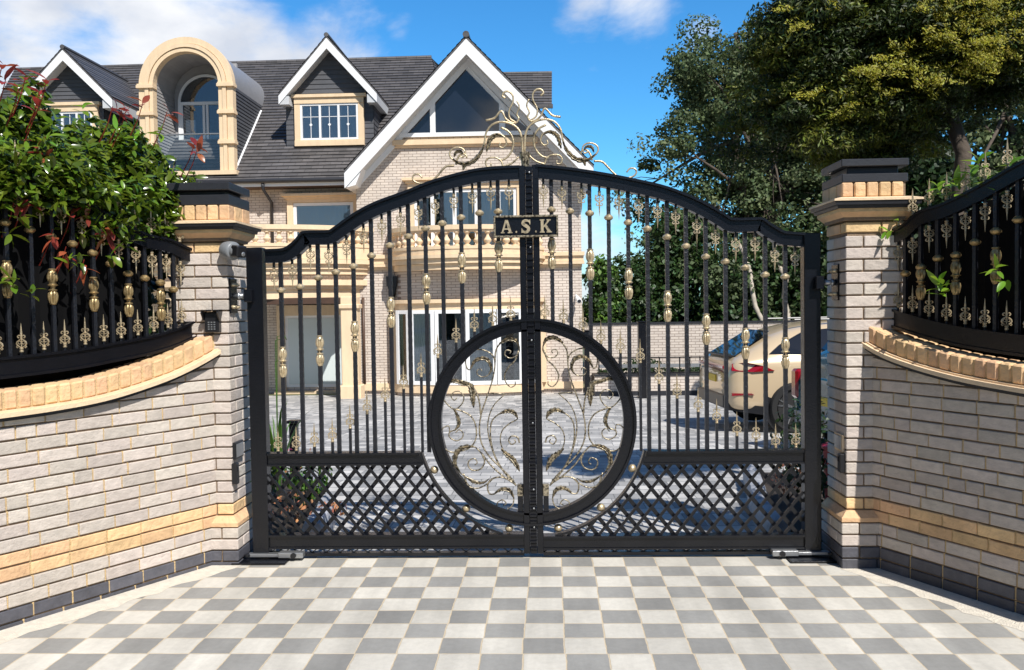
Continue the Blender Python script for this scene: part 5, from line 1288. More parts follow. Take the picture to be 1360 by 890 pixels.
# gabled dormers
def dormer(xa_, ya_, xl_, yl_, xr_, yr_, ybot, wl, wr, wtop, win, label):
    Yf = Yroof((xl_+xr_)/2, ybot); Yb = Yf-.38
    za_ = P(xa_, ya_, Yb)[2]; xA = P(xa_, ya_, Yb)[0]; xl__ = P(xl_, yl_, Yb); xr__ = P(xr_, yr_, Yb)
    hw_ = (xr__[0]-xl__[0])/2; xA = (xr__[0]+xl__[0])/2; zE = (xl__[2]+xr__[2])/2; s_ = (za_-zE)/hw_
    Ye_ = ye+(za_-ze)/((zrd-ze)/(YRD-ye))+.3
    g = MB()
    for sg in (-1, 1):
        g.lap((xA+sg*hw_, Yb-.02, zE), (xA+sg*hw_, Ye_, zE), (xA, Ye_, za_), (xA, Yb-.02, za_), 12, (sg*s_, 0, 1), .015)
        g.add([(xA+sg*hw_, Yb-.02, zE-.02), (xA+sg*hw_, Ye_, zE-.02), (xA, Ye_, za_-.02), (xA, Yb-.02, za_-.02), (xA+sg*hw_, Yb-.02, zE-.08), (xA+sg*hw_, Ye_, zE-.08), (xA, Ye_, za_-.08), (xA, Yb-.02, za_-.08)], [(0,1,2,3), (4,5,6,7), (0,3,7,4), (0,4,5,1)])
    g.tube([(xA, Yb-.04, za_+.01), (xA, Ye_, za_+.01)], .07, 8)
    dm = g.build('dormer', M['slate'], house, label=label)
    b = MB(); t_ = .30
    b.prism([(xA-hw_, zE-.08), (xA, za_-.08), (xA+hw_, zE-.08), (xA+hw_, zE-.08-t_*.8), (xA, za_-.08-t_), (xA-hw_, zE-.08-t_*.8)], Yb-.03, Yb); b.build('bargeboard', M['whitep'], dm)
    b = MB(); 
    for sg in (-1, 1):
        b.add([(xA+sg*hw_, Yb, zE-.30), (xA, Yb, za_-.36), (xA, Yf, za_-.36), (xA+sg*hw_, Yf, zE-.30)], [(0,1,2,3)])
        xx0, xx1 = sorted((xA+sg*hw_, xA+sg*(hw_-.30))); b.box(xx0+.01, xx1, Yb+.002, Ye_-1.0, zE-.32, zE-.085)
    b.build('dormer_soffit', M['greysoffit'], dm)
    X0, X1 = P(wl, ybot, Yf)[0], P(wr, ybot, Yf)[0]; Zb = P((wl+wr)/2, ybot, Yf)[2]-.05; Zt = P((wl+wr)/2, wtop, Yf)[2]
    # front wall and cheeks in lapped cladding
    b = MB(); b.lap((X0, Yf, Zb), (X1, Yf, Zb), (X1, Yf, Zt), (X0, Yf, Zt), 11, (0, -1, 0), .02)
    top = za_-.34-(0); n = 10; hwz = lambda z: max(.02, (top-z)/s_)
    b.lap((X0-.0, Yf-.001, Zt), (X1, Yf-.001, Zt), (xA+.01, Yf-.001, top), (xA-.01, Yf-.001, top), 9, (0, -1, 0), .025)
    b.add([(xA-hwz(Zt), Yf+.005, Zt), (xA+hwz(Zt), Yf+.005, Zt), (xA, Yf+.005, top+.1)], [(0,1,2)])
    b.add([(X0, Yf+.01, Zb), (X0, Ye_, Zb), (X0, Ye_, Zt+.1), (X0, Yf+.01, Zt+.1)], [(0,1,2,3)])
    b.lap((X1, Yf+.001, Zb), (X1, Ye_, Zb), (X1, Ye_, Zt+.1), (X1, Yf+.001, Zt+.1), 12, (1, 0, 0), .02)
    b.build('dormer_cladding', M['clad'], dm)
    sx0, sy0, sx1, sy1 = win['sur']
    x0, x1, z0, z1 = rect(sx0, sy0, sx1, sy1, Yf-.03); f = .17
    b = MB(); b.box(x0, x0+f, Yf-.10, Yf, z0+f, z1-f); b.box(x1-f, x1, Yf-.10, Yf, z0+f, z1-f); b.box(x0, x1, Yf-.12, Yf, z1-f, z1); b.box(x0-.08, x1+.08, Yf-.17, Yf, z1+.001, z1+.09); b.box(x0, x1, Yf-.14, Yf, z0, z0+f-.04); b.box(x0, x1, Yf-.13, Yf, z0+f-.04+.001, z0+f)
    b.build('window_surround', M['stone'], dm)
    x0 += f; x1 -= f; z0 += f; z1 -= f
    b = MB(); b.box(x0, x1, Yf-.03, Yf-.026, z0, z1); b.build('window_back', M['curtain'], dm)
    b = MB(); f = .06; b.box(x0, x1, Yf-.09, Yf-.03, z0, z0+f); b.box(x0, x1, Yf-.09, Yf-.03, z1-f, z1); 
    for i in range(4):
        xx = x0+(x1-x0-f)*i/3; b.box(xx, xx+f, Yf-.091, Yf-.03, z0+f, z1-f)
        if i < 3:
            xc2 = xx+(x1-x0-f)/6+f/2; b.box(xc2-.008, xc2+.008, Yf-.066, Yf-.05, z0+f, z1-f); zc2 = (z0+z1)/2; b.box(xx+f, xx+(x1-x0-f)/3, Yf-.066, Yf-.05, zc2-.008+.15, zc2+.008+.15)
            b.prism([(xc2-.05, zc2-.08), (xc2, zc2-.13), (xc2+.05, zc2-.08), (xc2, zc2-.03)], Yf-.067, Yf-.05)
    # one casement slightly open
    b.build('window_frame', M['whitep'], dm)
    b = MB(); b.box(x0+.05, x1-.05, Yf-.050, Yf-.046, z0+.05, z1-.05); b.build('pane', M['glass'], dm)
    return dm
dormer(432, 47, 370, 124, 500.5, 121, 196, 381, 497, 124, dict(sur=(392, 130, 484, 194)), 'gabled dormer with three light window, between the arch and the big gable')
dormer(84, 63, 22, 132, 149, 128, 215, 38, 140, 132, dict(sur=(56, 141, 132, 208)), 'gabled dormer at the left end of the roof, half hidden by the hedge')

# arched dormer
YA = 25.15
AX = P(246.5, 112, YA)[0]; ZS = P(246.5, 113, YA)[2]; RO_ = P(309, 112, YA)[0]-AX; RI_ = P(290, 112, YA)[0]-AX; ZBm = P(246, 228, YA)[2]
def archpoly(r0, r1, zb, n=28):
    o = [(AX-r0, zb)]+[(AX+r0*math.cos(math.pi-math.pi*i/n), ZS+r0*math.sin(math.pi-math.pi*i/n)) for i in range(n+1)]+[(AX+r0, zb)]
    i_ = [(AX-r1, zb)]+[(AX+r1*math.cos(math.pi-math.pi*i/n), ZS+r1*math.sin(math.pi-math.pi*i/n)) for i in range(n+1)]+[(AX+r1, zb)]
    return o, i_
ad_ = None
b = MB(); o, i_ = archpoly(RO_, RI_+.24, ZBm); b.band(o, i_, YA-.01, YA+.25); o, i_ = archpoly(RI_+.225, RI_+.12, ZBm); b.band(o, i_, YA-.05, YA+.24); o, i_ = archpoly(RI_+.105, RI_, ZBm); b.band(o, i_, YA-.02, YA+.24)
o, i_ = archpoly(RO_-.02, RI_+.01, ZBm); b.band(o, i_, YA+.02, YA+.22)
arch = b.build('arched_dormer', M['stone'], house, label='tall round arched dormer with recessed glazed door')
for zz_ in (ZS-.02, P(246, 150, YA)[2], P(246, 190, YA)[2]):
    for sg in (-1, 1):
        b = MB(); xx0, xx1 = sorted((AX+sg*(RI_-.03), AX+sg*(RO_+.05))); b.box(xx0, xx1, YA-.09, YA+.2, zz_-.05, zz_+.03); b.box(xx0+.02, xx1-.02, YA-.075, YA+.2, zz_+.0305, zz_+.07); b.build('arch_capital', M['stone'], arch)
b = MB(); b.box(AX-RO_-.1, AX+RO_+.1, YA-.14, YA+.3, ZBm-.12, ZBm-.001); b.build('arch_sill', M['stone'], arch)
# barrel roof outside
YE_ = ye+(ZS+RO_-ze)/((zrd-ze)/(YRD-ye))+.4
b = MB(); n = 28; v = []
for i in range(n+1):
    a = math.pi-math.pi*i/n
    for Y_ in (YA+.25, YE_): v.append((AX+(RO_-.06)*math.cos(a), Y_, ZS+(RO_-.06)*math.sin(a)))
b.add(v, [(2*i, 2*i+2, 2*i+3, 2*i+1) for i in range(n)]); b.build('barrel_roof', M['zinc'], arch, smooth=True)
for sg in (-1, 1):
    b = MB(); b.lap((AX+sg*(RO_-.07), YA+.25, ZBm-.3), (AX+sg*(RO_-.07), YE_, ZBm-.3), (AX+sg*(RO_-.07), YE_, ZS+.02), (AX+sg*(RO_-.07), YA+.25, ZS+.02), 26, (sg, 0, 0), .025)
    b.build('arch_cheek', M['clad'], arch)
k_ = (zrd-ze)/(YRD-ye)
b = MB(); xq = AX+RO_-.03
p0 = (xq, ye+(ZBm-.0-ze)/k_, ZBm+.05); p1 = (xq, ye+(ZS-.25-ze)/k_, ZS-.2)
b.tube([p0, p1], .035, 6); b.build('lead_flashing', M['whitep'], arch)
# recess: lapped sides, boarded vault, back wall with arched door
YK = YA+1.5
b = MB()
for sg in (-1, 1): b.lap((AX+sg*(RI_+.02), YA+.2, ZBm), (AX+sg*(RI_+.02), YK, ZBm), (AX+sg*(RI_+.02), YK, ZS), (AX+sg*(RI_+.02), YA+.2, ZS), 26, (-sg, 0, 0), .02)
n = 30; 
for i in range(n):
    a0_, a1_ = math.pi*i/n, math.pi*(i+1)/n; rr = RI_+.02
    for r_, aa, ab_ in ((rr, a0_, a1_),):
        b.add([(AX+rr*math.cos(a0_), YA+.2, ZS+rr*math.sin(a0_)), (AX+rr*math.cos(a0_), YK, ZS+rr*math.sin(a0_)), (AX+(rr-.012)*math.cos(a1_), YK, ZS+(rr-.012)*math.sin(a1_)), (AX+(rr-.012)*math.cos(a1_), YA+.2, ZS+(rr-.012)*math.sin(a1_)), (AX+rr*math.cos(a1_), YA+.2, ZS+rr*math.sin(a1_)), (AX+rr*math.cos(a1_), YK, ZS+rr*math.sin(a1_))], [(0,1,2,3), (3,2,5,4)])
b.build('recess_lining', M['cladlight'], arch)
b = MB(); b.box(AX-RI_-.02, AX+RI_+.02, YK, YK+.1, ZBm-.1, ZS+RI_+.05); b.box(AX-RI_-.02, AX+RI_+.02, YA+.25, YK, ZBm-.1, ZBm-.005); b.build('recess_back', M['cladlight'], arch)
WX = AX+.02; WR = RI_-.10; WZ = ZS-.18
def doorarch(r, zb, n=24): return [(WX-r, zb)]+[(WX+r*math.cos(math.pi-math.pi*i/n), WZ+r*math.sin(math.pi-math.pi*i/n)) for i in range(n+1)]+[(WX+r, zb)]
b = MB(); b.prism(doorarch(WR-.02, ZBm), YK-.03, YK-.002); b.build('door_back', M['dark'], arch)
b = MB(); o = doorarch(WR, ZBm); i_ = doorarch(WR-.07, ZBm); b.band(o, i_, YK-.09, YK-.01)
b.box(WX-WR+.05, WX+WR-.05, YK-.10, YK-.03, WZ-.06, WZ+.03)
for xx in (WX-WR+.07, WX+WR-.13, WX-.10, WX+.01): b.box(xx, xx+.07, YK-.085, YK-.03, ZBm+.06, WZ-.06)
b.box(WX-WR+.05, WX+WR-.05, YK-.086, YK-.03, ZBm, ZBm+.06); b.build('door_frame', M['whitep'], arch)
b = MB(); b.prism(doorarch(WR-.06, ZBm+.05), YK-.055, YK-.05); b.build('door_glass', M['glass'], arch)
b = MB(); b.box(WX-WR+.14, WX+WR-.14, YK-.049, YK-.045, ZBm+.06, ZBm+.62); b.build('door_lower_panel', M['frosted'], arch)
b = MB(); n = 12; v = []
b.box(WX-WR+.2, WX-WR+.5, YK-.04, YK-.035, ZBm+.1, WZ-.5); b.build('curtain', M['curtain'], arch)
b = MB(); b.box(AX-RI_+.01, AX+RI_-.01, YA+.10, YA+.115, ZBm+.03, P(270, 178, YA)[2]); b.build('glass_balustrade', M['balglass'], arch)
b = MB(); zq = P(270, 177, YA)[2]; b.tube([(AX-RI_, YA+.107, zq), (AX+RI_, YA+.107, zq)], .022, 8); b.build('balustrade_rail', M['galv'], arch)

# lantern on the gable wall
r = empty('wall_lantern', (P(520, 378, YG)[0], YG, P(520, 395, YG)[2]), 'black box lantern on the brick beside the bay window', 'lantern')
x0, x1, z0, z1 = rect(513, 367, 528, 380, YG-.25)
b = MB(); b.prism([(x0, z1), (x1, z1), (x1-.02, z0), (x0+.02, z0)], YG-.32, YG-.05); b.build('lantern_head', M['darkplastic'], r)
b = MB(); b.prism([(x0+.03, z0-.002), (x1-.03, z0-.002), ((x0+x1)/2+.02, z0-.3), ((x0+x1)/2-.02, z0-.3)], YG-.26, YG-.001); b.build('lantern_bracket', M['darkplastic'], r)
for (px, py, lb) in ((768, 398, 'white security camera low on the right corner of the house'), (779, 254, 'white security camera under the right end of the gable')):
    q = P(px, py, YG-.3); r = empty('security_camera', q, lb, 'camera', 'white security cameras on the house')
    b = along([.2, -1, -.35], [(.05, -.12), (.07, -.1), (.07, .12), (.055, .13)], np.array(q)); b.build('camera_housing', M['whitep'], r, smooth='auto')
    b = along([.2, -1, -.35], [(.05, .131), (.045, .14)], np.array(q)); b.build('camera_lens', M['lens'], r)
    b = MB(); b.tube([q, (q[0]-.05, YG+.0, q[2]+.12)], .03, 8); b.build('camera_bracket', M['whitep'], r)
# ------------------------------------------------------------------ rear boundary wall, railing, posts
YBW = 24.6
zg = gz(24)
x0, x1 = P(776, 450, YBW)[0], P(1200, 450, YBW)[0]
zt = P(900, 430, YBW)[2]; zm = P(900, 471, YBW)[2]
r = empty('rear_wall', ((x0+x1)/2, YBW, zg), 'long pale brick wall at the back of the forecourt behind the parked cars', 'wall')
b = MB(); b.box(x0, x1+6, YBW, YBW+.22, zg-.1, zt); b.build('brick_wall', M['hbrick'], r)
b = MB(); b.box(x0, x1+6, YBW-.03, YBW+.25, zt+.001, zt+.05); b.build('wall_capping', M['capblack'], r)
YLW = 23.0
zt2 = P(900, 499, YLW)[2]
r = empty('planter_wall', ((x0+x1)/2, YLW, zg), 'low brick planter wall with dark planting and railings in front of the rear wall', 'wall')
b = MB(); b.box(P(790, 510, YLW)[0], x1+5, YLW, YLW+.22, gz(YLW)-.05, zt2); b.build('brick_wall', M['hbrick'], r)
b = MB(); b.box(P(790, 510, YLW)[0], x1+5, YLW-.02, YLW+.24, zt2+.001, zt2+.05); b.box(P(790, 522, YLW)[0], x1+5, YLW-.03, YLW-.001, gz(YLW)-.05, gz(YLW)+.12); b.build('wall_capping', M['capblack'], r)
b = MB(); b.box(P(790, 510, YLW)[0], x1+5, YLW+.24, YBW-.04, zg-.05, zt2-.03); b.build('planter_soil', M['soil'], r)
xx = P(795, 490, YLW)[0]; zz0 = P(900, 474, YLW)[2]; zz1 = P(900, 487, YLW)[2]
r = empty('low_railing', ((x0+x1)/2, YLW+.1, zt2), 'low black railing on the planter wall', 'railing')
b = MB(); b.box(xx, x1+5, YLW+.08, YLW+.12, zz0-.03, zz0); b.box(xx, x1+5, YLW+.08, YLW+.12, zt2+.06, zt2+.09); b.build('rail', M['black'], r)
b = MB(); b.box(xx, x1+5, YLW+.085, YLW+.115, zz1-.02, zz1+.07); b.build('light_rail', M['galv'], r)
q = xx
while q < x1+4: 
    b = MB(); b.box(q, q+.03, YLW+.085, YLW+.115, zt2+.05, zz0); b.build('railing_bar', M['black'], r); q += .26
# tall black post
def post(px, ytop, ybot, Y, wpx, label, name='gate_post', grp=None, cap=None):
    x = P(px, ytop, Y)[0]; zt_ = P(px, ytop, Y)[2]; w_ = wpx*Y/FPX/2
    r = empty(name, (x, Y, gz(Y)), label, 'post', grp)
    b = MB(); b.bbox((x-w_, Y-w_, gz(Y)-.05), (1,0,0), (0,1,0), (0,0,1), 2*w_, 2*w_, zt_-gz(Y)+.05, .01); b.build('shaft', M['black'], r)
    b = MB(); b.bbox((x-w_-.02, Y-w_-.02, zt_+.0), (1,0,0), (0,1,0), (0,0,1), 2*w_+.04, 2*w_+.04, .03, .008); b.build('post_cap', M['black'], r)
    b = MB(); b.bbox((x-w_-.03, Y-w_-.03, gz(Y)), (1,0,0), (0,1,0), (0,0,1), 2*w_+.06, 2*w_+.06, .03, .008); b.build('base_plate', M['black'], r)
    return r
post(854, 428, 526, 22.0, 14, 'tall square black post standing in front of the rear brick wall')
post(779, 440, 528, 23.5, 7, 'slim black post at the right corner of the house')
post(390, 562, 610, 8.9, 11, 'short black bollard beside the flower bed behind the left gate leaf', 'bollard')

# ------------------------------------------------------------------ cars
def car(name, loc, rz, L_, hw, zroof, paint, label, cat, deck, mini=False):
    root = empty(name, (0, 0, 0), label, cat)
    # stations: x from rear, half width, z sill, z belt, z top(roof or bonnet), half width top
    if mini:
        ST = [(0, .70, .35, .80, .88, .60), (.06, .80, .28, .95, 1.0, .66), (.14, .84, .24, 1.0, 1.15, .60), (.45, .86, .22, 1.02, 1.42, .60), (1.2, .87, .22, 1.0, 1.48, .62), (1.9, .87, .22, .98, 1.46, .61), (2.35, .87, .22, .96, 1.36, .60), (2.75, .86, .22, .93, 1.02, .68), (3.4, .84, .24, .86, .90, .66), (3.75, .74, .30, .70, .74, .55), (3.85, .55, .36, .6, .62, .4)]
        wheels = (.72, 3.15); wr = .31
    else:
        ST = [(0, .76, .42, .82, .90, .62), (.05, .88, .34, .98, 1.03, .72), (.14, .94, .30, 1.06, 1.12, .72), (.30, .965, .28, 1.09, 1.20, .70), (.75, .985, .27, 1.10, 1.48, .66), (1.25, .985, .27, 1.10, 1.60, .64), (2.0, .985, .27, 1.08, 1.67, .64), (2.7, .985, .27, 1.06, 1.64, .64), (3.2, .985, .28, 1.04, 1.42, .68), (3.55, .98, .28, 1.02, 1.12, .78), (4.3, .96, .30, .96, 1.02, .74), (4.75, .86, .36, .80, .84, .62), (4.90, .66, .42, .66, .70, .5)]
        wheels = (.96, 3.86); wr = .375
    secs = []
    for x, w_, zs_, zb_, zt_, wt in ST:
        zmid = zs_+(zb_-zs_)*.5
        half = [(0, zs_), (w_*.88, zs_), (w_*.97, zs_+.10), (w_, zmid), (w_*.985, zb_-.08), (w_*.95, zb_), (wt+(w_*.95-wt)*.45, zb_+(zt_-zb_)*.55), (wt, zt_-.05*min(1, (zt_-zb_)*4)), (wt*.7, zt_), (0, zt_+.015)]
        secs.append([(x, y, z) for y, z in half]+[(x, -y, z) for y, z in half[-2:0:-1]])
    n = len(secs[0]); b = MB(); b.add([p for s in secs for p in s], [(i*n+k, i*n+(k+1) % n, (i+1)*n+(k+1) % n, (i+1)*n+k) for i in range(len(secs)-1) for k in range(n)]+[tuple(range(n)), tuple((len(secs)-1)*n+k for k in range(n))])
    body = b.build('body', paint, root, smooth=True)
    sm = body.modifiers.new('s', 'SUBSURF'); sm.levels = 2; sm.render_levels = 2
    H = lambda z: z
    def sidepanel(pts, m, nm, off=.012):
        for sg in (-1, 1):
            # project outward from body: y interpolated by height
            v = []
            for x, z in pts:
                k = max(i for i in range(len(ST)) if ST[i][0] <= x); k = min(k, len(ST)-2); t = (x-ST[k][0])/(ST[k+1][0]-ST[k][0]); s = [ST[k][j]*(1-t)+ST[k+1][j]*t for j in range(6)]
                if z > s[3]: y = s[1]*.95+(s[5]-s[1]*.95)*((z-s[3])/max(.05, s[4]-s[3]))
                else: y = s[1]
                v.append((x, sg*(y+off), z))
            mm = MB(); m_ = len(v); v2 = [(x, y-sg*.03, z) for x, y, z in v]
            mm.add(v+v2, [tuple(range(m_))]+[(i, (i+1) % m_, m_+(i+1) % m_, m_+i) for i in range(m_)]); mm.build(nm, m, root)
    if not mini:
        sidepanel([(.62, 1.17), (.80, 1.30), (1.15, 1.47), (1.28, 1.50), (1.28, 1.15)], M['carglass'], 'quarter_window')
        sidepanel([(1.33, 1.15), (1.33, 1.51), (2.0, 1.56), (2.05, 1.14)], M['carglass'], 'side_window')
        sidepanel([(2.12, 1.14), (2.10, 1.56), (2.7, 1.53), (3.15, 1.33), (3.35, 1.13)], M['carglass'], 'side_window')
        sidepanel([(1.30, .42), (1.315, .42), (1.315, 1.12), (1.30, 1.12)], M['darkplastic'], 'door_gap', .006)
        sidepanel([(.05, .93), (.08, 1.03), (.25, 1.055), (.50, 1.0), (.66, .93), (.35, .915)], M['redlight'], 'tail_light', .018)
        sidepanel([(.0, .34), (.0, .46), (.52, .40), (.50, .28)], M['darkplastic'], 'bumper_skirt', .010)
        sidepanel([(.05, .56), (.05, .60), (.32, .60), (.36, .575)], M['redlight'], 'side_reflector', .02)
        sidepanel([(1.55, .26), (1.55, .36), (3.3, .36), (3.3, .26)], M['darkplastic'], 'sill_trim', .006)
    else:
        sidepanel([(.35, 1.03), (.50, 1.32), (1.30, 1.38), (1.30, 1.03)], M['carglass'], 'side_window')
        sidepanel([(1.36, 1.03), (1.36, 1.38), (2.2, 1.34), (2.6, 1.02)], M['carglass'], 'side_window')
    # rear glass
    b = MB()
    if not mini: b.add([(.17, -.66, 1.14), (.17, .66, 1.14), (.74, .54, 1.50), (.74, -.54, 1.50), (.21, -.66, 1.10), (.21, .66, 1.10)], [(0,1,2,3), (0,4,5,1)]); b.build('rear_window', M['carglass'], root)
    else: b.add([(.10, -.56, 1.06), (.10, .56, 1.06), (.36, .50, 1.37), (.36, -.50, 1.37)], [(0,1,2,3)]); b.build('rear_window', M['carglass'], root)
    if not mini:
        b = MB(); b.bbox((.08, -.62, 1.115), (0,1,0), (1,0,0), (0,0,1), 1.24, .12, .025, .008); b.build('tail_spoiler', M['darkplastic'], root)
        b = MB(); b.bbox((-.03, -.70, .94), (0,1,0), (1,0,0), (0,0,1), 1.40, .06, .055, .01); b.build('light_bar', M['redlight'], root)
        b = MB(); b.bbox((-.03, -.72, .36), (0,1,0), (1,0,0), (0,0,1), 1.44, .08, .20, .02); b.build('rear_diffuser', M['darkplastic'], root)
        b = MB(); b.bbox((-.02, -.26, .72), (0,1,0), (1,0,0), (0,0,1), .52, .03, .11, .004); b.build('number_plate', M['yellow'], root)
        for sg in (-1, 1):
            b = MB(); b.tube([(1.1, sg*.60, 1.66), (2.6, sg*.60, 1.67)], .018, 6); b.build('roof_rail', M['darkplastic'], root)
        for sg in (-1, 1):
            b = MB(); b.bbox((2.95, min(sg*1.0, sg*1.20), 1.08), (1,0,0), (0,1,0), (0,0,1), .12, .2, .14, .03); b.build('door_mirror', paint, root)
    else:
        b = MB(); b.bbox((-.03, -.72, .30), (0,1,0), (1,0,0), (0,0,1), 1.44, .08, .20, .03); b.build('rear_bumper', M['greyplastic'], root)
        b = MB(); b.bbox((-.02, -.24, .60), (0,1,0), (1,0,0), (0,0,1), .48, .03, .10, .004); b.build('number_plate', M['yellow'], root)
        for sg in (-1, 1):
            b = MB(); b.bbox((-.03, sg*.72-.08, .62), (0,1,0), (1,0,0), (0,0,1), .16, .14, .36, .03); b.build('tail_light', M['redlight'], root)
    for x in wheels:
        for sg in (-1, 1):
            b = MB(); b.lathe([(wr+.07, 0), (wr+.07, .06), (.02, .06)], (x, 0, wr+.01), 28, axis='y'); 
            yo = sg*(hw-.035); b.v = [(a, yo if sg < 0 else yo, c) if False else (a, yo-sg*.05+sg*(q), c) for a, q, c in b.v]
            b.v = [(a, min(hw+.006, max(-hw-.006, q)), c) for a, q, c in b.v]; b.build('wheel_arch', M['darkplastic'], root)
            b = MB(); b.lathe([(wr*.74, .0), (wr*.96, .0), (wr, .03), (wr, .20), (wr*.94, .235), (wr*.76, .235), (wr*.74, .22)], (0, 0, 0), 32, axis='y')
            b.v = [(a+x, sg*(hw-.20+q), c+wr) for a, q, c in b.v]; wh = b.build('wheel', M['tyre'], root, smooth='auto')
            b = MB(); b.lathe([(wr*.75, .19), (wr*.70, .235), (wr*.72, .20), (wr*.60, .12), (.02, .12)], (0, 0, 0), 32, axis='y')
            b.v = [(a+x, sg*(hw-.20+q), c+wr) for a, q, c in b.v]; b.build('rim', M['rim'], wh, smooth='auto')
            b = MB()
            for k in range(5):
                for da in (-.17, .17):
                    a = 2*math.pi*k/5+.3; r0, r1 = .05, wr*.72; e1_ = (math.cos(a), math.sin(a)); e2_ = (math.cos(a+da), math.sin(a+da))
                    b.tube([(x+r0*e1_[0], sg*(hw+.015), wr+r0*e1_[1]), (x+r1*.55*math.cos(a+da*.6), sg*(hw+.022), wr+r1*.55*math.sin(a+da*.6)), (x+r1*e2_[0], sg*(hw+.018), wr+r1*e2_[1])], [.020, .015, .014], 4)
            b.lathe([(.045, .0), (.045, .225)], (0, 0, 0), 12, axis='y'); m_ = len(b.v)
            b.v = b.v[:-24]+[(a+x, sg*(hw-.20+q), c+wr) for a, q, c in b.v[-24:]]
            b.build('spokes', M['rimb'], wh)
    root.location = loc; root.rotation_euler = (0, 0, rz)
    return root
# rear wheel of the SUV sits at photo (1037, 545), depth about 13.2 m
hd_ = R_(5); qx, _, _ = P(1037, 545, 13.2)
d_ = np.array([math.cos(hd_), math.sin(hd_)]); nR = np.array([math.sin(hd_), -math.cos(hd_)])
org = np.array([qx+.20, 13.2])-d_*.96-nR*.97
suv = car('parked_car', (float(org[0]), float(org[1]), gz(13.4)), hd_, 4.9, .985, 1.67, M['carbeige'], 'beige coupe style SUV with dark glass, parked in front of the rear wall', 'car', 1.1)
hd_ = R_(9); q = P(1054, 540, 11.2); d_ = np.array([math.cos(hd_), math.sin(hd_)]); nR = np.array([math.sin(hd_), -math.cos(hd_)])
org = np.array([q[0], 11.2])+nR*.78
car('parked_car', (float(org[0]), float(org[1]), gz(10.6)), hd_, 3.85, .87, 1.48, M['carteal'], 'small teal hatchback with yellow plate, mostly hidden behind the right gate post', 'car', 1.0, mini=True)
for o in list(bpy.data.objects):
    if o.get('category') == 'car': o['group'] = 'cars parked on the forecourt'
# red tub on the right
q = P(1096, 640, 6.6); 
r = empty('plastic_tub', (q[0]+.13, 6.6, 0), 'red plastic tub standing behind the shaded pillar', 'tub')
b = MB(); z1_ = P(1096, 592, 6.6)[2]; b.lathe([(.13, -.03), (.15, z1_-.03), (.165, z1_-.02), (.165, z1_), (.15, z1_+.01), (.02, z1_+.02)], (q[0]+.14, 6.6, 0), 24); b.build('tub_body', M['redplastic'], r, smooth='auto')
b = MB(); b.tube([(q[0]+.02, 6.55, z1_-.05), (q[0]-.03, 6.5, z1_-.12), (q[0]+.03, 6.45, z1_-.16)], .008, 6); b.build('tub_handle', M['darkplastic'], r)

# ------------------------------------------------------------------ vegetation
def leaf_cloud(C, N_, size, rng, template='leaf', up=.5, jitter=.7):
    """C: Nx3 centres, N_: Nx3 outward directions, size: N or scalar -> verts, faces (two bent quads per leaf)"""
    n = len(C); size = np.broadcast_to(size, (n,)).astype(float)
    nr = N_*1.0+np.array([0, 0, up])+rng.normal(0, jitter, (n, 3)); nr /= np.linalg.norm(nr, axis=1)[:, None]+1e-9
    t = rng.normal(0, 1, (n, 3)); t -= nr*(t*nr).sum(1)[:, None]; t /= np.linalg.norm(t, axis=1)[:, None]+1e-9
    b = np.cross(nr, t); s = size[:, None]
    if template == 'leaf':      # 2 quads folded along the midrib with pointed ends and a drooping tip
        a0 = C-t*s*.5; m1 = C-t*s*.15-nr*s*.0; m2 = C+t*s*.2-nr*s*.02; tip = C+t*s*.52-nr*s*.12
        w_ = .21; l1 = m1+b*s*w_+nr*s*.06; l2 = m2+b*s*w_*.9+nr*s*.04; r1 = m1-b*s*w_+nr*s*.06; r2 = m2-b*s*w_*.9+nr*s*.04
        V = np.stack([a0, l1, l2, tip, r1, r2, m1, m2], 1).reshape(-1, 3); base = np.arange(n)[:, None]*8
        F_ = np.concatenate([base+np.array([[0, 6, 7, 1]])*0+base*0+np.array([[0, 1, 6, 6]])*0]) if False else None
        f1 = base+np.array([6, 7, 2, 1]); f2 = base+np.array([6, 4, 5, 7])
        f3 = base+np.array([0, 6, 1, 1]); 
        Fq = np.concatenate([f1, f2]); Ft = np.concatenate([base+np.array([0, 6, 1]), base+np.array([0, 4, 6]), base+np.array([7, 3, 2]), base+np.array([7, 5, 3])])
        # convert quads to tris for a uniform array
        Ft = np.concatenate([Ft, Fq[:, [0, 1, 2]], Fq[:, [0, 2, 3]]]); return V, Ft
    w_ = {'rhomb': .32, 'needle': .16}[template]
    V = np.stack([C-t*s*.5, C+b*s*w_, C+t*s*.5-nr*s*.1, C-b*s*w_], 1).reshape(-1, 3); base = np.arange(n)[:, None]*4
    return V, np.concatenate([base+np.array([0, 1, 2]), base+np.array([0, 2, 3])])
def limb(mb, a, b_, r0, r1, rng, bend=.12, n=6):
    a, b_ = np.array(a, float), np.array(b_, float); L_ = np.linalg.norm(b_-a); off = rng.normal(0, bend*L_, 3)
    pts = [a+(b_-a)*t+off*math.sin(math.pi*t)*.5+rng.normal(0, .015*L_, 3)*(0 < t < 1) for t in np.linspace(0, 1, n)]
    mb.tube(pts, list(np.linspace(r0, r1, n)), 7); return pts
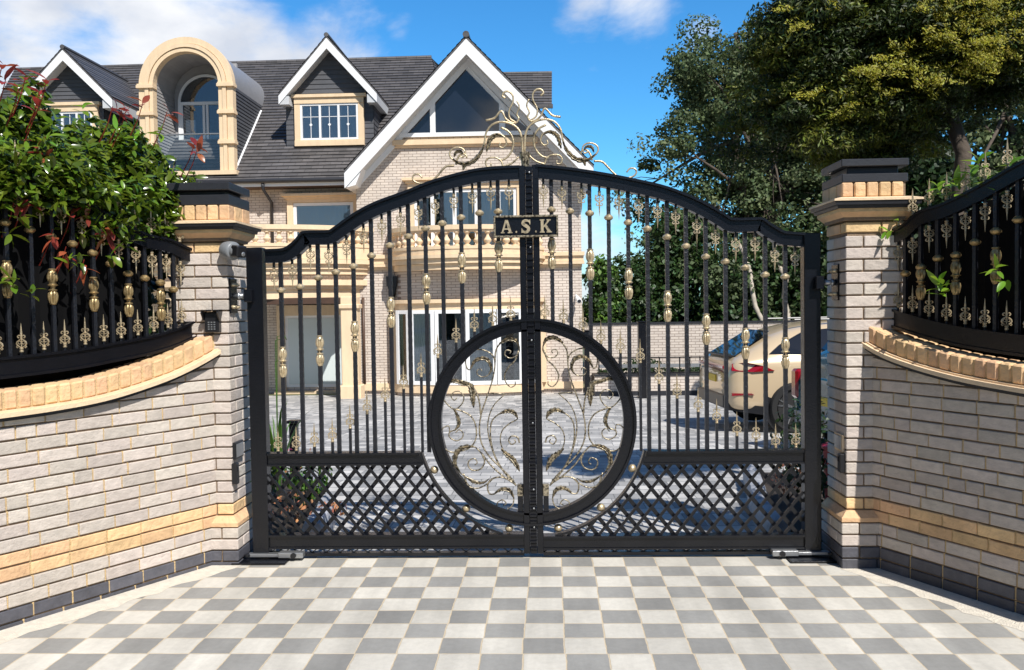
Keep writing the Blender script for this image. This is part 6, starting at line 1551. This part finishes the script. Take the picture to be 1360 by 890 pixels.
def tree(name, base, h, tr, blobs, nclump, per, size, label, mats, seed, tmpl='rhomb', clr=.5, flat=.6, droop=0, trunk_m='bark', cat='tree', group=None, lightfrac=.4, lean=(0, 0), limbs=26, ls0=2):
    """blobs: list of (centre, radii) world ellipsoids making the crown"""
    rng = np.random.default_rng(seed); root = empty(name, base, label, cat, group)
    vol = np.array([r[0]*r[1]*r[2] for _, r in blobs]); pk = rng.choice(len(blobs), nclump, p=vol/vol.sum())
    cc = []; dirs = []
    for k in pk:
        c, r = blobs[k]; d = rng.normal(0, 1, 3); d /= np.linalg.norm(d); rad = rng.uniform(.35, 1)**.5; cc.append(np.array(c)+d*np.array(r)*rad); dirs.append(d)
    cc = np.array(cc); dirs = np.array(dirs)
    mb = MB(); top = np.array(base)+np.array([lean[0], lean[1], h])
    tp = limb(mb, (base[0], base[1], base[2]-.1), top, tr, tr*.45 if ls0 > 4 else tr*.25, rng, .008 if ls0 > 4 else .05, 9)
    order = rng.permutation(len(cc))[:limbs]
    for i in order:
        j = rng.integers(ls0, 8); st = tp[j]; limb(mb, st, cc[i], tr*.32, tr*.05, rng, .10, 6)
        for _ in range(2):
            e = cc[i]+rng.normal(0, clr*.55, 3); limb(mb, cc[i]*.75+st*.25, e, tr*.05, tr*.012, rng, .1, 4)
    mb.build('trunk', M[trunk_m], root, smooth=True)
    lc = [[], []]; ln = [[], []]; ls = [[], []]
    for i in range(nclump):
        n = int(per*rng.uniform(.5, 1.5)); rr = clr*rng.uniform(.6, 1.4)
        g = rng.normal(0, 1, (n, 3)); g *= (rng.uniform(.2, 1, n)**.5/ (np.linalg.norm(g, axis=1)+1e-9))[:, None]
        p = cc[i]+g*np.array([rr, rr, rr*flat]); p[:, 2] -= droop*(g[:, 0]**2+g[:, 1]**2)*rr
        k = 1 if rng.random() < lightfrac else 0
        lc[k].append(p); ln[k].append(g); ls[k].append(size*rng.uniform(.6, 1.35, n))
    for k in (0, 1):
        if lc[k]:
            V, F_ = leaf_cloud(np.concatenate(lc[k]), np.concatenate(ln[k]), np.concatenate(ls[k]), rng, tmpl, .4)
            npmesh('crown', V, F_, M[mats[k]], root)
    return root
def pb(px, py, Y, rx, ry, rd=None):      # blob from photo centre and radii in px
    c = P(px, py, Y); return (c, (rx*Y/FPX, (rd or rx)*Y/FPX, ry*Y/FPX))
# big feathery tree
Yt = 29.0
tb = P(1000, 440, Yt)
tree('feathery_tree', (tb[0], Yt, gz(24)), 11.0, .30,
     [pb(950, 110, Yt, 55, 62), pb(905, 205, Yt, 55, 50), pb(985, 170, Yt, 65, 110), pb(1040, 120, Yt, 60, 100), pb(1040, 290, Yt, 80, 80), pb(960, 290, Yt, 55, 70), pb(870, 300, Yt, 30, 40), pb(1090, 200, Yt, 70, 120), pb(855, 240, Yt, 18, 18), pb(880, 150, Yt, 22, 14), pb(925, 50, Yt, 26, 22), pb(830, 262, Yt, 20, 12), pb(862, 190, Yt, 16, 12), pb(900, 120, Yt, 30, 30)],
     360, 260, .125, 'tall feathery grey green tree rising behind the right gate leaf', ['ash', 'ash2'], 5, clr=.62, flat=.6, limbs=60, lean=(-.5, 0))
# tree at far right edge
tree('feathery_tree', (P(1330, 440, 25)[0], 25, gz(24)), 8.5, .22, [pb(1330, 150, 25, 60, 70), pb(1310, 210, 25, 50, 50), pb(1370, 240, 25, 60, 60), pb(1230, 260, 25, 60, 60), pb(1170, 290, 25, 60, 50)],
     130, 170, .16, 'lighter green tree at the far right behind the shaded railing', ['ash2', 'ash'], 9, clr=.6, limbs=30)
# golden conifer
Yc = 7.2; cb_ = P(1262, 420, Yc)
tree('golden_conifer', (cb_[0], Yc, gz(Yc)), 5.6, .085,
     [pb(1120, 60, Yc, 90, 85, 110), pb(1200, 20, Yc, 110, 90, 120), pb(1290, 30, Yc, 95, 70, 110), pb(1060, 30, Yc, 55, 60, 60), pb(1120, 140, Yc, 75, 65, 80), pb(1190, 110, Yc, 70, 75, 90), pb(1080, 165, Yc-.3, 50, 42, 60), pb(1230, 90, Yc+.6, 70, 85, 60), pb(1020, 90, Yc, 40, 60, 50), pb(1340, 70, Yc, 50, 60, 60), pb(1000, 180, Yc+.5, 40, 40, 40), pb(1150, 190, Yc+.3, 60, 40, 60), pb(1060, 120, Yc, 55, 60, 60), pb(1220, 160, Yc+.8, 45, 50, 40)],
     760, 430, .047, 'large dark conifer with golden tips hanging over the right pillar', ['con', 'con2'], 21, tmpl='needle', clr=.19, flat=.5, droop=.35, limbs=40, ls0=6)
# golden sprays: same tree, drooping bright tips on the sunward outside
con = [o for o in bpy.data.objects if o.name.startswith('golden_conifer')][0]
rng = np.random.default_rng(4); Cs = []; Ns = []
for px, py, rx, ry, n in [(1250, 20, 60, 25, 40), (1190, 75, 30, 12, 16), (1290, 60, 45, 18, 26), (1080, 12, 30, 12, 4), (1320, 45, 40, 30, 26), (1270, 5, 60, 14, 22), (1290, 85, 30, 14, 14), (1155, 90, 25, 8, 8), (1240, 55, 30, 10, 12), (1330, 10, 30, 30, 12), (1090, 120, 35, 14, 3), (1150, 135, 50, 18, 4), (1210, 105, 60, 14, 12), (1060, 60, 30, 40, 2)]:
    for _ in range(n):
        a = rng.uniform(0, 6.28); q = rng.uniform(0, 1)**.5; Yq = Yc-.66+rng.uniform(-.2, .32)
        c = np.array(P(px+rx*q*math.cos(a), py+ry*q*math.sin(a), Yq)); m = rng.integers(40, 120)
        dr = unit(rng.normal(0, 1, 3)*[1, 1, .25]+[0, -.3, -.35]); t_ = rng.uniform(0, 1, m)[:, None]
        side = unit(np.cross(dr, [0, 0, 1.])); p = c+dr*t_*.18+side*rng.normal(0, 1, (m, 1))*.035*(1-t_*.7)+rng.normal(0, .012, (m, 3)); Cs.append(p); Ns.append(np.tile([.3, -.8, .4], (m, 1)))
V, F_ = leaf_cloud(np.concatenate(Cs), np.concatenate(Ns), rng.uniform(.015, .036, sum(map(len, Cs))), rng, 'needle', .2, .5)
npmesh('golden_tips', V, F_, M['gold'], con, label='golden yellow tips of the foliage')
# hedge and shrubs beyond the rear wall
for (px, py, Y, rx, ry, lb, ms, nm, sd, n) in [
    (800, 395, 27, 16, 48, 'narrow bright green conifer at the right corner of the house', ['hedgelight', 'hedge'], 'column_conifer', 31, 60),
    (862, 385, 27.5, 44, 50, 'round dark evergreen bush behind the rear wall', ['hedge', 'hedge'], 'evergreen_bush', 32, 95),
    (905, 330, 28, 42, 55, 'tall dark evergreen tree behind the rear wall', ['hedge', 'ash'], 'evergreen_tree', 33, 110),
    (975, 380, 27, 55, 55, 'dark laurel bush right of the round bush', ['hedge', 'ash'], 'laurel_bush', 34, 110),
    (1195, 240, 19, 75, 62, 'dark evergreen filling the gap between the shaded pillar and the conifer trunk', ['leafdark', 'hedge'], 'evergreen_tree', 36, 130),
    (1060, 370, 26.5, 60, 60, 'shaded shrub behind the beige car', ['ash', 'hedge'], 'garden_shrub', 35, 110)]:
    tree(nm, (P(px, 430, Y)[0], Y, gz(24)), P(px, py, Y)[2]-gz(24), .12, [pb(px, py, Y, rx, ry), pb(px, py+ry*.6, Y, rx*1.1, ry*.6)], n, 120, .15, lb, ms, sd, clr=.42, flat=.9, cat='bush' if 'bush' in nm or 'shrub' in nm else 'tree', limbs=10)
# understory hedge mass, nobody could count it
rng = np.random.default_rng(77); n = 46000
nc = 520; cx_ = rng.uniform(P(780, 420, 27)[0]+1.2, 20, nc); cy_ = rng.uniform(25.4, 31, nc); hh_ = 1.7+(cx_ > 4)*(1.2+1.3*np.sin(cx_*.9)+.7*np.sin(cx_*2.3+cy_))+(cx_ > 9)*1.4
cz_ = zg+rng.uniform(0, 1, nc)*hh_; k_ = rng.integers(0, nc, n); rr_ = rng.uniform(.25, .6, nc)[k_]
X_, Y_, Z_ = cx_[k_]+rng.normal(0, 1, n)*rr_, np.maximum(25.1, cy_[k_]+rng.normal(0, 1, n)*rr_), np.maximum(zg, cz_[k_]+rng.normal(0, .7, n)*rr_)
V, F_ = leaf_cloud(np.stack([X_, Y_, Z_], 1), rng.normal(0, 1, (n, 3)), rng.uniform(.12, .24, n), rng, 'rhomb', .3)
npmesh('hedge', V, F_, M['hedge'], kind='stuff', label='dark undergrowth filling the ground behind the rear wall')
# planter shrubs
rng = np.random.default_rng(78); n = 6000
X_ = rng.uniform(P(795, 480, 23.6)[0], 12, n); V, F_ = leaf_cloud(np.stack([X_, rng.uniform(23.3, 24.4, n), zt2+rng.uniform(-.05, .42, n)*(.6+.4*np.sin(X_*3))], 1), rng.normal(0, 1, (n, 3)), rng.uniform(.05, .11, n), rng, 'rhomb', .3)
npmesh('planter_shrubs', V, F_, M['leafdark'], kind='stuff', label='dark low planting along the planter wall')
# pale trunks behind
for px, y0_, y1_, Y, r_, sd, lb in ((1000, 440, 345, 25.2, .085, 3, 'slim pale trunk behind the rear wall'), (1048, 440, 330, 25.2, .10, 4, 'leaning pale trunk behind the parked cars')):
    r = empty('bare_trunk', P(px, y0_, Y), lb, 'tree'); b = MB(); rng = np.random.default_rng(sd)
    p0 = np.array(P(px+6, y0_+30, Y)); p1 = np.array(P(px-8, y1_, Y))+np.array([0, 1.0, .5]); limb(b, p0, p1, r_, r_*.6, rng, .04, 8); b.build('trunk', M['birch'], r, smooth=True)

# hedge on the left: photinia over and behind the railing
rng = np.random.default_rng(12)
LT = np.array([FL.t[0], FL.t[1], 0]); LN = np.array([FL.n[0], FL.n[1], 0])
hz = empty('photinia_hedge', tuple(FL.p(.8, -.8, 0)), 'glossy green photinia hedge with red young leaves spilling over the left railing', 'hedge')
def top_h(s):    # hedge height above ground along the wall, from the photographed outline
    return float(np.interp(s, [-.1, .05, .25, .5, .9, 1.3, 2.2], [2.42, 2.55, 2.64, 2.65, 2.66, 2.60, 2.66]))
C1, N1, S1 = [], [], []
nl = 25000
s_ = rng.uniform(-.26, 2.4, nl); dpt = rng.uniform(0, 1, nl)**1.5
C_, Nn = [], []
for s, d in zip(s_, dpt):
    th = top_h(s)+.10*math.sin(s*9)+.06*math.sin(s*23+1)
    face = rng.random()
    if face < .55:   # front surface above the railing top
        zlo = topL(s)-.02-.22*rng.random()*float(np.interp(s, [0, .35, .65], [-.25, .05, 1])); z = rng.uniform(zlo, th); k = (z-zlo)/(th-zlo+1e-6); o = -.17-.0-d*.35-.32*max(0, k-.45)**1.3+.10*math.sin(s*7+z*9)*.5+float(np.interp(s, [0, .3, .6], [.0, .05, .16]))*math.exp(-((k-.3)/.3)**2)-float(np.interp(s, [0, .25], [.02, 0]))
    else: o = -rng.uniform(.3, 1.3); z = th+.05-.05*rng.random()-d*.25+.07*math.sin(o*8+s*5)
    C_.append(FL.p(s, o, z)); Nn.append(LN*.8+np.array([0, 0, .6]))
C_ = np.array(C_); Nn = np.array(Nn)
V, F_ = leaf_cloud(C_, Nn, rng.uniform(.042, .088, len(C_)), rng, 'leaf', .35, .6); npmesh('green_leaves', V, F_, M['leafd'], hz)
# deeper foliage behind the railing: hedge shade put into the dark leaf colour
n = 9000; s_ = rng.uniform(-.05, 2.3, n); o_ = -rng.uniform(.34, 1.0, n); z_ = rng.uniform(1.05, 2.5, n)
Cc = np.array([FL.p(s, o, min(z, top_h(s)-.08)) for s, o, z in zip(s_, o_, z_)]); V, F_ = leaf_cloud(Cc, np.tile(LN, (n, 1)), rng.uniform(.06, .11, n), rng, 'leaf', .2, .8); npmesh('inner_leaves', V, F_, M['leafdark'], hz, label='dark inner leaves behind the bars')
# twigs
b = MB()
for i in range(46):
    s = rng.uniform(0, 2.0); a = FL.p(s+rng.normal(0, .1), -.7, 1.2); e = FL.p(s+rng.normal(0, .25), -.25-.2*rng.random(), top_h(s)-.05-.3*rng.random()); limb(b, a, e, .012, .004, rng, .12, 6)
b.build('branches', M['bark'], hz, smooth=True)
# sprays poking through bars and red shoots
def sprig(c, d, n, size, mm, out):
    c = np.array(c, float); d = unit(d)
    for i in range(n):
        a = 2.4*i; e1_ = unit(np.cross(d, [.3, .2, 1])); e2_ = np.cross(d, e1_); q = c+d*.012*i; dd = unit(e1_*math.cos(a)+e2_*math.sin(a)+d*(.35+.12*i)); out.append((q, dd, size*rng.uniform(.75, 1.15)))
def sprigs_mesh(lst, name, m, parent, label=None):
    V, F_ = [], []
    for c, d, s in lst:
        nr = unit(np.cross(np.cross(d, [0, 0, 1.])+1e-6, d)+rng.normal(0, .25, 3)); b_ = unit(np.cross(nr, d)); k = len(V)
        rows = [(0, .02), (.18, .13), (.42, .20), (.68, .17), (.88, .08), (1.0, .0)]
        for t_, w_ in rows:
            cen = c+d*s*t_-nr*s*(.30*t_*t_)
            V += [cen+b_*s*w_+nr*s*.05*w_*4, cen-nr*s*.0, cen-b_*s*w_+nr*s*.05*w_*4]
        for r_ in range(5):
            for q in (0, 1): F_ += [(k+3*r_+q, k+3*r_+q+1, k+3*r_+q+4), (k+3*r_+q, k+3*r_+q+4, k+3*r_+q+3)]
    npmesh(name, np.array(V), np.array(F_), M[m], parent, smooth=True, label=label)
gl_, rl_ = [], []
for (x, y) in [(20, 290), (85, 270), (60, 235), (30, 255), (120, 300), (150, 290), (175, 270), (140, 340), (200, 265), (20, 380), (40, 395), (110, 350), (185, 245), (105, 310), (80, 215), (45, 180), (150, 300), (95, 245), (8, 310), (165, 330), (210, 240), (130, 255), (15, 225)]:
    o = -.06+rng.uniform(-.06, .06); s, z = FL.hit(x, y, o); sprig(FL.p(s, o, z), LN*.5+LT*rng.normal(0, .6)+np.array([0, 0, rng.uniform(-.4, .7)]), rng.integers(5, 9), .085, None, gl_)
sprigs_mesh(gl_, 'shoot_leaves', 'leafd', hz)
g2 = []
for (x, y) in [(120, 265), (178, 262), (205, 258), (90, 350), (195, 250), (60, 190), (32, 205), (160, 255), (225, 225), (110, 150), (70, 165), (180, 190), (215, 180), (10, 190), (150, 175)]:
    o = -.05; s, z = FL.hit(x, y, o); sprig(FL.p(s, o, z), LN*.5+LT*rng.normal(0, .6)+np.array([0, 0, .6]), 5, .075, None, g2)
sprigs_mesh(g2, 'pale_young_leaves', 'leafb', hz)
for (x, y, u_) in [(3, 95, 1), (8, 112, .6), (34, 110, 1), (25, 125, .4), (62, 115, 1), (52, 132, .5), (150, 148, .2), (163, 150, .6), (167, 155, .3), (190, 143, .8), (222, 155, .5), (258, 198, .4), (262, 205, .1), (52, 198, .8), (62, 215, .5), (20, 272, -.5), (35, 265, -.6), (95, 290, .6), (118, 292, .2), (140, 302, -.3), (143, 310, -.6), (88, 335, -.6), (112, 352, -.5), (70, 312, -.3), (48, 150, 1)]:
    o = -.10; s, z = FL.hit(x, y, o); sprig(FL.p(s, o, z), LN*.3+LT*rng.normal(0, .4)+np.array([0, 0, u_*1.5]), 4, .085, None, rl_)
for i in range(0, len(rl_), 4):
    b = MB(); c, d, s = rl_[i]; b.tube([c+np.array([0, 0, .03]), c-LN*.05+np.array([0, 0, -.06]), c-LN*.14+np.array([0, 0, -.16])-LT*0], [.0022, .003, .004], 5)
    b.build('shoot_stem', M['leafr'], hz)
sprigs_mesh(rl_, 'red_young_leaves', 'leafr', hz, 'red young leaves at the shoot tips')

# black sheets added behind both railings, standing for the shade inside the foliage
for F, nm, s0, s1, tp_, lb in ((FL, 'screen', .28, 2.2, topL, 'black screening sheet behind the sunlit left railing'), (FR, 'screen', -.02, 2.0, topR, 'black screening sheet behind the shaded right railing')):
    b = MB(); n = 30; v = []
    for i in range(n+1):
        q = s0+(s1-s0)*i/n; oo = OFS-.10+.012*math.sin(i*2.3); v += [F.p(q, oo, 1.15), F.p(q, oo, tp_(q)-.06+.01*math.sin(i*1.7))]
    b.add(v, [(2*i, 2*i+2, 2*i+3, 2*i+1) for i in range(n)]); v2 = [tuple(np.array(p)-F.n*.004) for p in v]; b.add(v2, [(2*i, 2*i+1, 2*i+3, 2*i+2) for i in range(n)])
    b.build('foliage_shade_sheet', M['screen'] if 'screen' in M else M['dark'], label=lb, cat='screen', group='dark screens behind the railings')
# laurel on the right
rng = np.random.default_rng(19)
RT, RN = FR.t, FR.n
lz = empty('laurel_shrub', tuple(FR.p(.6, -.7, 0)), 'laurel shrub with big bright leaves growing through the right railing', 'shrub')
n = 3200; s_ = rng.uniform(-.05, 2.0, n); o_ = -rng.uniform(.35, 1.0, n)
Cc = np.array([FR.p(s, o, rng.uniform(1.2, topR(s)+.02)) for s, o in zip(s_, o_)]); V, F_ = leaf_cloud(Cc, np.tile(RN, (n, 1)), rng.uniform(.07, .12, n), rng, 'leaf', .2, .8); npmesh('inner_leaves', V, F_, M['leafdark'], lz)  # inner leaves coloured dark for the shade inside the shrub
lst = []
for (x, y, k, sz, u_) in [(1248, 392, 9, .085, .9), (1262, 385, 6, .07, .6), (1325, 362, 5, .08, .3), (1338, 372, 4, .08, -.6), (1282, 262, 8, .10, 1.1), (1292, 240, 7, .10, 1.2), (1312, 252, 5, .09, .9), (1190, 296, 5, .075, .1), (1200, 290, 5, .07, .7), (1185, 306, 4, .07, -.1), (1250, 258, 6, .08, .6), (1300, 225, 6, .09, 1.3), (1340, 230, 5, .09, 1)]:
    o = -.07 if y > 300 else -.16; s, z = FR.hit(x, y, o); sprig(FR.p(s, o, z), RN*.5+RT*rng.normal(0, .4)+np.array([0, 0, u_]), k, sz, None, lst)
sprigs_mesh(lst, 'bright_young_leaves', 'leafb', lz)
b = MB()
for i in range(12):
    s = rng.uniform(.1, 1.6); limb(b, FR.p(s, -.6, 0), FR.p(s+rng.normal(0, .15), -.25, 1.6+.6*rng.random()), .014, .005, rng, .1, 6)
b.build('branches', M['bark'], lz, smooth=True)

# flower beds just inside the gate
def kerb(pts, nm, label, grp):
    P_ = crom([np.array(p) for p in pts], 8); d = 0; i = 0
    pts2 = resample(P_, 2+int(sum(np.linalg.norm(np.array(a)-np.array(b)) for a, b in zip(P_[:-1], P_[1:]))/.26))
    for a, c in zip(pts2[:-1], pts2[1:]):
        a, c = np.array(a), np.array(c); t = unit(c-a); L_ = np.linalg.norm(c-a)-.012; b = MB(); y = a[1]
        prof = [(-.075, 0), (-.078, .10), (-.055, .155), (0, .172), (.055, .155), (.078, .10), (.075, 0)]; v = []
        for q in (0, .03, L_-.03, L_):
            sc_ = .9 if q in (0, L_) else 1
            for px_, pz in prof: v.append((a[0]+t[0]*q-t[1]*px_*sc_, a[1]+t[1]*q+t[0]*px_*sc_, gz(a[1])+pz*sc_-.01))
        n = len(prof); b.add(v, [(i*n+k, i*n+k+1, (i+1)*n+k+1, (i+1)*n+k) for i in range(3) for k in range(n-1)]+[tuple(range(n)), tuple(range(3*n, 4*n))])
        b.build('kerb_stone', M['rock'], label=label, cat='kerb stone', group=grp, smooth='auto')
kerb([(-1.62, 6.0), (-1.70, 6.7), (-1.95, 7.5), (-2.3, 8.4)], 'kerb', 'rounded granite kerb stone edging the left flower bed', 'kerb stones of the left flower bed')
kerb([(1.55, 6.0), (1.60, 6.7), (1.75, 7.5), (1.95, 8.6)], 'kerb', 'rounded granite kerb stone edging the right planting bed', 'kerb stones of the right planting bed')
for nm, poly in (('flower_bed_soil', [(-1.70, 5.95), (-1.78, 6.7), (-2.03, 7.5), (-2.4, 8.5), (-4.5, 8.5), (-4.5, 5.95)]), ('flower_bed_soil', [(1.63, 5.95), (1.68, 6.7), (1.83, 7.5), (2.03, 8.7), (4.5, 8.7), (4.5, 5.95)])):
    b = MB(); v = [(x, y, gz(y)+.07) for x, y in poly]; b.add(v, [tuple(range(len(v)))]); b.build(nm, M['soil'], kind='structure')
rng = np.random.default_rng(23)
def bushy(name, x, y, h, r_, m1, label, cat, n=260, size=.06, flowers=None, nf=30, grp=None):
    root = empty(name, (x, y, gz(y)+.07), label, cat, grp); z0 = gz(y)+.07
    b = MB()
    for i in range(7): limb(b, (x, y, z0), (x+rng.normal(0, r_*.4), y+rng.normal(0, r_*.4), z0+h*rng.uniform(.5, .9)), .006, .002, rng, .1, 4)
    b.build('stems', M['bark'], root)
    g = rng.normal(0, 1, (n, 3)); g /= np.linalg.norm(g, axis=1)[:, None]; rad = rng.uniform(.3, 1, n)[:, None]**.6; c = np.array([x, y, z0+h*.55])+g*rad*np.array([r_, r_, h*.5])
    V, F_ = leaf_cloud(c, g, size*rng.uniform(.7, 1.3, n), rng, 'leaf', .5); npmesh('leaves', V, F_, M[m1], root)
    if flowers:
        g = rng.normal(0, 1, (nf, 3)); g[:, 2] = abs(g[:, 2]); g /= np.linalg.norm(g, axis=1)[:, None]; c = np.array([x, y, z0+h*.6])+g*np.array([r_, r_, h*.5])*1.02
        c = np.repeat(c, 6, 0)+rng.normal(0, .014, (nf*6, 3)); V, F_ = leaf_cloud(c, np.repeat(g, 6, 0), .034, rng, 'rhomb', .3, .8); npmesh('blossoms', V, F_, M[flowers], root)
bushy('flowering_plant', -2.38, 7.5, .42, .22, 'hedgelight', 'leafy plant with pink flowers by the bollard behind the left gate post', 'plant', 360, .05, 'pink', 9)
bushy('flowering_plant', -1.93, 7.05, .40, .20, 'hedgelight', 'bright green plant with orange red flowers in the left bed', 'plant', 320, .055, 'terracotta', 8)
bushy('heuchera_plant', -1.80, 6.35, .22, .20, 'terracotta', 'low plant with terracotta leaves at the foot of the left gate post', 'plant', 70, .05)
bushy('heuchera_plant', -1.55-.05, 6.55, .12, .10, 'terracotta', 'tiny terracotta leaved seedling spilling over the kerb', 'plant', 40, .05)
bushy('dark_shrub', -2.35, 6.6, .62, .34, 'leafdark', 'dark shrub filling the corner behind the left pillar', 'shrub', 520, .06)
bushy('dark_shrub', 2.1, 6.8, .60, .36, 'leafdark', 'dark shrub behind the right end of the lattice', 'shrub', 620, .06)
bushy('dark_shrub', 2.35, 7.9, .75, .40, 'leafdark', 'taller dark shrub in front of the teal car', 'shrub', 620, .06)
bushy('dry_plant', 1.93, 7.2, .42, .16, 'terracotta', 'plant with dry brown leaves at the right end of the lattice', 'plant', 110, .05)
# strap leaved plant
def strap(x, y, h, n, label, m):
    root = empty('strap_leaved_plant', (x, y, gz(y)+.07), label, 'plant'); b = MB(); z0 = gz(y)+.07
    for i in range(n):
        a = rng.uniform(0, 6.28); l_ = h*rng.uniform(.7, 1.1); sp_ = rng.uniform(.10, .38)*l_; w_ = .016; v = []
        px_, py_ = -math.sin(a)*w_, math.cos(a)*w_
        for k in range(7):
            t_ = k/6; ww = math.sin(math.pi*min(1, t_*.9+.12)); cx_ = x+math.cos(a)*sp_*t_**1.6; cy_ = y+math.sin(a)*sp_*t_**1.6; cz_ = z0+l_*(t_-.25*t_**3)
            v += [(cx_-px_*ww, cy_-py_*ww, cz_), (cx_+px_*ww, cy_+py_*ww, cz_)]
        b.add(v, [(2*k, 2*k+2, 2*k+3, 2*k+1) for k in range(6)])
    b.build('strap_leaves', M[m], root, smooth=True); return root
r = strap(-2.25, 7.3, 1.05, 16, 'tall strap leaved plant with curled flower spikes behind the left gate post', 'hedgelight')
b = MB()
for px, py in ((368, 447), (366, 452), (366, 480)):
    e = np.array(P(px, py, 7.3)); b.tube([(-2.25, 7.3, .2), e*.5+np.array([-2.25, 7.3, .5])*.5, e, e+[.06, 0, .01], e+[.08, 0, -.03]], [.003, .003, .004, .006, .003], 6)
b.build('flower_spike', M['hedgelight'], r, smooth=True)

# foliage masses added outside the frame to block sky light and deepen the shade
rng = np.random.default_rng(99)
def mass(name, c, r, n, m, label, sz=.22):
    g = rng.normal(0, 1, (n, 3)); g /= np.linalg.norm(g, axis=1)[:, None]; p = np.array(c)+g*(rng.uniform(.6, 1, n)[:, None])*np.array(r)
    V, F_ = leaf_cloud(p, g, sz*rng.uniform(.7, 1.4, n), rng, 'rhomb', .3); return npmesh(name, V, F_, M[m], kind='stuff', label=label)
mass('sky_block_foliage', (-8.5, -1.0, 4.5), (3.2, 6.0, 5.5), 30000, 'hedge', 'foliage of the neighbouring garden beyond the left wall')
mass('sky_block_foliage', (-2, -20, 2.0), (24, 3, 3.4), 24000, 'hedge', 'tree line on the far side of the street', .4)
mass('sky_block_foliage', (9.5, 3.0, 3.0), (3.2, 3.2, 3.2), 14000, 'hedge', 'foliage of the garden beyond the right wall')
